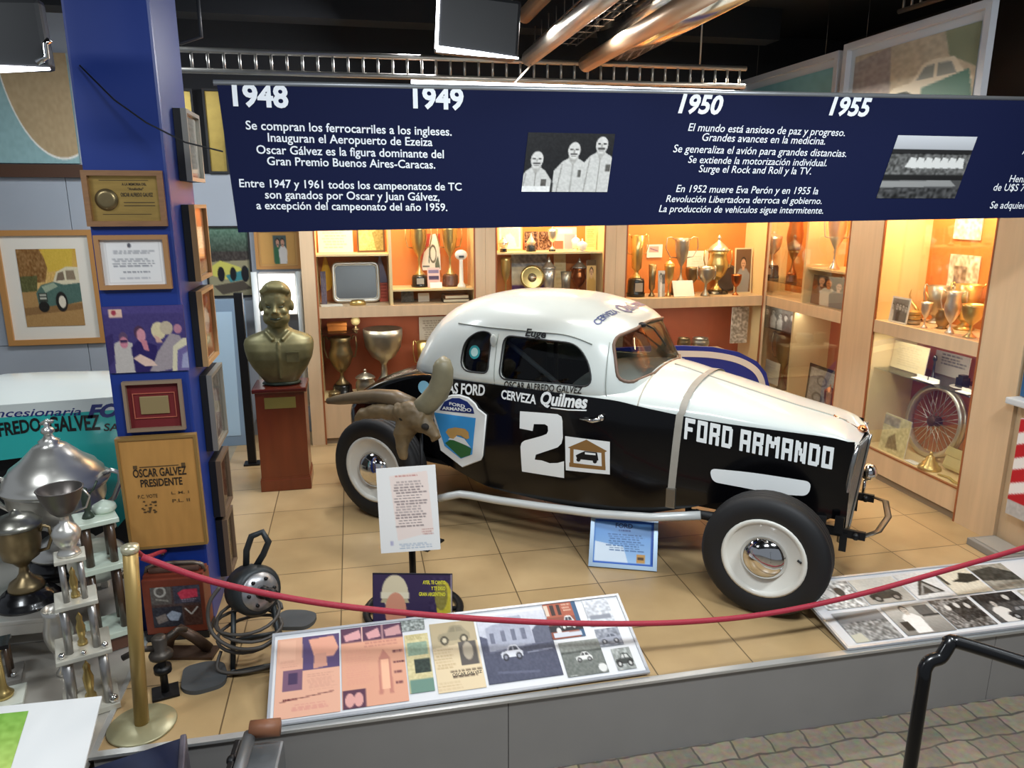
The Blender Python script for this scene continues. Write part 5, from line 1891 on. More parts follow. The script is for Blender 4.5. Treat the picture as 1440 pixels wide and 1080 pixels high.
brass_sheet = mat('brass_sheet', 'c2a05c', .32, .75, noise=.12, nscale=6, stretch=(1, 1, 6))
t = col_frame('brass plaque with round seal in walnut frame, topmost on the column front', 'plaque', 112, 235, 239, 318, None, wood_fr, .025, brass_sheet)
W_, H_ = .40, .25
MB().lathe([(.001, .012), (.03, .014), (.046, .012), (.048, .004), (.052, .004), (.052, 0)], 24, 0, Matrix.Translation((-.085, -.006, -.005)) @ Matrix.Rotation(R(90), 4, 'X')).build('seal', mat('old_coin', '8a7a58', .35, .8), t)
lm = MB()
for s, x0, x1, zb, hh in (('A LA MEMORIA DEL', -.01, .10, .062, .012), ('"Aguilucho"', .015, .085, .040, .012), ('OSCAR ALFREDO GALVEZ', -.02, .125, .010, .018)):
    fit_text(lm, s, x0, x1, zb, lambda x, y: (x, -.006, y), .02, 0, h=hh)
lm.build('lettering', mat('dark_ink', '2a2218', .5), t)
lm = MB()
for zz_ in (-.02, -.035):
    lm.box(-.01, .13, -.0062, -.005, zz_, zz_ + .003)
for z in (.085, -.075):
    lm.box(-.11, .11, -.0062, -.005, z, z + .002)
lm.build('engraved_line', mat('dark_ink'), t)
c = Canvas(64, 46, 'e6e4e2').rect(.08, .06, .92, .95, 'bcbcbc').rect(.088, .07, .912, .94, 'e8e6e4').ell(.45, .14, .03, .05, '5a5a62').rows(.18, .25, .85, .34, 2, '8a8a90', 4).rows(.14, .42, .9, .62, 4, '8c8c92', 8).rows(.3, .7, .8, .76, 1, '8c8c92', 3).rows(.2, .84, .85, .88, 1, '9a9aa2', 5)
col_frame('white printed certificate in light brown frame below the brass plaque', 'certificate', 130, 242, 331, 406, c, mat('light_brown_frame', 'a97c50', .45), .022, name='framed_certificate')
# purple photograph without frame
a, b = gy(142, 432, YC - .02), gy(266, 521, YC - .02)
t = thing('colour_photo', 'frameless purple toned photograph of men talking, on the column front', 'photo', ((a.x + b.x) / 2, YC - .002, (a.z + b.z) / 2), 0, GC)
W_, H_ = b.x - a.x, a.z - b.z
MB().box(-W_ / 2, W_ / 2, -.008, 0, -H_ / 2, H_ / 2).build('board', mat('photo_board', '3a3050', .6), t)
c = Canvas(84, 62, '42386c')
c.rect(0, 0, 1, .12, '4a3f78')
c.rect(.08, .05, .24, .17, 'd8b4a0').ell(.14, .1, .03, .04, 'a03a4a')
c.poly([(.0, .45), (.1, .4), (.08, .8), (0, .9)], '352a5c')
c.poly([(.1, .55), (.2, .5), (.32, .55), (.34, 1), (.08, 1)], 'b8b0aa')
c.ell(.22, .48, .055, .1, '5a4460').ell(.22, .54, .05, .085, 'c07a8a').rect(.18, .5, .26, .54, '3a2a4a')
c.poly([(.3, .62), (.4, .5), (.62, .6), (.62, 1), (.32, 1)], '2a2058')
c.ell(.42, .4, .065, .1, '4a3048').ell(.44, .44, .055, .1, 'c88a94').poly([(.42, .5), (.5, .52), (.52, .68), (.46, .66)], 'c07a86')
c.poly([(.56, .86), (.62, .7), (.8, .42), (.92, .46), (.96, .7), (.82, .95), (.6, 1), (.5, .98)], '9a8f92')
c.ell(.66, .38, .09, .13, 'cfc09a').ell(.76, .34, .08, .1, 'b8a890').poly([(.6, .44), (.66, .48), (.7, .56), (.62, .56)], 'c9a090')
c.poly([(.31, .78), (.4, .72), (.55, .82), (.6, .9), (.44, .9)], 'd8b8a8')
c.ell(.9, .36, .05, .07, 'b07a8a')
c.poly([(.78, 1), (.82, .62), (.95, .5), (1, .5), (1, 1)], 'cfc6a8').poly([(.84, 1), (.87, .68), (1, .6), (1, 1)], '6a5f90').poly([(.9, .95), (.93, .75), (1, .7), (1, .95)], '9a9ab8')
c.noise(.05, 2)
picture('print', W_, H_, c, t, (0, -.0095, 0))
t = col_frame('small gold plate on dark red velvet in a brown frame', 'plaque', 170, 261, 538, 604, None, mat('taupe_frame', '8a7560', .45), .016, mat('red_velvet', '6a1418', .7))
W_, H_ = .30, .205
MB().box(-.07, .07, -.012, -.004, -.045, .05, bevel=.004).build('name_plate', mat('gold_plate_sheet', 'bfa878', .35, .7), t)
rl = MB()
frame_bars(rl, .205, .135, .004, .010)
rl.build('inner_trim', mat('salmon_trim', 'c8705a', .4, .4), t)
# wooden poster panel
a, b = gy(162, 618, YC - .06), gy(290, 766, YC - .06)
W_, H_ = b.x - a.x, a.z - b.z
t = thing('wooden_poster', 'large tan wooden panel with printed black lettering low on the column', 'poster', ((a.x + b.x) / 2, YC - .012, (a.z + b.z) / 2), (R(2), 0, 0), GC)
MB().box(-W_ / 2, W_ / 2, -.035, -.002, -H_ / 2, H_ / 2, bevel=.004).build('board', mat('tan_board', 'b98748', .4, noise=.1, nscale=4, stretch=(5, 1, 1)), t)
frame_bars(MB(), W_ + .008, H_ + .008, .014, .042).build('frame', mat('olive_frame', '8a6a38', .5), t)
lm = MB()
S_ = W_ / .44
for s, x0, x1, zb, hh in (('OSCAR GALVEZ', -.15, .15, .112, .054), ('PRESIDENTE', -.115, .12, .048, .05)):
    fit_text(lm, s, x0 * S_, x1 * S_, zb * S_, lambda x, y: (x, -.0375, y), .02, 0, h=hh * S_)
lm.build('lettering', mat('dark_ink'), t)
lm = MB()
for s, x0, x1, zb, hh in (('P.C. VOTE', -.14, -.03, -.025, .024), ('L. M. 1', .05, .15, -.012, .018), ('P.L. II', .05, .15, -.066, .022)):
    fit_text(lm, s, x0 * S_, x1 * S_, zb * S_, lambda x, y: (x, -.0375, y), .01, 0, h=hh * S_)
lm.build('small_lettering', mat('faded_ink', '5a4426', .6), t)
lm = MB()
rr = random.Random(4)
for i in range(24):
    x, z = -.09 + rr.uniform(-.045, .045), -.085 + rr.uniform(-.045, .04)
    lm.box(x * S_, (x + .012) * S_, -.0376, -.036, z * S_, (z + .008) * S_)
for x in (-.145, .125):
    lm.box(x * S_, (x + .022) * S_, -.0376, -.036, .165 * S_, .187 * S_)
lm.box(-.11 * S_, .11 * S_, -.0374, -.036, .172 * S_, .177 * S_)
lm.build('printed_marks', mat('faded_ink'), t)

# right face of the column (+x)
XC = -.865
side = [
    (4.30, 4.66, 2.41, 2.77, 'black and silver framed document highest on the column side', Canvas(24, 30, 'c8ccc4').rows(.15, .1, .85, .9, 9, 'a8aca8', 2), mat('silver_fr', 'a8a498', .35, .6)),
    (4.27, 4.62, 1.89, 2.29, 'framed peach and orange picture second from top on column side', Canvas(24, 30, 'e8c4a0').rect(0, 0, 1, .35, 'c89a70').rect(0, .62, 1, .8, 'd87a48').rect(.3, .3, .7, .6, 'f0e4cc'), mat('tan_fr', 'b08a5c', .45)),
    (4.24, 4.60, 1.43, 1.84, 'framed terracotta picture with pale figures in the middle of column side', Canvas(24, 30, 'b86a44').ell(.5, .45, .25, .2, 'f0dcc8').rect(.35, .65, .7, .8, '8a6a58'), mat('tan_fr')),
    (4.29, 4.65, .93, 1.37, 'framed silver grey photograph below the terracotta picture', Canvas(24, 34, '8a8884').ell(.5, .55, .2, .3, 'c8c6c2').noise(.35, 4, 6), mat('silver_fr')),
    (4.31, 4.60, .52, .86, 'framed dark brown picture near the foot of the column side', Canvas(24, 30, '6a5040').noise(.3, 4, 8), mat('brown_fr', '6a5644', .45)),
    (4.33, 4.56, .13, .49, 'lowest framed picture on the column side, close to the floor', Canvas(20, 30, '7a6a50').noise(.25, 4, 9), mat('brown_fr'))]
for y0, y1, z0, z1, lb, cv, fm in side:
    t = framed('framed_picture', lb, 'framed picture', y1 - y0, z1 - z0, cv, fm, .02, .028, (XC + .038, (y0 + y1) / 2, (z0 + z1) / 2), PI / 2, None, .01, GC, True)
    w_, h_ = (y1 - y0), (z1 - z0)
    MB().box(-w_ / 2, w_ / 2, 0, .036, -h_ / 2, h_ / 2).build('frame_back', dark_fr, t)

# =================================================================== LEFT BACK WALL
YW = 7.655


def wall_frame(name, label, cat, u0, u1, v0, v1, cv, fm, fw, mount=None, mw=0.0, Y=YW, d=.03, group=None):
    a, b = gy(u0, v0, Y - d), gy(u1, v1, Y - d)
    return framed(name, label, cat, b.x - a.x, a.z - b.z, cv, fm, fw, d, ((a.x + b.x) / 2, Y, (a.z + b.z) / 2), 0, mount, mw, group)


cream_mount = mat('cream_mount', 'e2ddd0', .7)
c = Canvas(110, 84, 'b89a60')
c.vgrad(0, .5, 'c8a040', 'd8b070')
c.poly([(0, 0), (.38, 0), (.5, .2), (.42, .42), (0, .45)], '8a6438').noise(.2, 4, 2, 0, 0, .45, .42)
c.poly([(.42, 0), (.95, 0), (.9, .25), (.5, .3)], 'cfae44')
c.poly([(0, .35), (.3, .34), (.25, .6), (0, .62)], '5a5a34').noise(.12, 3, 4, 0, .3, 1, .65)
c.poly([(0, .55), (1, .5), (1, 1), (0, 1)], 'a98452')
c.poly([(.0, .75), (1, .7), (1, .78), (0, .85)], '8a6840')
c.poly([(.24, .56), (.34, .46), (.55, .42), (.62, .3), (.8, .24), (.98, .26), (1, .42), (1, .68), (.7, .72), (.26, .74)], '4e6a60')
c.poly([(.55, .42), (.62, .3), (.8, .23), (1, .24), (1, .44), (.72, .46)], 'd8cfb0')
c.poly([(.6, .41), (.65, .31), (.74, .29), (.75, .4)], '7a6a58').poly([(.78, .4), (.78, .28), (.92, .28), (.94, .4)], '8a7a64')
c.poly([(.34, .48), (.55, .43), (.62, .48), (.4, .56)], '9aa890')
c.rect(.27, .56, .42, .68, '3a4038').rect(.29, .58, .4, .6, 'b8b8a8').rect(.29, .62, .4, .64, 'b8b8a8')
c.ell(.65, .68, .1, .13, '22201c').ell(.66, .68, .06, .08, 'd8d0bc')
c.ell(.34, .74, .09, .07, '22201c')
c.noise(.06, 2)
wall_frame('framed_painting', 'large framed painting of an old racing car on a dirt road, left wall', 'painting', -14, 150, 324, 482, c, mat('honey_frame', 'b48248', .45), .05, cream_mount, .12)
c = Canvas(56, 70, '4a5a4a')
c.vgrad(0, .35, '5a7a68', '3a443a').rect(0, .35, 1, .5, '3a3430').noise(.15, 3, 3)
c.poly([(0, .5), (1, .48), (1, 1), (0, 1)], '8a8468')
c.poly([(.05, .58), (.3, .48), (.75, .58), (.9, .72), (.4, .76), (.1, .7)], 'b8b458').poly([(.4, .7), (.95, .6), (.95, .75), (.5, .8)], '3a7a80')
for cx, rr_ in ((.3, .11), (.58, .1), (.86, .12)):
    c.ell(cx, .68, rr_ * .75, rr_, '16161a')
c.poly([(.1, .85), (.8, .78), (1, .9), (.3, .98)], '4a4238')
wall_frame('framed_painting', 'dark painting of an open wheel racer behind the column', 'painting', 284, 357, 318, 417, c, dark_fr, .015, None, 0, 7.655)
for u0, u1, lb in ((252, 281, 'amber plaque on the wall, nearer the column of the two'), (283, 323, 'tall olive gold plaque on black board, partly behind the navy banner')):
    t = wall_frame('wall_plaque', lb, 'plaque', u0, u1, 124, 244, None, dark_fr, .02, mat('olive_brass', 'a8904a', .35, .6, noise=.1), 0, YW, .03, 'gold plaques high on the back wall')
    q_ = 1
c = Canvas(44, 30, 'c89a58').rect(.38, .1, .75, .95, '4a5a58').person(.5, .2, .8, '3a6a4a', 'c89880', '2a1a10', .2).person(.64, .2, .8, 'd8d4d0', 'c89880', '2a1a10', .2)
wall_frame('framed_photo', 'wood framed photograph of two people on the wall above the bust', 'photo', 356, 424, 320, 378, c, mat('honey_frame'), .03, mat('tan_mount', 'c49a5c', .6), .02, 7.655)
# pale blue glazed board on the floor
a, b = gy(282, 420, 7.45), gy(357, 633, 7.25)
t = thing('display_board', 'tall pale blue glazed board standing on the floor behind the column', 'board', ((a.x + b.x) / 2, 7.33, 0), (-R(5), 0, 0))
W_ = b.x - a.x
MB().box(-W_ / 2, W_ / 2, 0, .03, 0, 1.42, bevel=.004).build('panel', mat('slate_blue_board', '7d93a8', .35), t)
MB().box(-W_ / 2 + .06, W_ / 2 - .12, -.004, .002, .10, 1.30).build('glazing', mat('pale_blue_sheet', 'a9c4d8', .25), t)
# glass case behind the bust; its bright reflection is built as a glowing panel
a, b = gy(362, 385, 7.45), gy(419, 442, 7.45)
t = thing('reflection_box', 'glass case on the wall behind the bust, its bright reflection built as a glowing panel', 'display case', ((a.x + b.x) / 2, 7.45, b.z))
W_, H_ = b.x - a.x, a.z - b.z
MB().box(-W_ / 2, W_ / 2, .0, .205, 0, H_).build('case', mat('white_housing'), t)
MB().box(-W_ / 2 + .01, W_ / 2 - .01, -.008, 0, .01, H_ - .01).build('reflection_panel', mat('reflection_panel', 'ffffff', .5, emit='fffaf0', estr=2.6), t)
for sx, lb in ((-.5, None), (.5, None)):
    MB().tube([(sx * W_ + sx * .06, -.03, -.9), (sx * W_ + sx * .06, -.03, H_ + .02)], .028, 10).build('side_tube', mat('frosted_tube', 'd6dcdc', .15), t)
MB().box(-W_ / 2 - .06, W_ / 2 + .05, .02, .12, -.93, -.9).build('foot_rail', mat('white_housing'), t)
t = thing('dark_post', 'black upright post between pale blue board and wooden pedestal', 'post', (gz(357, 648).x, 6.75, 0))
MB().box(-.035, .035, -.03, .03, 0, 1.55, bevel=.004).box(-.07, .07, -.06, .06, 0, .015).build('post', black_metal, t)

# mural panel at the upper left
a, b = gy(-30, 70, 7.62), gy(112, 230, 7.62)
c = Canvas(110, 90, '8fb2b4')
c.ell(.82, -.12, .66, 1.08, 'e8e8e0').ell(.82, -.12, .645, 1.06, 'b29c78').noise(.05, 6, 4)
t = thing('wall_poster', 'teal panel with a large tan disc high on the left wall', 'poster', ((a.x + b.x) / 2, 7.655, (a.z + b.z) / 2))
MB().box(-(b.x - a.x) / 2, (b.x - a.x) / 2, -.03, 0, -(a.z - b.z) / 2, (a.z - b.z) / 2).build('board', mat('teal_board', '86a4a8', .6), t)
picture('print', b.x - a.x, a.z - b.z, c, t, (0, -.032, 0))

# =================================================================== BUST ON PEDESTAL
mahog = mat('mahogany', '6e3016', .3, coat=.25, noise=.12, nscale=3, stretch=(6, 6, .6))
t = thing('pedestal', 'tall reddish mahogany pedestal with a brass plate, carrying the bust', 'pedestal', (-.625, 6.19, 0))
MB().box(-.19, .19, -.165, .165, .11, .83, bevel=.004).build('shaft', mahog, t)
MB().box(-.20, .20, -.175, .175, 0, .10, bevel=.008).box(-.195, .195, -.17, .17, .10, .115).build('base', mahog, t)
MB().box(-.21, .21, -.185, .185, .83, .865, bevel=.008).build('top', mat('mahogany_top', '571f14', .22, coat=.4), t)
MB().box(-.12, .12, -.170, -.164, .70, .79).build('plate', mat('brass_plate_green', 'a39a58', .35, .6), t)
bz = mat('bust_bronze', '77724f', .46, .45, noise=.35, nscale=6)


def remesh(mb, voxel, smooth=4, name='blob'):
    o_ = bpy.data.objects.new(name, mb.mesh(name, []))
    COL.objects.link(o_)
    md = o_.modifiers.new('r', 'REMESH')
    md.mode = 'VOXEL'
    md.voxel_size = voxel
    if smooth:
        ms = o_.modifiers.new('s', 'SMOOTH')
        ms.iterations = smooth
        ms.factor = .5
    bpy.context.view_layer.update()
    dg_ = bpy.context.evaluated_depsgraph_get()
    me = bpy.data.meshes.new_from_object(o_.evaluated_get(dg_), depsgraph=dg_)
    bpy.data.objects.remove(o_, do_unlink=True)
    me.name = name
    for p_ in me.polygons:
        p_.use_smooth = True
    return me


bust = thing('bronze_bust', 'greenish bronze bust of a smiling man in an open collar shirt', 'bust', (-.615, 6.19, .866))
mb = MB()
# torso rings, truncated at the upper arms
rws = []
for z, wx, wy, cy in ((0.0, .10, .075, .0), (.03, .135, .09, 0), (.08, .17, .105, -.005), (.15, .218, .12, -.01), (.22, .252, .13, -.012), (.29, .268, .132, -.008), (.34, .272, .125, 0), (.375, .262, .11, .01), (.40, .225, .095, .015), (.425, .15, .085, .015), (.445, .095, .078, .012)):
    rws.append([(wx * math.copysign(abs(math.cos(a)) ** .8, math.cos(a)), cy + wy * math.copysign(abs(math.sin(a)) ** .8, math.sin(a)), z) for a in [2 * PI * k / 56 for k in range(56)]])
mb.grid(rws, closed=True)
mb.f.append(list(range(55, -1, -1)))
mb.m.append(0)
mb.s.append(True)
n_ = len(mb.v)
mb.f.append([n_ - 56 + k for k in range(56)])
mb.m.append(0)
mb.s.append(True)
mb.tube([(0, .015, .40), (0, .0, .50), (0, -.005, .56)], [.09, .08, .075], 16)
HZ = .0                         # head is modelled about its own centre, then scaled and set on the neck
head0 = len(mb.v)
mb.ell((0, -.005, HZ + .045), (.098, .118, .115))
mb.ell((0, -.03, HZ - .03), (.085, .09, .11))
mb.ell((0, -.055, HZ - .10), (.052, .05, .042))      # chin
mb.ell((-.05, -.05, HZ - .07), (.04, .05, .05)).ell((.05, -.05, HZ - .07), (.04, .05, .05))
mb.tube([(-.06, -.092, HZ + .035), (0, -.112, HZ + .03), (.06, -.092, HZ + .035)], .015, 8)   # brow
mb.tube([(0, -.112, HZ + .03), (0, -.128, HZ - .005), (0, -.142, HZ - .03)], [.012, .014, .02], 8)
mb.ell((-.018, -.123, HZ - .034), .013).ell((.018, -.123, HZ - .034), .013)
mb.ell((-.048, -.082, HZ - .025), (.030, .030, .026)).ell((.048, -.082, HZ - .025), (.030, .030, .026))
mb.tube([(-.045, -.10, HZ - .062), (-.02, -.116, HZ - .055), (0, -.12, HZ - .058), (.02, -.116, HZ - .055), (.045, -.10, HZ - .062)], .011, 8)
mb.tube([(-.04, -.098, HZ - .075), (0, -.113, HZ - .092), (.04, -.098, HZ - .075)], .012, 8)
for sx in (-1, 1):
    mb.ell((sx * .10, .01, HZ), (.017, .03, .038))
    mb.ell((sx * .036, -.092, HZ + .012), (.017, .012, .009))
mb.ell((0, .02, HZ + .075), (.104, .118, .10))
mb.tube([(-.085, -.06, HZ + .10), (-.03, -.095, HZ + .135), (.05, -.09, HZ + .13), (.09, -.05, HZ + .10)], [.022, .03, .028, .022], 10)
for i_ in range(head0, len(mb.v)):
    mb.v[i_] = mb.v[i_] * 1.17 + Vector((0, -.004, .632))
# collar and shirt details
mb.tube([(-.09, .04, .44), (-.085, -.05, .425), (-.03, -.115, .375)], [.02, .022, .016], 8).tube([(.09, .04, .44), (.085, -.05, .425), (.03, -.115, .375)], [.02, .022, .016], 8)
mb.tube([(0, -.125, .38), (.004, -.147, .25), (.004, -.12, .06)], .009, 6)
me = remesh(mb, .0075, 7, 'figure')
me.materials.append(bz)
fo = bpy.data.objects.new('figure', me)
COL.objects.link(fo)
fo.parent = bust
MB().box(.06, .16, -.150, -.140, .275, .285).box(.06, .16, -.147, -.135, .20, .276, bevel=.004).build('pocket', bz, bust)
MB().lathe([(.105, -.0), (.12, .01), (.10, .03)], 24, 0, None, True, 1.3, .9).build('plinth', mat('dark_bronze', '3f4a40', .4, .5), bust)
HZ = 0
mo = MB()
mo.tube([(-.032, -.116, HZ - .068), (0, -.124, HZ - .074), (.032, -.116, HZ - .068)], .006, 6)
for sx in (-1, 1):
    mo.tube([(sx * .055, -.1, HZ + .012), (sx * .036, -.107, HZ + .007), (sx * .018, -.107, HZ + .010)], .005, 6)
for i_ in range(len(mo.v)):
    mo.v[i_] = mo.v[i_] * 1.17 + Vector((0, -.004, .632))
mo.build('face_lines', mat('dark_bronze'), bust)

# =================================================================== HORNED SKULL ON STAND


def cl(x, yl, z):
    return CR + CE * x + CN * yl + Vector((0, 0, z))


YS = -1.04
bone = mat('horn_bone', '6e5c40', .5, noise=.25, nscale=9, bump=.3)
hornm = mat('horn_grey', '7c765e', .4, noise=.18, nscale=8)
base = cl(.40, YS, 0)
sk = thing('horned_skull', 'brown ox skull with two thick horns in front of the rear wheel', 'skull', base, math.atan2(CE.y, CE.x))


def sp(u, v, off=0.0):
    """photo pixel -> local point of the skull thing on the plane y = YS + off"""
    x, z = carpx(u, v, YS + off)
    return Vector((x - .40, off, z))


mb = MB()
mb.tube([sp(560, 575), sp(585, 585), sp(600, 592)], [.075, .10, .085], 12)
mb.tube([sp(575, 590), sp(567, 612, -.02), sp(566, 632, -.04), sp(567, 646, -.05)], [.09, .065, .042, .022], 12)
mb.tube([sp(592, 590), sp(606, 605, -.02), sp(613, 615, -.04), sp(607, 622, -.05)], [.075, .05, .035, .015], 10)
mb.tube([sp(560, 580), sp(535, 577), sp(510, 582), sp(498, 592)], [.06, .052, .04, .012], 10)
mb.ell(sp(577, 578, -.03), (.10, .07, .07))
me = remesh(mb, .012, 3, 'skull')
from mathutils import noise as mnoise
for v_ in me.vertices:
    v_.co += v_.normal * (mnoise.noise(v_.co * 14) * .012 + mnoise.noise(v_.co * 40) * .004)
me.update()
me.materials.append(bone)
so = bpy.data.objects.new('skull', me)
COL.objects.link(so)
so.parent = sk
for u_, v_ in ((566, 588), (598, 600)):
    MB().ell(sp(u_, v_, -.075), (.028, .02, .022)).build('eye_socket', mat('socket_dark', '1e1812', .8), sk)
MB().tube([sp(578, 570), sp(556, 560, .03), sp(530, 557, .05), sp(500, 559, .06), sp(478, 562, .05), sp(461, 564, .04)], [.058, .058, .050, .044, .036, .022], 14).build('horn', mat('horn_brown', '63533d', .42, noise=.2, nscale=8), sk)
MB().tube([sp(586, 580), sp(603, 566, .02), sp(616, 551, .03), sp(622, 535, .03), sp(623, 520, .03), sp(621, 510, .02), sp(618, 506, .02)], [.068, .072, .074, .072, .068, .060, .042], 14).build('horn', hornm, sk)
pz = sp(585, 590)
MB().tube([(pz.x, .05, .012), (pz.x, .05, pz.z)], .012, 8).box(pz.x - .1, pz.x + .1, -.05, .15, 0, .012).build('stand', black_metal, sk)

# =================================================================== SIGN STANDS, POSTER, PLAQUE
t = thing('sign_stand', 'white text sign on a black post with round ring foot', 'sign', (.245, 3.92, 0), R(-9))
MB().tube([(0, .03, .01), (0, .03, .60)], .02, 10).build('post', black_metal, t)
MB().lathe([(.265, 0), (.285, .008), (.29, .022), (.275, .035), (.25, .03), (.245, .01), (.265, 0)], 40).tube([(0, -.27, .015), (0, .27, .015)], .014, 6).tube([(-.27, 0, .015), (.27, 0, .015)], .014, 6).build('ring_foot', black_metal, t)
c = Canvas(70, 96, 'eceae6')
c.poly([(.22, .1), (.85, .06), (.9, .78), (.3, .86)], 'f0ded4')
c.rows(.3, .1, .75, .13, 1, 'c88a80', 3)
c.rows(.27, .17, .85, .72, 17, '8a7a78', 6, .4)
c.rows(.3, .9, .92, .97, 3, 'a8b4c4', 8).rect(.17, .86, .22, .91, 'b8b4cc').rows(.7, .74, .9, .82, 3, 'c89a90', 4)
sg_ = thing('paper_sheet', 'x', 'x')
bpy.data.objects.remove(sg_)
M_ = Matrix.Translation((-.01, 0, .64)) @ Matrix.Rotation(R(-14), 4, 'X') @ Matrix.Rotation(R(-3), 4, 'Y')
MB().box(-.165, .165, -.004, .006, -.235, .235, 0, M_).build('sign_board', mat('white_acrylic', 'e6e6e4', .35), t)
picture('text_sheet', .33, .47, c, t, M_.translation + Vector((0, -.0085, -.0)), (R(-14), R(-3), 0))

# purple record poster
a, b = gy(518, 806, 3.72), gy(633, 870, 3.66)
t = thing('record_poster', 'purple poster of a man in white racing helmet with yellow lettering', 'poster', ((a.x + b.x) / 2, 3.575, 0), (-R(10), 0, R(-13)))
W_, H_ = .425, .395
MB().box(-W_ / 2, W_ / 2, 0, .008, 0, H_).build('board', mat('black_card', '1c1826', .6), t)
c = Canvas(84, 70, '3c3050')
c.ell(.28, .26, .165, .24, 'dccfae').rect(.1, .26, .46, .34, 'e6dcc0').poly([(.12, .34), (.44, .34), (.46, .4), (.1, .4)], 'c0b08c')
c.ell(.29, .52, .135, .26, 'd8957a').rect(.2, .5, .26, .53, '3a2420').rect(.33, .5, .39, .53, '3a2420').rect(.24, .68, .36, .70, '8a4a40')
c.poly([(.05, 1), (.15, .8), (.25, .75), (.4, .78), (.52, 1)], '2a2a58').poly([(.2, 1), (.28, .86), (.38, 1)], 'e8e4e0')
c.ell(.9, .4, .1, .3, 'c8b83c').ell(.86, .3, .08, .2, '8a8040').noise(.1, 3, 5, .7, .05, 1, .75)
c.ell(.8, .8, .16, .12, 'c8826a').ell(.55, .72, .1, .1, '5a4a6a')
c.rect(0, .0, 1, .015, '18141e').rect(.98, 0, 1, 1, 'b8a8b0')
picture('print', W_ - .006, H_ - .006, c, t, (0, -.002, H_ / 2))
lm = MB()
for s, x0, zb in (('ayer, te canto', .055, .34), ('y te digo', .10, .308), ('gran argentino', .035, .276)):
    fit_text(lm, s.upper(), x0, .175, zb, lambda x, y: (x, -.004, y), .03, 0, h=.02)
lm.build('lettering', mat('yellow_ink', 'e8e040', .5), t)

# blue information plaque on the floor by the car
p = (gz(826, 796) + gz(925, 804)) / 2
dv = gz(925, 804) - gz(826, 796)
ang = math.atan2(dv.y, dv.x)
t = thing('information_plaque', 'blue printed plaque in silver frame leaning on the floor by the car', 'plaque', p, (-R(32), 0, ang))
W_, H_ = dv.length * .97, .335
frame_bars(MB(), W_, H_, .022, .018).v
fb = MB()
frame_bars(fb, W_, H_, .026, .018)
for i_ in range(len(fb.v)):
    fb.v[i_] = fb.v[i_] + Vector((0, 0, H_ / 2))
fb.build('frame', mat('silver_blue_frame', '8fa2b4', .3, .5), t)
MB().box(-W_ / 2 + .01, W_ / 2 - .01, -.006, 0, .01, H_ - .01).build('backing', mat('blue_back', '2450a0', .4), t)
c = Canvas(90, 66, '4a86d8')
c.vgrad(0, 1, '5f95da', 'a9ccf2').poly([(0, .5), (.5, .6), (.6, 1), (0, 1)], 'dcebfa')
c.rect(0, 0, 1, .06, '2a56b0').rect(.95, 0, 1, 1, '2a56b0').rect(0, 0, .03, 1, '5a8ad0').rect(0, .95, 1, 1, '3a66c0')
c.rows(.2, .32, .85, .72, 8, '4a6a9c', 9, .4).rows(.38, .22, .68, .29, 1, '2a4a8c', 2)
c.rect(.72, .74, .86, .93, 'c89a5a').rect(.74, .8, .84, .86, '5a4430')
picture('print', W_ - .05, H_ - .05, c, t, (0, -.009, H_ / 2), rough=.2)
lm = MB()
fit_text(lm, 'FORD', -.055, .055, H_ - .075, lambda x, y: (x, -.0105, y), .02, 0, h=.032)
lm.build('lettering', mat('blue_ink', '16306c', .5), t)
MB().tube([(-.1, .005, H_ * .8), (-.1, .17, H_ * .8 - .26)], .006, 6).tube([(.1, .005, H_ * .8), (.1, .17, H_ * .8 - .26)], .006, 6).build('strut', chrome, t)

# blue board with white arched stripe behind the car
a = gy(935, 489, 6.5)
t = thing('arched_board', 'blue board with white arched stripe standing behind the car bonnet', 'board', (2.9, 6.5, 0), 0)
arc = [(-1.1, 0), (-1.1, .93), (-.6, .98), (-.2, .985), (.15, .975), (.45, .95), (.72, .89), (.92, .79), (1.03, .67), (1.08, .52), (1.09, .3), (1.09, 0)]
MB().prism(arc, 0, .03, 0, Matrix(((1, 0, 0, 0), (0, 0, 1, 0), (0, 1, 0, 0), (0, 0, 0, 1)))).build('panel', mat('royal_blue', '2336a0', .35), t)


def offs(d):
    o2 = []
    for i in range(1, len(arc) - 1):
        p0, p1, p2 = Vector(arc[i - 1]), Vector(arc[i]), Vector(arc[i + 1])
        tg = (p2 - p0).normalized()
        nn = Vector((tg.y, -tg.x))
        o2.append(p1 + nn * d)
    o2.append(Vector((arc[-1][0] - d, 0)))
    return o2[1:]


arc = [tuple(q) for q in smooth_path([Vector((a_, b_, 0)) for a_, b_ in arc], 5)]
arc = [(a_, b_) for a_, b_, _ in arc]
A1, A2 = offs(.045), offs(.105)
MB().grid([[(p_.x, -.003, p_.y) for p_ in A1], [(p_.x, -.003, p_.y) for p_ in A2]], 0, False).build('stripe', mat('stripe_white', 'e8e8ea', .35), t)

# =================================================================== PHOTO PANELS AT THE EDGE OF THE PLATFORM
board_w = mat('white_panel_board', 'd9dadc', .4)
board_edge = mat('panel_edge', 'b9bcc2', .35, .3)


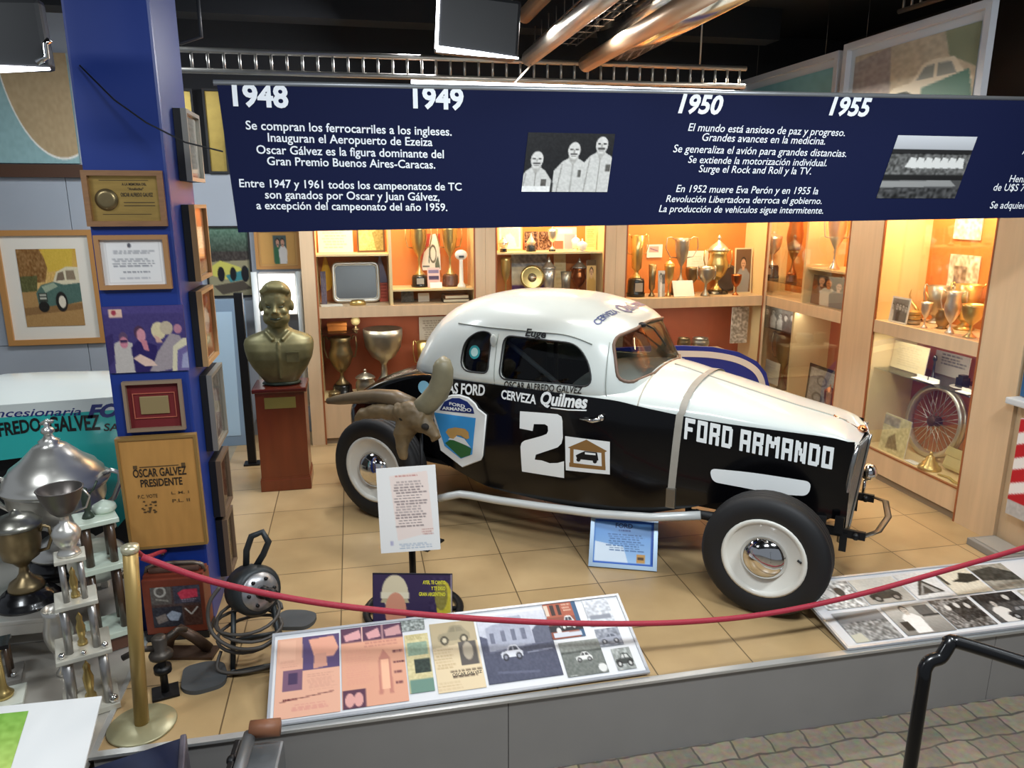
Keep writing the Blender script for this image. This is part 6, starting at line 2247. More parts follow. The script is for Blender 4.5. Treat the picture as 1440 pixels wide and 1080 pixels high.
def long_panel(label, bl, br, tl, tr, items):
    """tilted board; items: (kind, u0,u1,v0,v1 in board fractions, canvas)"""
    X = (br - bl)
    Wd = X.length
    ex_ = X.normalized()
    up_ = ((tl - bl) + (tr - br)) / 2
    up_ = (up_ - ex_ * up_.dot(ex_))
    Hd = up_.length
    ez_ = up_.normalized()
    ey_ = ez_.cross(ex_)
    c0 = (bl + br) / 2
    t_ = thing('photo_panel', label, 'photo panel', c0)
    t_.rotation_euler = Matrix((ex_, ey_, ez_)).transposed().to_euler()
    MB().box(-Wd / 2, Wd / 2, 0, .016, 0, Hd).build('board', board_w, t_)
    fb_ = MB()
    frame_bars(fb_, Wd + .012, Hd + .012, .014, .012)
    fb_.v = [p_ + Vector((0, .004, Hd / 2)) for p_ in fb_.v]
    fb_.build('edging', board_edge, t_)
    lg = MB()
    for nm, x0, x1, z0, z1, cv in items:
        w_, h_ = (x1 - x0) * Wd, (z0 - z1)
        picture(nm, w_, (z1 - z0) * Hd, cv, t_, (-Wd / 2 + (x0 + x1) / 2 * Wd, -.004, (z0 + z1) / 2 * Hd))
    return t_, Wd, Hd


pk, pk2, sep = 'dfab92', 'dba186', 'dcc9a0'
c1_ = Canvas(60, 78, pk).rect(.05, .03, .3, .3, 'e6b49a').poly([(.4, .0), (1, 0), (1, .45), (.42, .45)], '5a4a70')
c1_.poly([(.5, .05), (.9, .03), (.98, .2), (.9, .3), (.6, .3)], 'e2a48c').poly([(.6, .25), (.78, .25), (.8, .42), (.58, .44)], 'cf9884').rect(.12, .42, .42, .68, '7a5a70').rect(.2, .46, .34, .6, '4a3a58').rows(.48, .5, .96, .72, 9, 'cf9a86', 3).rows(.05, .3, .34, .4, 4, 'cf9a86', 5).line(.08, .8, .9, .74, .01, '6a3a3a').rows(.1, .77, .42, .8, 1, '6a3034', 2, .6).rows(.25, .85, .9, .93, 3, 'd08a80', 6)
c2_ = Canvas(60, 78, pk2).rect(0, 0, 1, .2, '5a3a50').poly([(.05, .1), (.3, .04), (.33, .16), (.08, .18)], 'd8a0a0').poly([(.4, .1), (.6, .04), (.64, .16), (.44, .18)], 'd8a0a0').poly([(.7, .08), (.95, .03), (.97, .16), (.72, .17)], 'c89898').rect(.335, 0, .35, .2, 'ecc0b0').rect(.66, 0, .675, .2, 'ecc0b0')
c2_.poly([(.58, .45), (.66, .33), (.76, .45), (.78, .88), (.72, .88), (.7, .6), (.64, .6), (.62, .88), (.56, .88)], 'c08070').poly([(.61, .46), (.73, .46), (.73, .82), (.61, .82)], 'f0b898').rows(.8, .36, .98, .4, 1, '6a3a40', 3, .7).rows(.8, .5, .98, .54, 1, '6a3a40', 4, .7).rows(.8, .62, .96, .66, 1, '6a3a40', 5, .7).rows(.8, .75, .96, .79, 1, '6a3a40', 6, .7).rows(.36, .22, .9, .3, 2, 'c88a78', 7, .6).rows(.06, .3, .5, .74, 16, 'd89a84', 8).rect(.02, .78, .36, 1, '5a3a4c').ell(.12, .9, .07, .08, 'd8a098').ell(.25, .9, .07, .08, 'd8a098')
c3_ = Canvas(28, 14, '8a908c').noise(.5, 3, 3)
c4_ = Canvas(26, 66, 'cfc394').rect(.1, .15, .9, .38, '8aa08a').rect(.3, .45, .95, .68, '2e3a34').noise(.1, 3, 4).rect(.05, .78, 1, 1, '6a8a7c').rows(.05, .02, .9, .12, 3, 'a89a6a', 3)
c5_ = Canvas(46, 62, 'dcc8a4').poly([(.0, .0), (1, 0), (1, .32), (0, .38)], 'b4a484').car(.15, .06, .85, .34, '9a8f74', '4a4438', '8a8068', 'c8bca0').rows(.02, .4, .5, .7, 7, 'c4ac86', 3).rect(.56, .32, .95, .66, '5a5450').ell(.75, .46, .11, .13, 'b0a490').rows(.3, .72, .98, .76, 1, '6a5a48', 4, .6).rows(.3, .79, .98, .82, 1, '4a3a30', 5, .7).rows(.0, .86, .6, .98, 3, 'c8b08c', 6)
c6_ = Canvas(84, 64, '6a6e84').vgrad(0, .45, 'd2d4dc', 'b4b8c6').poly([(.1, .2), (.2, .16), (.34, .14), (.36, .06), (.62, .05), (.64, .14), (.72, .2), (.74, .5), (.1, .55)], 'a2a6b6').rect(.14, .28, .2, .44, '6a6e80').rect(.3, .26, .36, .42, '6a6e80').rect(.44, .25, .5, .42, '6a6e80').rect(.58, .25, .64, .42, '6a6e80').poly([(.74, .3), (.85, .2), (1, .28), (1, .5), (.74, .5)], '5a5e70').poly([(0, .3), (.1, .35), (.1, .6), (0, .6)], '50546a').poly([(0, .58), (1, .5), (1, 1), (0, 1)], '4a4e62').noise(.06, 3, 3)
c6_.car(.24, .48, .54, .7, 'dcdee6', '20222c', '3a3e4c', '8a8e9c').line(.6, .62, .95, .6, .02, '8a8ea2').line(.15, .85, .7, .9, .03, '5e6278')
c7_ = Canvas(50, 40, '8a4a3a').rect(0, 0, 1, .4, 'a85a44').rect(.02, .05, .14, .35, 'd8c4b0').rect(.2, .05, .32, .35, '3a2a2a').rect(.4, .05, .5, .35, '3a2a2a').rows(.55, .05, .85, .3, 3, 'd8b8a0', 3).rect(.86, 0, 1, 1, '3a5a7a').rect(0, .62, 1, .8, '22242c').car(.36, .38, .84, .78, 'e4e4e2', '16161a', '3a3a44', 'd8d8d4').ell(.28, .78, .07, .09, 'd8d4d0').poly([(.1, .82), (.9, .84), (.9, .95), (.1, .95)], 'c8ccd4')
c8_ = Canvas(46, 38, '6c716c').vgrad(0, .35, '9a9e98', '787c76').rect(0, .3, 1, .36, '4a4e4a').noise(.12, 3, 9).car(.32, .34, .72, .62, 'dcdcd8', '2a2a2a', '4a4a4a', 'a8a8a8').ell(.88, .84, .1, .12, 'd8d8d4').rows(.05, .96, .3, 1, 1, 'e0e0dc', 2)
c9_ = Canvas(26, 34, 'c9ccd2').noise(.3, 4, 6).rect(.1, .6, .9, .75, '8a8e98')
c10_ = Canvas(26, 20, '8e929c').noise(.35, 4, 7).car(.1, .3, .9, .85, '9a9eaa', '2e3038', '5a5e6a', 'c8c8cc')
c11_ = Canvas(22, 22, '9a9e9a').noise(.3, 4, 8).car(.05, .25, .95, .85, '3a3e3c', '181a1a', 'c8c8c4', 'c8c8c4')
pn, Wd, Hd = long_panel('long white panel of pink clippings and old photographs, left of the two', Vector((-.475, 3.055, .02)), Vector((1.345, 3.075, .02)), Vector((-.488, 3.50, .19)), Vector((1.452, 3.555, .19)), [
    ('clipping', .012, .175, .04, .93, c1_), ('clipping', .180, .348, .05, .97, c2_), ('photo', .345, .412, .85, .99, c3_), ('clipping', .352, .417, .12, .80, c4_), ('clipping', .425, .552, .08, .90, c5_),
    ('photo', .560, .765, .10, .92, c6_), ('photo', .762, .862, .52, .98, c7_), ('photo', .775, .892, .06, .47, c8_), ('photo', .885, .962, .62, .98, c9_), ('photo', .892, .962, .36, .58, c10_), ('photo', .918, .972, .06, .32, c11_)])
lm = MB()
fit_text(lm, 'OSCAR GALVEZ', -Wd / 2 + .468 * Wd, -Wd / 2 + .548 * Wd, .245 * Hd, lambda x, y: (x, -.0045, y), .02, 0, h=.017)
lm.build('lettering', mat('dark_ink'), pn)
MB().box(-.6, -.56, .018, .05, .05, .34).box(.56, .6, .018, .05, .05, .34).build('rest', mat('grey_wood', '8a8478', .6), pn)

gd = 'b8b6b2'
q1 = Canvas(50, 34, 'c8c6c2').noise(.75, 4, 31).rect(.0, 0, 1, .06, 'e0deda').ell(.35, .45, .1, .16, 'e4e2de').ell(.62, .42, .1, .16, '3a3836')
q2 = Canvas(50, 34, 'd4cfc4').poly([(0, .5), (1, .4), (1, 1), (0, 1)], 'b4aea4').car(.14, .38, .8, .92, '2a2828', '121212', '4a4846', '8a8884').noise(.08, 3, 3)
q3 = Canvas(40, 34, 'd9d8d6').poly([(.1, .85), (.55, .25), (.9, .8)], '2e2c2a').poly([(.2, .82), (.54, .4), (.8, .78)], 'a4a29e').noise(.12, 3, 5).poly([(.3, .8), (.5, .5), (.6, .8)], '3a3836')
q4 = Canvas(50, 34, 'd8d0bc').poly([(.0, .2), (.1, .25), (.14, .6), (.04, .6)], '3a3832').poly([(.25, .5), (.5, .42), (.66, .2), (1, .3), (1, .55), (.6, .6)], '26261f').noise(.1, 3, 6)
q4b = Canvas(40, 34, '9a968a').poly([(0, .2), (.6, .1), (1, .4), (1, .7), (0, .6)], '3a3a34').noise(.2, 4, 8)
q5 = Canvas(50, 38, '8c8c8a').vgrad(0, .4, 'a8a8a6', '6a6a6c').noise(.5, 4, 9, 0, .35, 1, 1).poly([(0, .75), (.25, .7), (.3, 1), (0, 1)], 'c8c4b0')
q6 = Canvas(50, 38, 'aeaaa2').vgrad(0, 1, 'c8c4bc', '7e7a74').person(.4, .05, .9, 'ece8e2', 'c4b8aa', '1c1a18', .3).rect(.62, .08, .92, .4, '5a5856').rect(.64, .4, 1, .46, '2a2a2a').rect(.1, .55, .26, .85, '2a2826').noise(.06, 3, 3)
q7 = Canvas(50, 38, '6e6a66').noise(.5, 4, 11).poly([(.3, .2), (.9, .1), (1, .7), (.4, .8)], '2a2826').noise(.35, 3, 12).ell(.3, .3, .06, .1, 'd8d4ce').ell(.55, .25, .06, .1, 'd0ccc6').ell(.78, .3, .06, .1, 'c8c4be')
q8 = Canvas(50, 38, '4a4846').rect(0, 0, 1, .35, '242424').noise(.2, 4, 13).person(.3, .25, .75, 'd8d4ce', 'c4bcb2', '1a1a1a', .3).car(.35, .5, 1, .95, '3a3a3a', '101010', '8a8a8a', '9a9a9a').ell(.7, .2, .06, .1, 'c8c4be')
q9 = Canvas(50, 38, 'c4bfb4').noise(.4, 4, 15)
pn2, Wd2, Hd2 = long_panel('white panel of black and white racing photographs, right of the two', Vector((2.45, 3.05, .018)), Vector((4.24, 3.03, .018)), Vector((2.73, 3.59, .10)), Vector((4.50, 3.61, .10)), [
    ('photo', .04, .19, .52, .95, q1), ('photo', .195, .36, .53, .93, q2), ('photo', .37, .50, .53, .94, q3), ('photo', .515, .65, .53, .95, q4), ('photo', .66, .80, .53, .95, q4b),
    ('photo', .04, .20, .05, .47, q5), ('photo', .215, .385, .06, .48, q6), ('photo', .39, .535, .07, .49, q7), ('photo', .55, .71, .08, .50, q8), ('photo', .73, .90, .08, .50, q9)])
MB().box(-.6, -.56, .018, .05, .05, .34).box(.56, .6, .018, .05, .05, .34).build('rest', mat('grey_wood'), pn2)

# =================================================================== STANCHION, ROPE
t = thing('brass_stanchion', 'slim brass post on a flat round base at left of the platform', 'stanchion', (-1.035, 3.20, 0))
brs = mat('brass_post', 'a88c52', .42, .4)
MB().lathe([(.142, 0), (.147, .006), (.142, .012), (.05, .018), (.001, .018)], 36).build('base', mat('brass_base', 'a09a78', .35, .35), t)
MB().tube([(0, 0, .016), (.022, 0, .45), (.045, 0, .86)], .031, 16).build('pole', brs, t)
MB().lathe([(.033, .85), (.036, .86), (.036, .88), (.001, .884)], 18, 0, Matrix.Translation((.045, 0, 0))).build('cap', mat('pale_brass', 'd8d0b0', .3, .6), t)
top = Vector((-.94, 3.175, .835))
rope_px = [(183, 784), (300, 818), (430, 845), (560, 861), (700, 872), (830, 877), (960, 875), (1080, 863), (1200, 838), (1320, 805), (1440, 770), (1520, 742)]
rp = []
for i, (u, v) in enumerate(rope_px):
    rp.append(gy(u, v, 3.17 - .0 * i))
rp[0] = top
redr = mat('red_rope', 'a3263a', .6, bump=.25, nscale=80)
c0 = rp[0]


tag(MB().tube([p_ - c0 for p_ in smooth_path(rp)], .0145, 10).build('barrier_rope', redr, None, c0), 'long red barrier rope sagging across the front of the car', 'rope')
P2 = [Vector((-.985, 3.252, .835)), gy(205, 783, 3.6), gy(224, 777, 3.85), Vector((gy(232, 775, 4.03).x, 4.032, .462))]
t = thing('barrier_rope', 'short red rope end running from the brass post back to the column', 'rope', P2[0])
MB().tube([p_ - P2[0] for p_ in smooth_path(P2)], .011, 8).build('rope', redr, t)
MB().tube([P2[3] - P2[0] + Vector((-.01, -.03, 0)), P2[3] - P2[0] + Vector((.01, .017, 0))], .011, 8).build('hook', chrome, t)

# =================================================================== BOX, MACHINE, JACK, MATS
t = thing('tool_cabinet', 'small red-brown wooden box with drawings of tools on its panels', 'box', (-1.02, 3.97, 0), R(-3))
redw = mat('red_brown_wood', '6d2f1e', .45, noise=.15)
MB().box(-.155, .155, -.07, .07, .04, .36, bevel=.006).build('body', redw, t)
MB().box(-.16, .16, -.075, .075, 0, .04).build('foot', mat('black_foot', '18181a', .6), t)
c = Canvas(60, 56, '4a3a38')
c.rect(.0, .0, .42, .44, '5a5450').rect(.46, 0, 1, .44, '3e3c48').rect(0, .5, .6, 1, '2e2e36').rect(.64, .5, 1, 1, '4a3028')
c.ring(.2, .12, .12, .14, .35, 'a8a49c').line(.1, .3, .35, .36, .04, '8a867e').poly([(.54, .18), (.66, .1), (.94, .1), (.94, .3), (.6, .34)], 'c03a50').rows(.6, .34, .95, .42, 2, '9a8a9a', 3)
c.line(.66, .56, .78, .72, .03, 'c8c4bc').line(.78, .72, .92, .54, .03, 'c8c4bc').poly([(.28, .7), (.4, .6), (.58, .68), (.5, .86), (.34, .84)], '9aa4b4').poly([(.06, .74), (.26, .66), (.3, .84), (.1, .92)], '7a706a').noise(.12, 3, 5)
picture('panel_print', .25, .235, c, t, (.01, -.072, .20))
MB().box(-.15, .15, -.05, .06, .36, .375).build('lid', redw, t)
mb = MB().tube([(-.15, 0, .36), (-.14, 0, .40), (-.10, 0, .415), (0, 0, .42), (.10, 0, .415), (.14, 0, .40), (.15, 0, .36)], .012, 8)
mb.build('handle', mat('rusted_steel', '6e6258', .45, .7), t)
MB().box(-.13, .13, -.03, .04, .375, .405, bevel=.012).build('glass_dome', mat('brown_smoked', '5a4238', .25, .2), t)

t = thing('portable_machine', 'black electric machine with round silver face, coiled hose and loop handle', 'machine', (-.585, 3.64, 0), R(8))
dk = mat('dark_cast_iron', '34383a', .45, .5, noise=.1)
Tm = Matrix.Translation((0, .02, .34)) @ Matrix.Rotation(R(62), 4, 'X') @ Matrix.Rotation(R(0), 4, 'Z')
Tm = Matrix.Translation((0, .06, .36)) @ Matrix.Rotation(R(25), 4, 'Z') @ Matrix.Rotation(R(76), 4, 'X')
MB().lathe([(.001, -.10), (.10, -.09), (.125, -.05), (.13, .06), (.115, .09), (.10, .095)], 26, 0, Tm).build('motor', dk, t)
MB().lathe([(.10, .09), (.095, .105), (.05, .115), (.001, .118)], 26, 0, Tm).build('face', mat('worn_aluminium', 'a8a8aa', .35, .8, noise=.2, nscale=20), t)
MB().lathe([(.035, .11), (.033, .15), (.026, .155), (.026, .20), (.034, .205), (.03, .24), (.001, .245)], 16, 0, Tm).build('nozzle', black_metal, t)
bo = MB()
for k in range(6):
    a_ = 2 * PI * k / 6
    bo.lathe([(.009, .10), (.009, .122), (.001, .124)], 8, 0, Tm @ Matrix.Translation((.068 * math.cos(a_), .068 * math.sin(a_), 0)))
bo.build('bolts', black_metal, t)
MB().tube([(-.02, .10, .46), (-.01, .10, .56), (.02, .10, .635), (.075, .09, .655), (.10, .08, .60), (.07, .09, .53), (.03, .09, .47)], .017, 10).build('handle', dk, t)
fr_ = MB()
for sx in (-.12, .12):
    fr_.tube([(sx, -.12, .015), (sx, .18, .015), (sx * .8, .12, .26)], .013, 8).tube([(sx, -.10, .015), (sx * .8, .0, .28)], .013, 8)
fr_.tube([(-.12, -.12, .015), (.12, -.12, .015)], .013, 8).tube([(-.12, .18, .015), (.12, .18, .015)], .013, 8)
fr_.build('frame', dk, t)
ho = MB()
hp = []
for k in range(64):
    a_ = 2 * PI * k / 20
    rr_ = .15 + .015 * math.sin(k * .3)
    hp.append((-.02 + rr_ * 1.05 * math.cos(a_), .02 + .11 * math.sin(a_) - .03, .20 + .06 * math.cos(a_ * .33) + .035 * math.sin(a_)))
ho.tube(hp, .009, 7)
hp = [(-.15, .02, .42), (-.20, .0, .36), (-.215, -.02, .28), (-.19, -.06, .20), (-.10, -.12, .15), (.02, -.14, .14), (.12, -.1, .17)]
ho.tube([tuple(p_) for p_ in smooth_path([Vector(q) for q in hp])], .010, 8)
hp = [(-.17, -.04, .10), (-.19, -.10, .04), (-.1, -.15, .03), (.05, -.15, .03), (.16, -.10, .03)]
ho.tube([tuple(p_) for p_ in smooth_path([Vector(q) for q in hp])], .009, 7)
ho.build('hose', mat('dark_hose', '47423d', .55), t)

t = thing('screw_jack', 'small black iron jack standing by the brass post', 'jack', (-.985, 3.425, 0), R(15))
MB().box(-.06, .06, -.055, .055, 0, .014, bevel=.003).build('base', black_metal, t)
MB().tube([(0, 0, .014), (0, 0, .22)], .018, 10).tube([(0, 0, .12), (0, 0, .15)], .04, 12).build('column', black_metal, t)
MB().lathe([(.052, .20), (.055, .215), (.045, .23), (.03, .24), (.035, .30), (.026, .31), (.001, .31)], 18).build('head', mat('dark_iron', '4a443e', .45, .6), t)
MB().tube([(-.02, 0, .25), (-.09, -.01, .27), (-.16, 0, .24)], .015, 8).tube([(.02, 0, .28), (.08, .04, .30), (.12, .09, .26)], .013, 8).build('arm', mat('dark_iron'), t)
t = thing('iron_bracket', 'rusty brown iron bracket lying between the jack and the wooden box', 'bracket', (-.96, 3.745, 0), R(-12))
MB().tube([(-.10, .02, .02), (-.07, 0, .10), (0, -.02, .16), (.06, 0, .10), (.12, .02, .022)], .028, 10).box(-.14, .16, -.05, .06, 0, .016).build('bracket', mat('brown_iron', '4c3a2e', .5, .5, noise=.15), t)
for (u, v), lb, sx, sy, rz, nm in (((286, 955), 'flat dark grey rubber pedal pad on the tiles beside the machine', .11, .12, .3, 'rubber_pad'), ((414, 874), 'dark flat rubber pad partly hidden behind the left photo panel', .12, .09, -.2, 'rubber_pad')):
    p = gz(u, v)
    ol = rounded([(-sx, -sy * .5), (-sx * .5, -sy), (sx * .7, -sy), (sx, -sy * .4), (sx, sy * .6), (sx * .3, sy), (-sx * .7, sy)], .04)
    tag(MB().prism(ol, 0, .022).build(nm, mat('grey_rubber', '46494b', .6, noise=.1), None, p, (0, 0, rz)), lb, 'rubber pad')

# =================================================================== LEFT: STEEL TABLES AND TROPHIES
steel = mat('brushed_steel', 'c6c1b8', .34, .5, noise=.06, nscale=3)
TX = (0, 0, 0)
t = thing('steel_table', 'low wide stainless steel table holding the tall tiered trophy', 'table', (-1.95, 3.75, HALL))
MB().box(-.75, .745, -.94, .28, .38, .42, bevel=.006).build('top', steel, t)
for sx in (-.7, .7):
    for sy in (-.88, .22):
        MB().box(sx - .025, sx + .025, sy - .025, sy + .025, 0, .38).build('leg', steel, t)
t = thing('steel_table', 'steel table at the back left under the raised stand, beside the column', 'table', (-1.98, 4.37, HALL))
MB().box(-.72, .71, -.325, .325, .38, .42, bevel=.006).build('top', steel, t)
for sx in (-.67, .66):
    for sy in (-.27, .27):
        MB().box(sx - .025, sx + .025, sy - .025, sy + .025, 0, .38).build('leg', steel, t)
t = thing('steel_table', 'small raised steel stand carrying the big silver trophy', 'table', (-2.02, 4.24, 0))
MB().box(-.46, .46, -.42, .40, .225, .25, bevel=.005).box(-.46, .46, -.42, -.40, .17, .225).build('top', steel, t)
for sx in (-.43, .43):
    for sy in (-.39, .37):
        MB().box(sx - .02, sx + .02, sy - .02, sy + .02, 0, .225).build('leg', steel, t)

GT = 'trophies on the left steel tables'
# giant silver trophy
t = thing('trophy_cup', 'giant silver lidded trophy on round black base, biggest at far left', 'trophy', (-1.70, 4.40, .25), 0, GT)
MB().lathe([(.205, 0), (.205, .035), (.195, .045), (.19, .05), (.185, .085), (.16, .10)], 40).build('plinth', black_base, t)
MB().lathe([(.18, .10), (.18, .115), (.15, .13), (.155, .145), (.12, .16), (.11, .18), (.06, .205), (.05, .23), (.085, .25), (.06, .265), (.14, .285), (.215, .34), (.245, .42), (.25, .49), (.265, .50), (.265, .515)], 40).build('cup', silver, t)
MB().lathe([(.275, .515), (.28, .53), (.255, .545), (.25, .575), (.225, .60), (.215, .62), (.16, .66), (.12, .70), (.085, .735), (.05, .755), (.055, .765), (.03, .78), (.02, .80)], 40).build('lid', silver, t)
MB().lathe([(.02, .80), (.035, .815), (.03, .835), (.012, .845), (.02, .86), (.001, .88)], 16).tube([(-.03, 0, .86), (0, 0, .88), (.035, 0, .87)], .01, 6).build('finial', silver, t)
for sg in (-1, 1):
    MB().tube([(sg * .235, 0, .36), (sg * .29, 0, .40), (sg * .34, -.02, .50), (sg * .345, -.03, .56), (sg * .30, -.02, .575), (sg * .25, 0, .55)], .014, 10).build('handle', silver, t)
# bronze cup
t = thing('trophy_cup', 'dull bronze lidded cup on stepped black base before the giant silver trophy', 'trophy', (-1.765, 4.02, .25), 0, GT)
MB().lathe([(.155, 0), (.155, .015), (.14, .02), (.14, .035), (.125, .04), (.12, .055), (.10, .06), (.095, .075)], 32).build('plinth', black_base, t)
MB().lathe([(.085, .075), (.085, .09), (.075, .115), (.04, .14), (.025, .165), (.02, .20), (.035, .215), (.045, .23), (.085, .26), (.10, .33), (.105, .42), (.112, .425)], 30).build('cup', bronze, t)
MB().lathe([(.115, .425), (.118, .44), (.10, .455), (.085, .475), (.05, .49), (.03, .495), (.02, .51), (.001, .52)], 30).build('lid', mat('dull_silver', '9c9a90', .3, .9), t)
for sg in (-1, 1):
    MB().tube([(sg * .09, 0, .28), (sg * .13, 0, .29), (sg * .155, 0, .35), (sg * .15, 0, .41), (sg * .12, 0, .42), (sg * .105, 0, .39)], .009, 8).build('handle', bronze, t)
# silver tray behind
p = gy(102, 768, 4.12)
t = thing('silver_plate', 'upright round silver plate between giant trophy and tiered trophy', 'plate', (-1.455, 4.17, .25), (R(14), 0, R(20)), GT)
MB().lathe([(.001, 0), (.10, 0), (.11, .01), (.15, .016), (.155, .02), (.15, .022), (.11, .016), (.001, .008)], 30, 0, Matrix.Translation((0, 0, .16)) @ Matrix.Rotation(R(90), 4, 'X')).build('plate', silver, t)
MB().tube([(-.06, .1, 0), (0, .0, .02), (.06, .1, 0)], .006, 6).tube([(0, .0, .02), (0, .05, .12)], .006, 6).build('easel', chrome, t)

# tall tiered trophy
marble_w = mat('pale_plate', 'c6c2b4', .3, .2)
colm = mat('pewter_column', 'aaa8a6', .3, .75)
t = thing('tiered_trophy', 'tall silver trophy of stacked pillars with a dark bowl on top', 'trophy', (-1.31, 3.42, 0), R(20), GT)


def tier(z0, z1, hw, off, rc, ncol=4, cm=colm):
    for sx, sy in ((-1, -1), (1, -1), (1, 1), (-1, 1))[:ncol]:
        MB().tube([(sx * off, sy * off, z0), (sx * off, sy * off, z1)], rc, 12).build('pillar', cm, t)


def slab(z0, z1, hw, m_=marble_w, nm='shelf_plate'):
    MB().box(-hw, hw, -hw, hw, z0, z1, bevel=.004).build(nm, m_, t)


slab(0, .028, .115, nm='base_plate')
tier(.028, .29, .1, .072, .021)
slab(.29, .312, .112)
tier(.312, .535, .09, .055, .017)
slab(.535, .555, .085)
tier(.555, .745, .06, .036, .013, 3)
slab(.745, .765, .062)
for (x, y, z, r_) in ((-.09, -.09, .045, .02), (.09, -.09, .045, .02), (-.085, -.085, .325, .015), (.085, -.085, .325, .015), (.0, -.1, .322, .012)):
    MB().ell((x, y, z), r_).build('ball', chrome, t)
for z, s_ in ((.028, 1.2), (.312, 1.0), (.555, .9)):
    MB().lathe([(.022 * s_, 0), (.02 * s_, .02), (.012 * s_, .03), (.018 * s_, .06 * s_), (.02 * s_, .09 * s_), (.012 * s_, .12 * s_), (.014 * s_, .14 * s_), (.001, .165 * s_)], 12, 0, Matrix.Translation((0, 0, z))).build('figurine', gold, t)
MB().lathe([(.05, .765), (.045, .78), (.03, .80), (.05, .83), (.06, .87), (.045, .90), (.02, .92), (.018, .95), (.035, .96)], 20).build('stem_cup', silver, t)
MB().lathe([(.03, .955), (.05, .975), (.075, 1.02), (.092, 1.075), (.095, 1.08), (.088, 1.08), (.07, 1.02), (.001, .98)], 28).build('bowl', mat('dark_pewter', '6a6460', .35, .8), t)
MB().tube([(.085, 0, 1.06), (.11, 0, 1.02), (.09, 0, .97), (.045, 0, .96)], .005, 6).build('handle', silver, t)
t2 = t
# marble tier trophy with dark pillars
t = thing('tiered_trophy', 'pale marble and dark pillar trophy half hidden by the brass post', 'trophy', (-1.36, 3.93, 0), R(25), GT)
pale_m = mat('pale_green_marble', 'c4d0c0', .3, noise=.06)
woodp = mat('dark_wood_pillar', '4a3626', .35, coat=.3)
MB().box(-.115, .115, -.085, .085, 0, .085, bevel=.006).build('base', mat('dark_wood_base'), t)
slab(.085, .115, .112, pale_m, 'base_plate')
tier(.115, .46, .1, .06, .018, 4, woodp)
slab(.46, .49, .105, pale_m)
tier(.49, .71, .1, .055, .02, 4, woodp)
slab(.71, .735, .095, pale_m)
MB().lathe([(.03, .735), (.025, .75), (.012, .77), (.02, .80), (.022, .84), (.014, .87), (.012, .89), (.001, .90)], 12, 0, Matrix.Translation((-.03, 0, 0))).tube([(-.03, 0, .84), (.01, 0, .88), (.03, 0, .92)], .006, 6).build('figurine', mat('dark_bronze'), t)
MB().lathe([(.05, .735), (.06, .75), (.055, .77), (.03, .785), (.012, .795), (.001, .80)], 18, 0, Matrix.Translation((.05, .04, 0))).build('lidded_cup', pale_m, t)
# silver vase behind tall trophy
trophy('fluted bright silver vase standing behind the tall pillared trophy', (-1.52, 3.70, 0), .36, .13, silver, 'urn', group=GT)
# small trophies below the raised stand
t = thing('tiered_trophy', 'small grey pillar trophy standing under the raised steel stand', 'trophy', (-1.80, 3.71, 0), R(15), GT)
slab(0, .025, .085, mat('grey_marble', '8a8680', .35), 'base_plate')
tier(.025, .19, .06, .035, .011, 4, mat('dark_wood_pillar'))
slab(.19, .205, .055, mat('grey_marble'))
MB().ell((.055, -.055, .04), .014).build('ball', chrome, t)
t = thing('tiered_trophy', 'gold stemmed trophy on white plate cut by the left edge of the picture', 'trophy', (-1.72, 3.52, 0), R(15), GT)
slab(0, .022, .085, mat('white_marble'), 'base_plate')
MB().lathe([(.04, .022), (.045, .04), (.03, .055), (.02, .08), (.018, .25), (.03, .27), (.05, .29), (.001, .29)], 18).build('stem', gold, t)
MB().box(-.06, .06, -.05, .05, .29, .31).build('top_plate', black_base, t)

# white board with green picture
a, b = Vector((-1.85, 2.92, 0)), Vector((-1.19, 2.86, 0))
t = thing('picture_board', 'white board with a bright green picture at the bottom left corner', 'board', (-1.53, 2.90, .020), (-R(60), 0, R(-2)))
MB().box(-.42, .345, 0, .012, 0, .34, bevel=.003).build('board', mat('white_acrylic'), t)
c = Canvas(60, 44, 'b8d84a')
c.vgrad(0, 1, '7ab03c', 'c8e070').poly([(0, .5), (.3, .3), (.5, .5), (.4, 1), (0, 1)], 'dce8a0').poly([(.3, .1), (.6, .2), (.55, .5), (.4, .4)], '4e8a3a').ell(.6, .8, .25, .25, 'e0eeb0').noise(.12, 4, 3)
picture('print', .46, .28, c, t, (-.17, -.002, .165))
MB().box(-.42, .345, -.001, .014, -.004, .004).build('edge', mat('aluminium_edge'), t)
MB().tube([(0, .015, .30), (0, .09, .20)], .01, 6).build('prop', black_metal, t)

# =================================================================== TURQUOISE RACING CAR BEHIND
turq = mat('turquoise_paint', '2fb3ae', .25, coat=.3)
tc_ = thing('turquoise_car', 'turquoise and white racing car seen behind the trophies', 'car', (-2.4, 5.3, 0))
ox, oy = -2.4, 5.3


def tp_(u, v, y=4.9):
    p_ = gy(u, v, y)
    return (p_.x - ox, p_.z)


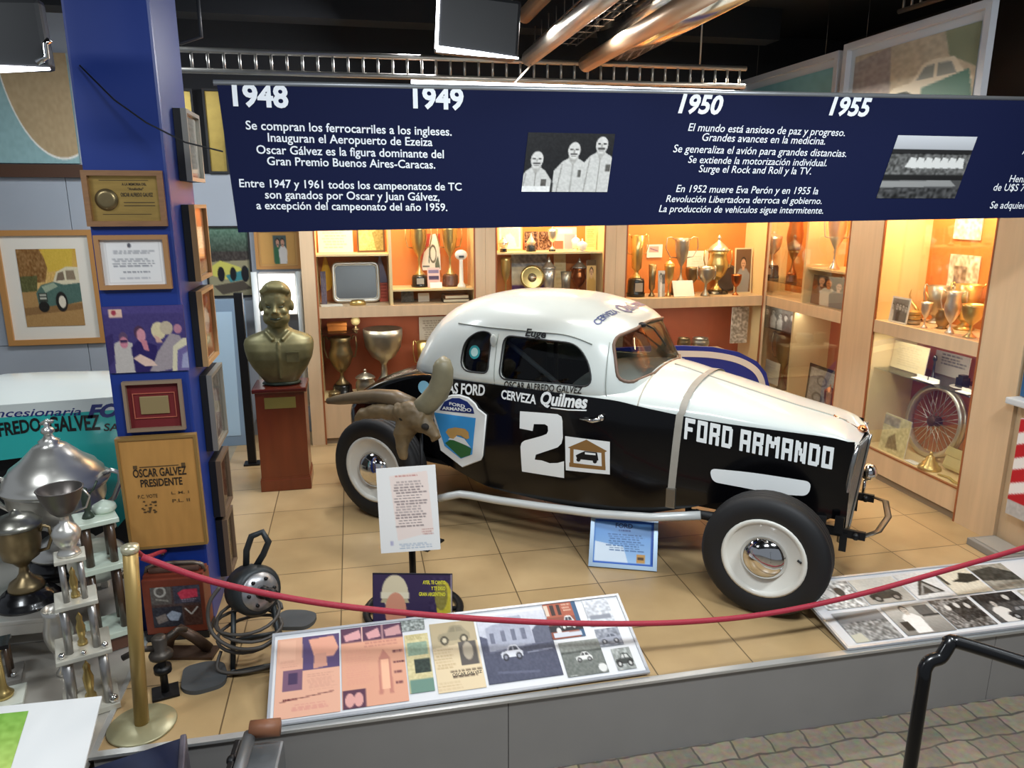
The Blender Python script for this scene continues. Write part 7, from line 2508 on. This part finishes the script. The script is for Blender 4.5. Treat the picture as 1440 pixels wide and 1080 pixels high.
border = [tp_(-60, 590), tp_(0, 584), tp_(80, 579), tp_(160, 573), tp_(200, 575)]
low = [tp_(200, 700), tp_(168, 738), tp_(152, 700), tp_(140, 655), tp_(132, 640), tp_(120, 636), tp_(70, 636), tp_(0, 645), tp_(-60, 655)]
mb = MB()
ol = border + low
MB().prism([(x, z) for x, z in ol], .40, .44, 0, Matrix(((1, 0, 0, 0), (0, -1, 0, 0), (0, 0, 1, 0), (0, 0, 0, 1))) @ Matrix(((1, 0, 0, 0), (0, 0, 1, 0), (0, 1, 0, 0), (0, 0, 0, 1)))).build('side_panel', turq, tc_)
rows = []
for k in range(9):
    q_ = k / 8
    r_ = []
    for j in range(13):
        x = border[0][0] + (border[-1][0] - border[0][0]) * j / 12
        zb_ = itp(border, x)
        crest = .16 - .05 * max(0, (x + .3)) * 1.2
        r_.append((x, -.44 + q_ * 1.1, zb_ + crest * math.sin(PI * q_) ** .7))
    rows.append(r_)
MB().grid(rows).build('bonnet', mat('white_car_paint'), tc_)
MB().box(-1.1, .95, -.3, .62, .30, .98).build('inner_body', mat('inner_dark', '101214', .7), tc_)
T_ = Matrix.Translation((.62, -.28, .36)) @ Matrix.Rotation(R(90), 4, 'X')
tw = MB().lathe(TP(.36, .2), 40, 0, Matrix.Translation((.62, -.30, .36)) @ Matrix.Rotation(R(18), 4, 'Z') @ Matrix.Rotation(R(90), 4, 'X')).build('wheel', rubber, tc_)
MB().lathe([(.22, .05), (.2, .08), (.12, .06), (.001, .06)], 28, 0, Matrix.Translation((.62, -.30, .36)) @ Matrix.Rotation(R(18), 4, 'Z') @ Matrix.Rotation(R(90), 4, 'X')).build('rim', mat('ivory_rim'), tw)
MB().tube([tuple(Vector((.3, -.35, .70))), (.5, -.32, .62), (.62, -.3, .5)], .03, 8).build('steering_arm', mat('dark_iron'), tc_)


def tfn(x, z):
    return (x, -.4435, z)


def ttext(s, u0, v0, u1, v1, hpx, m_, bold, shear=0):
    a_, b_ = tp_(u0, v0), tp_(u1, v1)
    k_ = (b_[0] - a_[0]) / (u1 - u0)
    mb_ = MB()
    fit_text(mb_, s, a_[0], b_[0], a_[1], tfn, bold, shear, h=hpx * k_, slope=(b_[1] - a_[1]) / (b_[0] - a_[0]))
    return mb_.build('lettering', m_, tc_)


ttext('LFREDO', -6, 612, 62, 602, 21, decal_black, .03)
ttext('GALVEZ', 74, 604, 145, 601, 24, decal_black, .03)
ttext('SA', 149, 603, 170, 603, 12, decal_black, .02, .2)


def tfn2(x, z):
    return (x, -.445, z)


bl_ = mat('navy_lettering', '1f2c70', .4)
st_ = MB()
ol2 = [tp_(-60, 572), tp_(160, 556), tp_(200, 556), tp_(200, 577), tp_(160, 574), tp_(0, 585), tp_(-60, 591)]
MB().prism(ol2, .438, .4425, 0, Matrix(((1, 0, 0, 0), (0, 0, -1, 0), (0, 1, 0, 0), (0, 0, 0, 1)))).build('white_band', mat('white_car_paint'), tc_)
for s, u0, v0, u1, v1, hp_, bo_ in (('ncesionaria', -2, 584, 118, 581, 13, .01), ('FO', 126, 585, 172, 582, 20, .05)):
    ttext(s, u0, v0, u1, v1, hp_, bl_, bo_, .35)

# =================================================================== FOREGROUND, BELOW THE VIEWER
t = thing('navy_panel', 'dark navy blue worn metal part at the bottom edge, left', 'car part', (-.885, 2.70, HALL), R(9))
nav = mat('navy_worn_metal', '1b2440', .35, .3, noise=.35, nscale=5)
MB().prism([(-.60, 0), (.12, 0), (.12, .585), (-.60, .49)], -.14, .30, 0, Mxz).build('body', nav, t)
MB().box(.12, .145, -.30, .145, .0, .60, bevel=.008).build('end_plate', mat('worn_grey_edge', '5a5660', .5, .5, noise=.3), t)
t = thing('grey_machine', 'grey metal stand with a wooden roller handle at the bottom edge', 'machine', (-.475, 2.70, HALL - .0), R(-4))
gm_ = mat('grey_cast', '75787a', .45, .5, noise=.12)
MB().box(-.085, .085, -.2, .14, 0, .53, bevel=.012).build('body', gm_, t)
MB().box(-.11, -.085, -.2, .13, .1, .56, bevel=.006).build('side_cheek', black_metal, t)
MB().tube([(-.06, -.25, .545), (-.045, .12, .585)], .026, 12).build('bar', gm_, t)
MB().tube([(-.045, .13, .60), (.075, .13, .60)], .036, 14).build('roller', mat('brown_roller', '84563c', .5), t)
MB().ell((-.10, .02, .55), (.02, .025, .02)).build('knob', black_metal, t)
# handrail
d2 = 1.95
rl = [CAMP + ray(u, v) * d2 for u, v in ((1299, 952), (1301, 940), (1308, 930), (1322, 925), (1330, 914), (1336, 905), (1346, 903))]
rl2 = [CAMP + ray(1460, 938) * 1.86, CAMP + ray(1560, 968) * 1.75]
b0 = Vector((rl[0].x - .005, rl[0].y, HALL))
t = thing('hand_rail', 'black tubular handrail with a stepped bend at the lower right', 'handrail', b0)
path = [Vector((0, 0, .012))] + [p_ - b0 for p_ in rl + rl2]
MB().tube([path[0], path[1]] + smooth_path(path[1:], 4)[1:], .0172, 14).build('rail', mat('black_rail', '0e0e10', .3, .3, coat=.3), t)
MB().lathe([(.06, 0), (.06, .008), (.02, .012)], 18).build('foot', black_metal, t)

# =================================================================== RIGHT EDGE
p = gx(1432, 520, 4.22)
t = thing('framed_notice', 'blue framed notice on a pale shelf at the right edge', 'notice', (4.295, 3.78, 1.04), -PI / 2)
MB().box(-.2, .2, -.03, 0, .02, .52, bevel=.004).build('frame', mat('steel_blue_frame', '2c5a86', .4), t)
picture('print', .33, .43, Canvas(30, 40, 'c8d4dc').rect(.1, .1, .9, .5, '6a7a88').noise(.2, 4, 3), t, (0, -.032, .27))
MB().box(-.22, .22, -.12, 0, -.03, .015, bevel=.01).build('ledge', mat('pale_ledge', 'c8ccce', .4), t)
t = thing('striped_sign', 'red and white diagonally striped sign below the blue framed notice', 'sign', (4.20, 3.72, .28), -PI / 2)
c = Canvas(40, 70, 'e8e4e0')
for k in range(4):
    c.poly([(0, .02 + k * .26), (1, -.2 + k * .26), (1, -.06 + k * .26), (0, .16 + k * .26)], 'b8242c')
c.rect(0, .84, 1, 1, 'b8b4b0').noise(.1, 3, 4, 0, .84, 1, 1)
MB().box(-.16, .16, 0, .01, 0, .66).build('board', mat('white_acrylic'), t)
picture('print', .32, .66, c, t, (0, -.003, .33))
MB().box(-.02, .02, .01, .10, .3, .36).build('bracket', mat('grey_wood'), t)
p = gz(1400, 778)
t = thing('low_plinth', 'flat grey plinth on the tiles at the right edge', 'plinth', (4.36, 3.84, 0), R(-2))
MB().box(-.30, -.08, -.14, .17, 0, .05, bevel=.006).build('slab', mat('grey_plinth', '8a8680', .5), t)
MB().box(-.27, -.10, -.11, .14, .05, .056).build('top', mat('grey_plinth_top', '9a968e', .5), t)

# settle things that stand on other movable things a hair above them so the faces do not coincide
for o_ in bpy.data.objects:
    if o_.parent is None and o_.get('group') == GT:
        o_.location.z += .0026
    elif o_.parent is None and o_.name == 'steel_table.002':
        o_.location.z += .0012
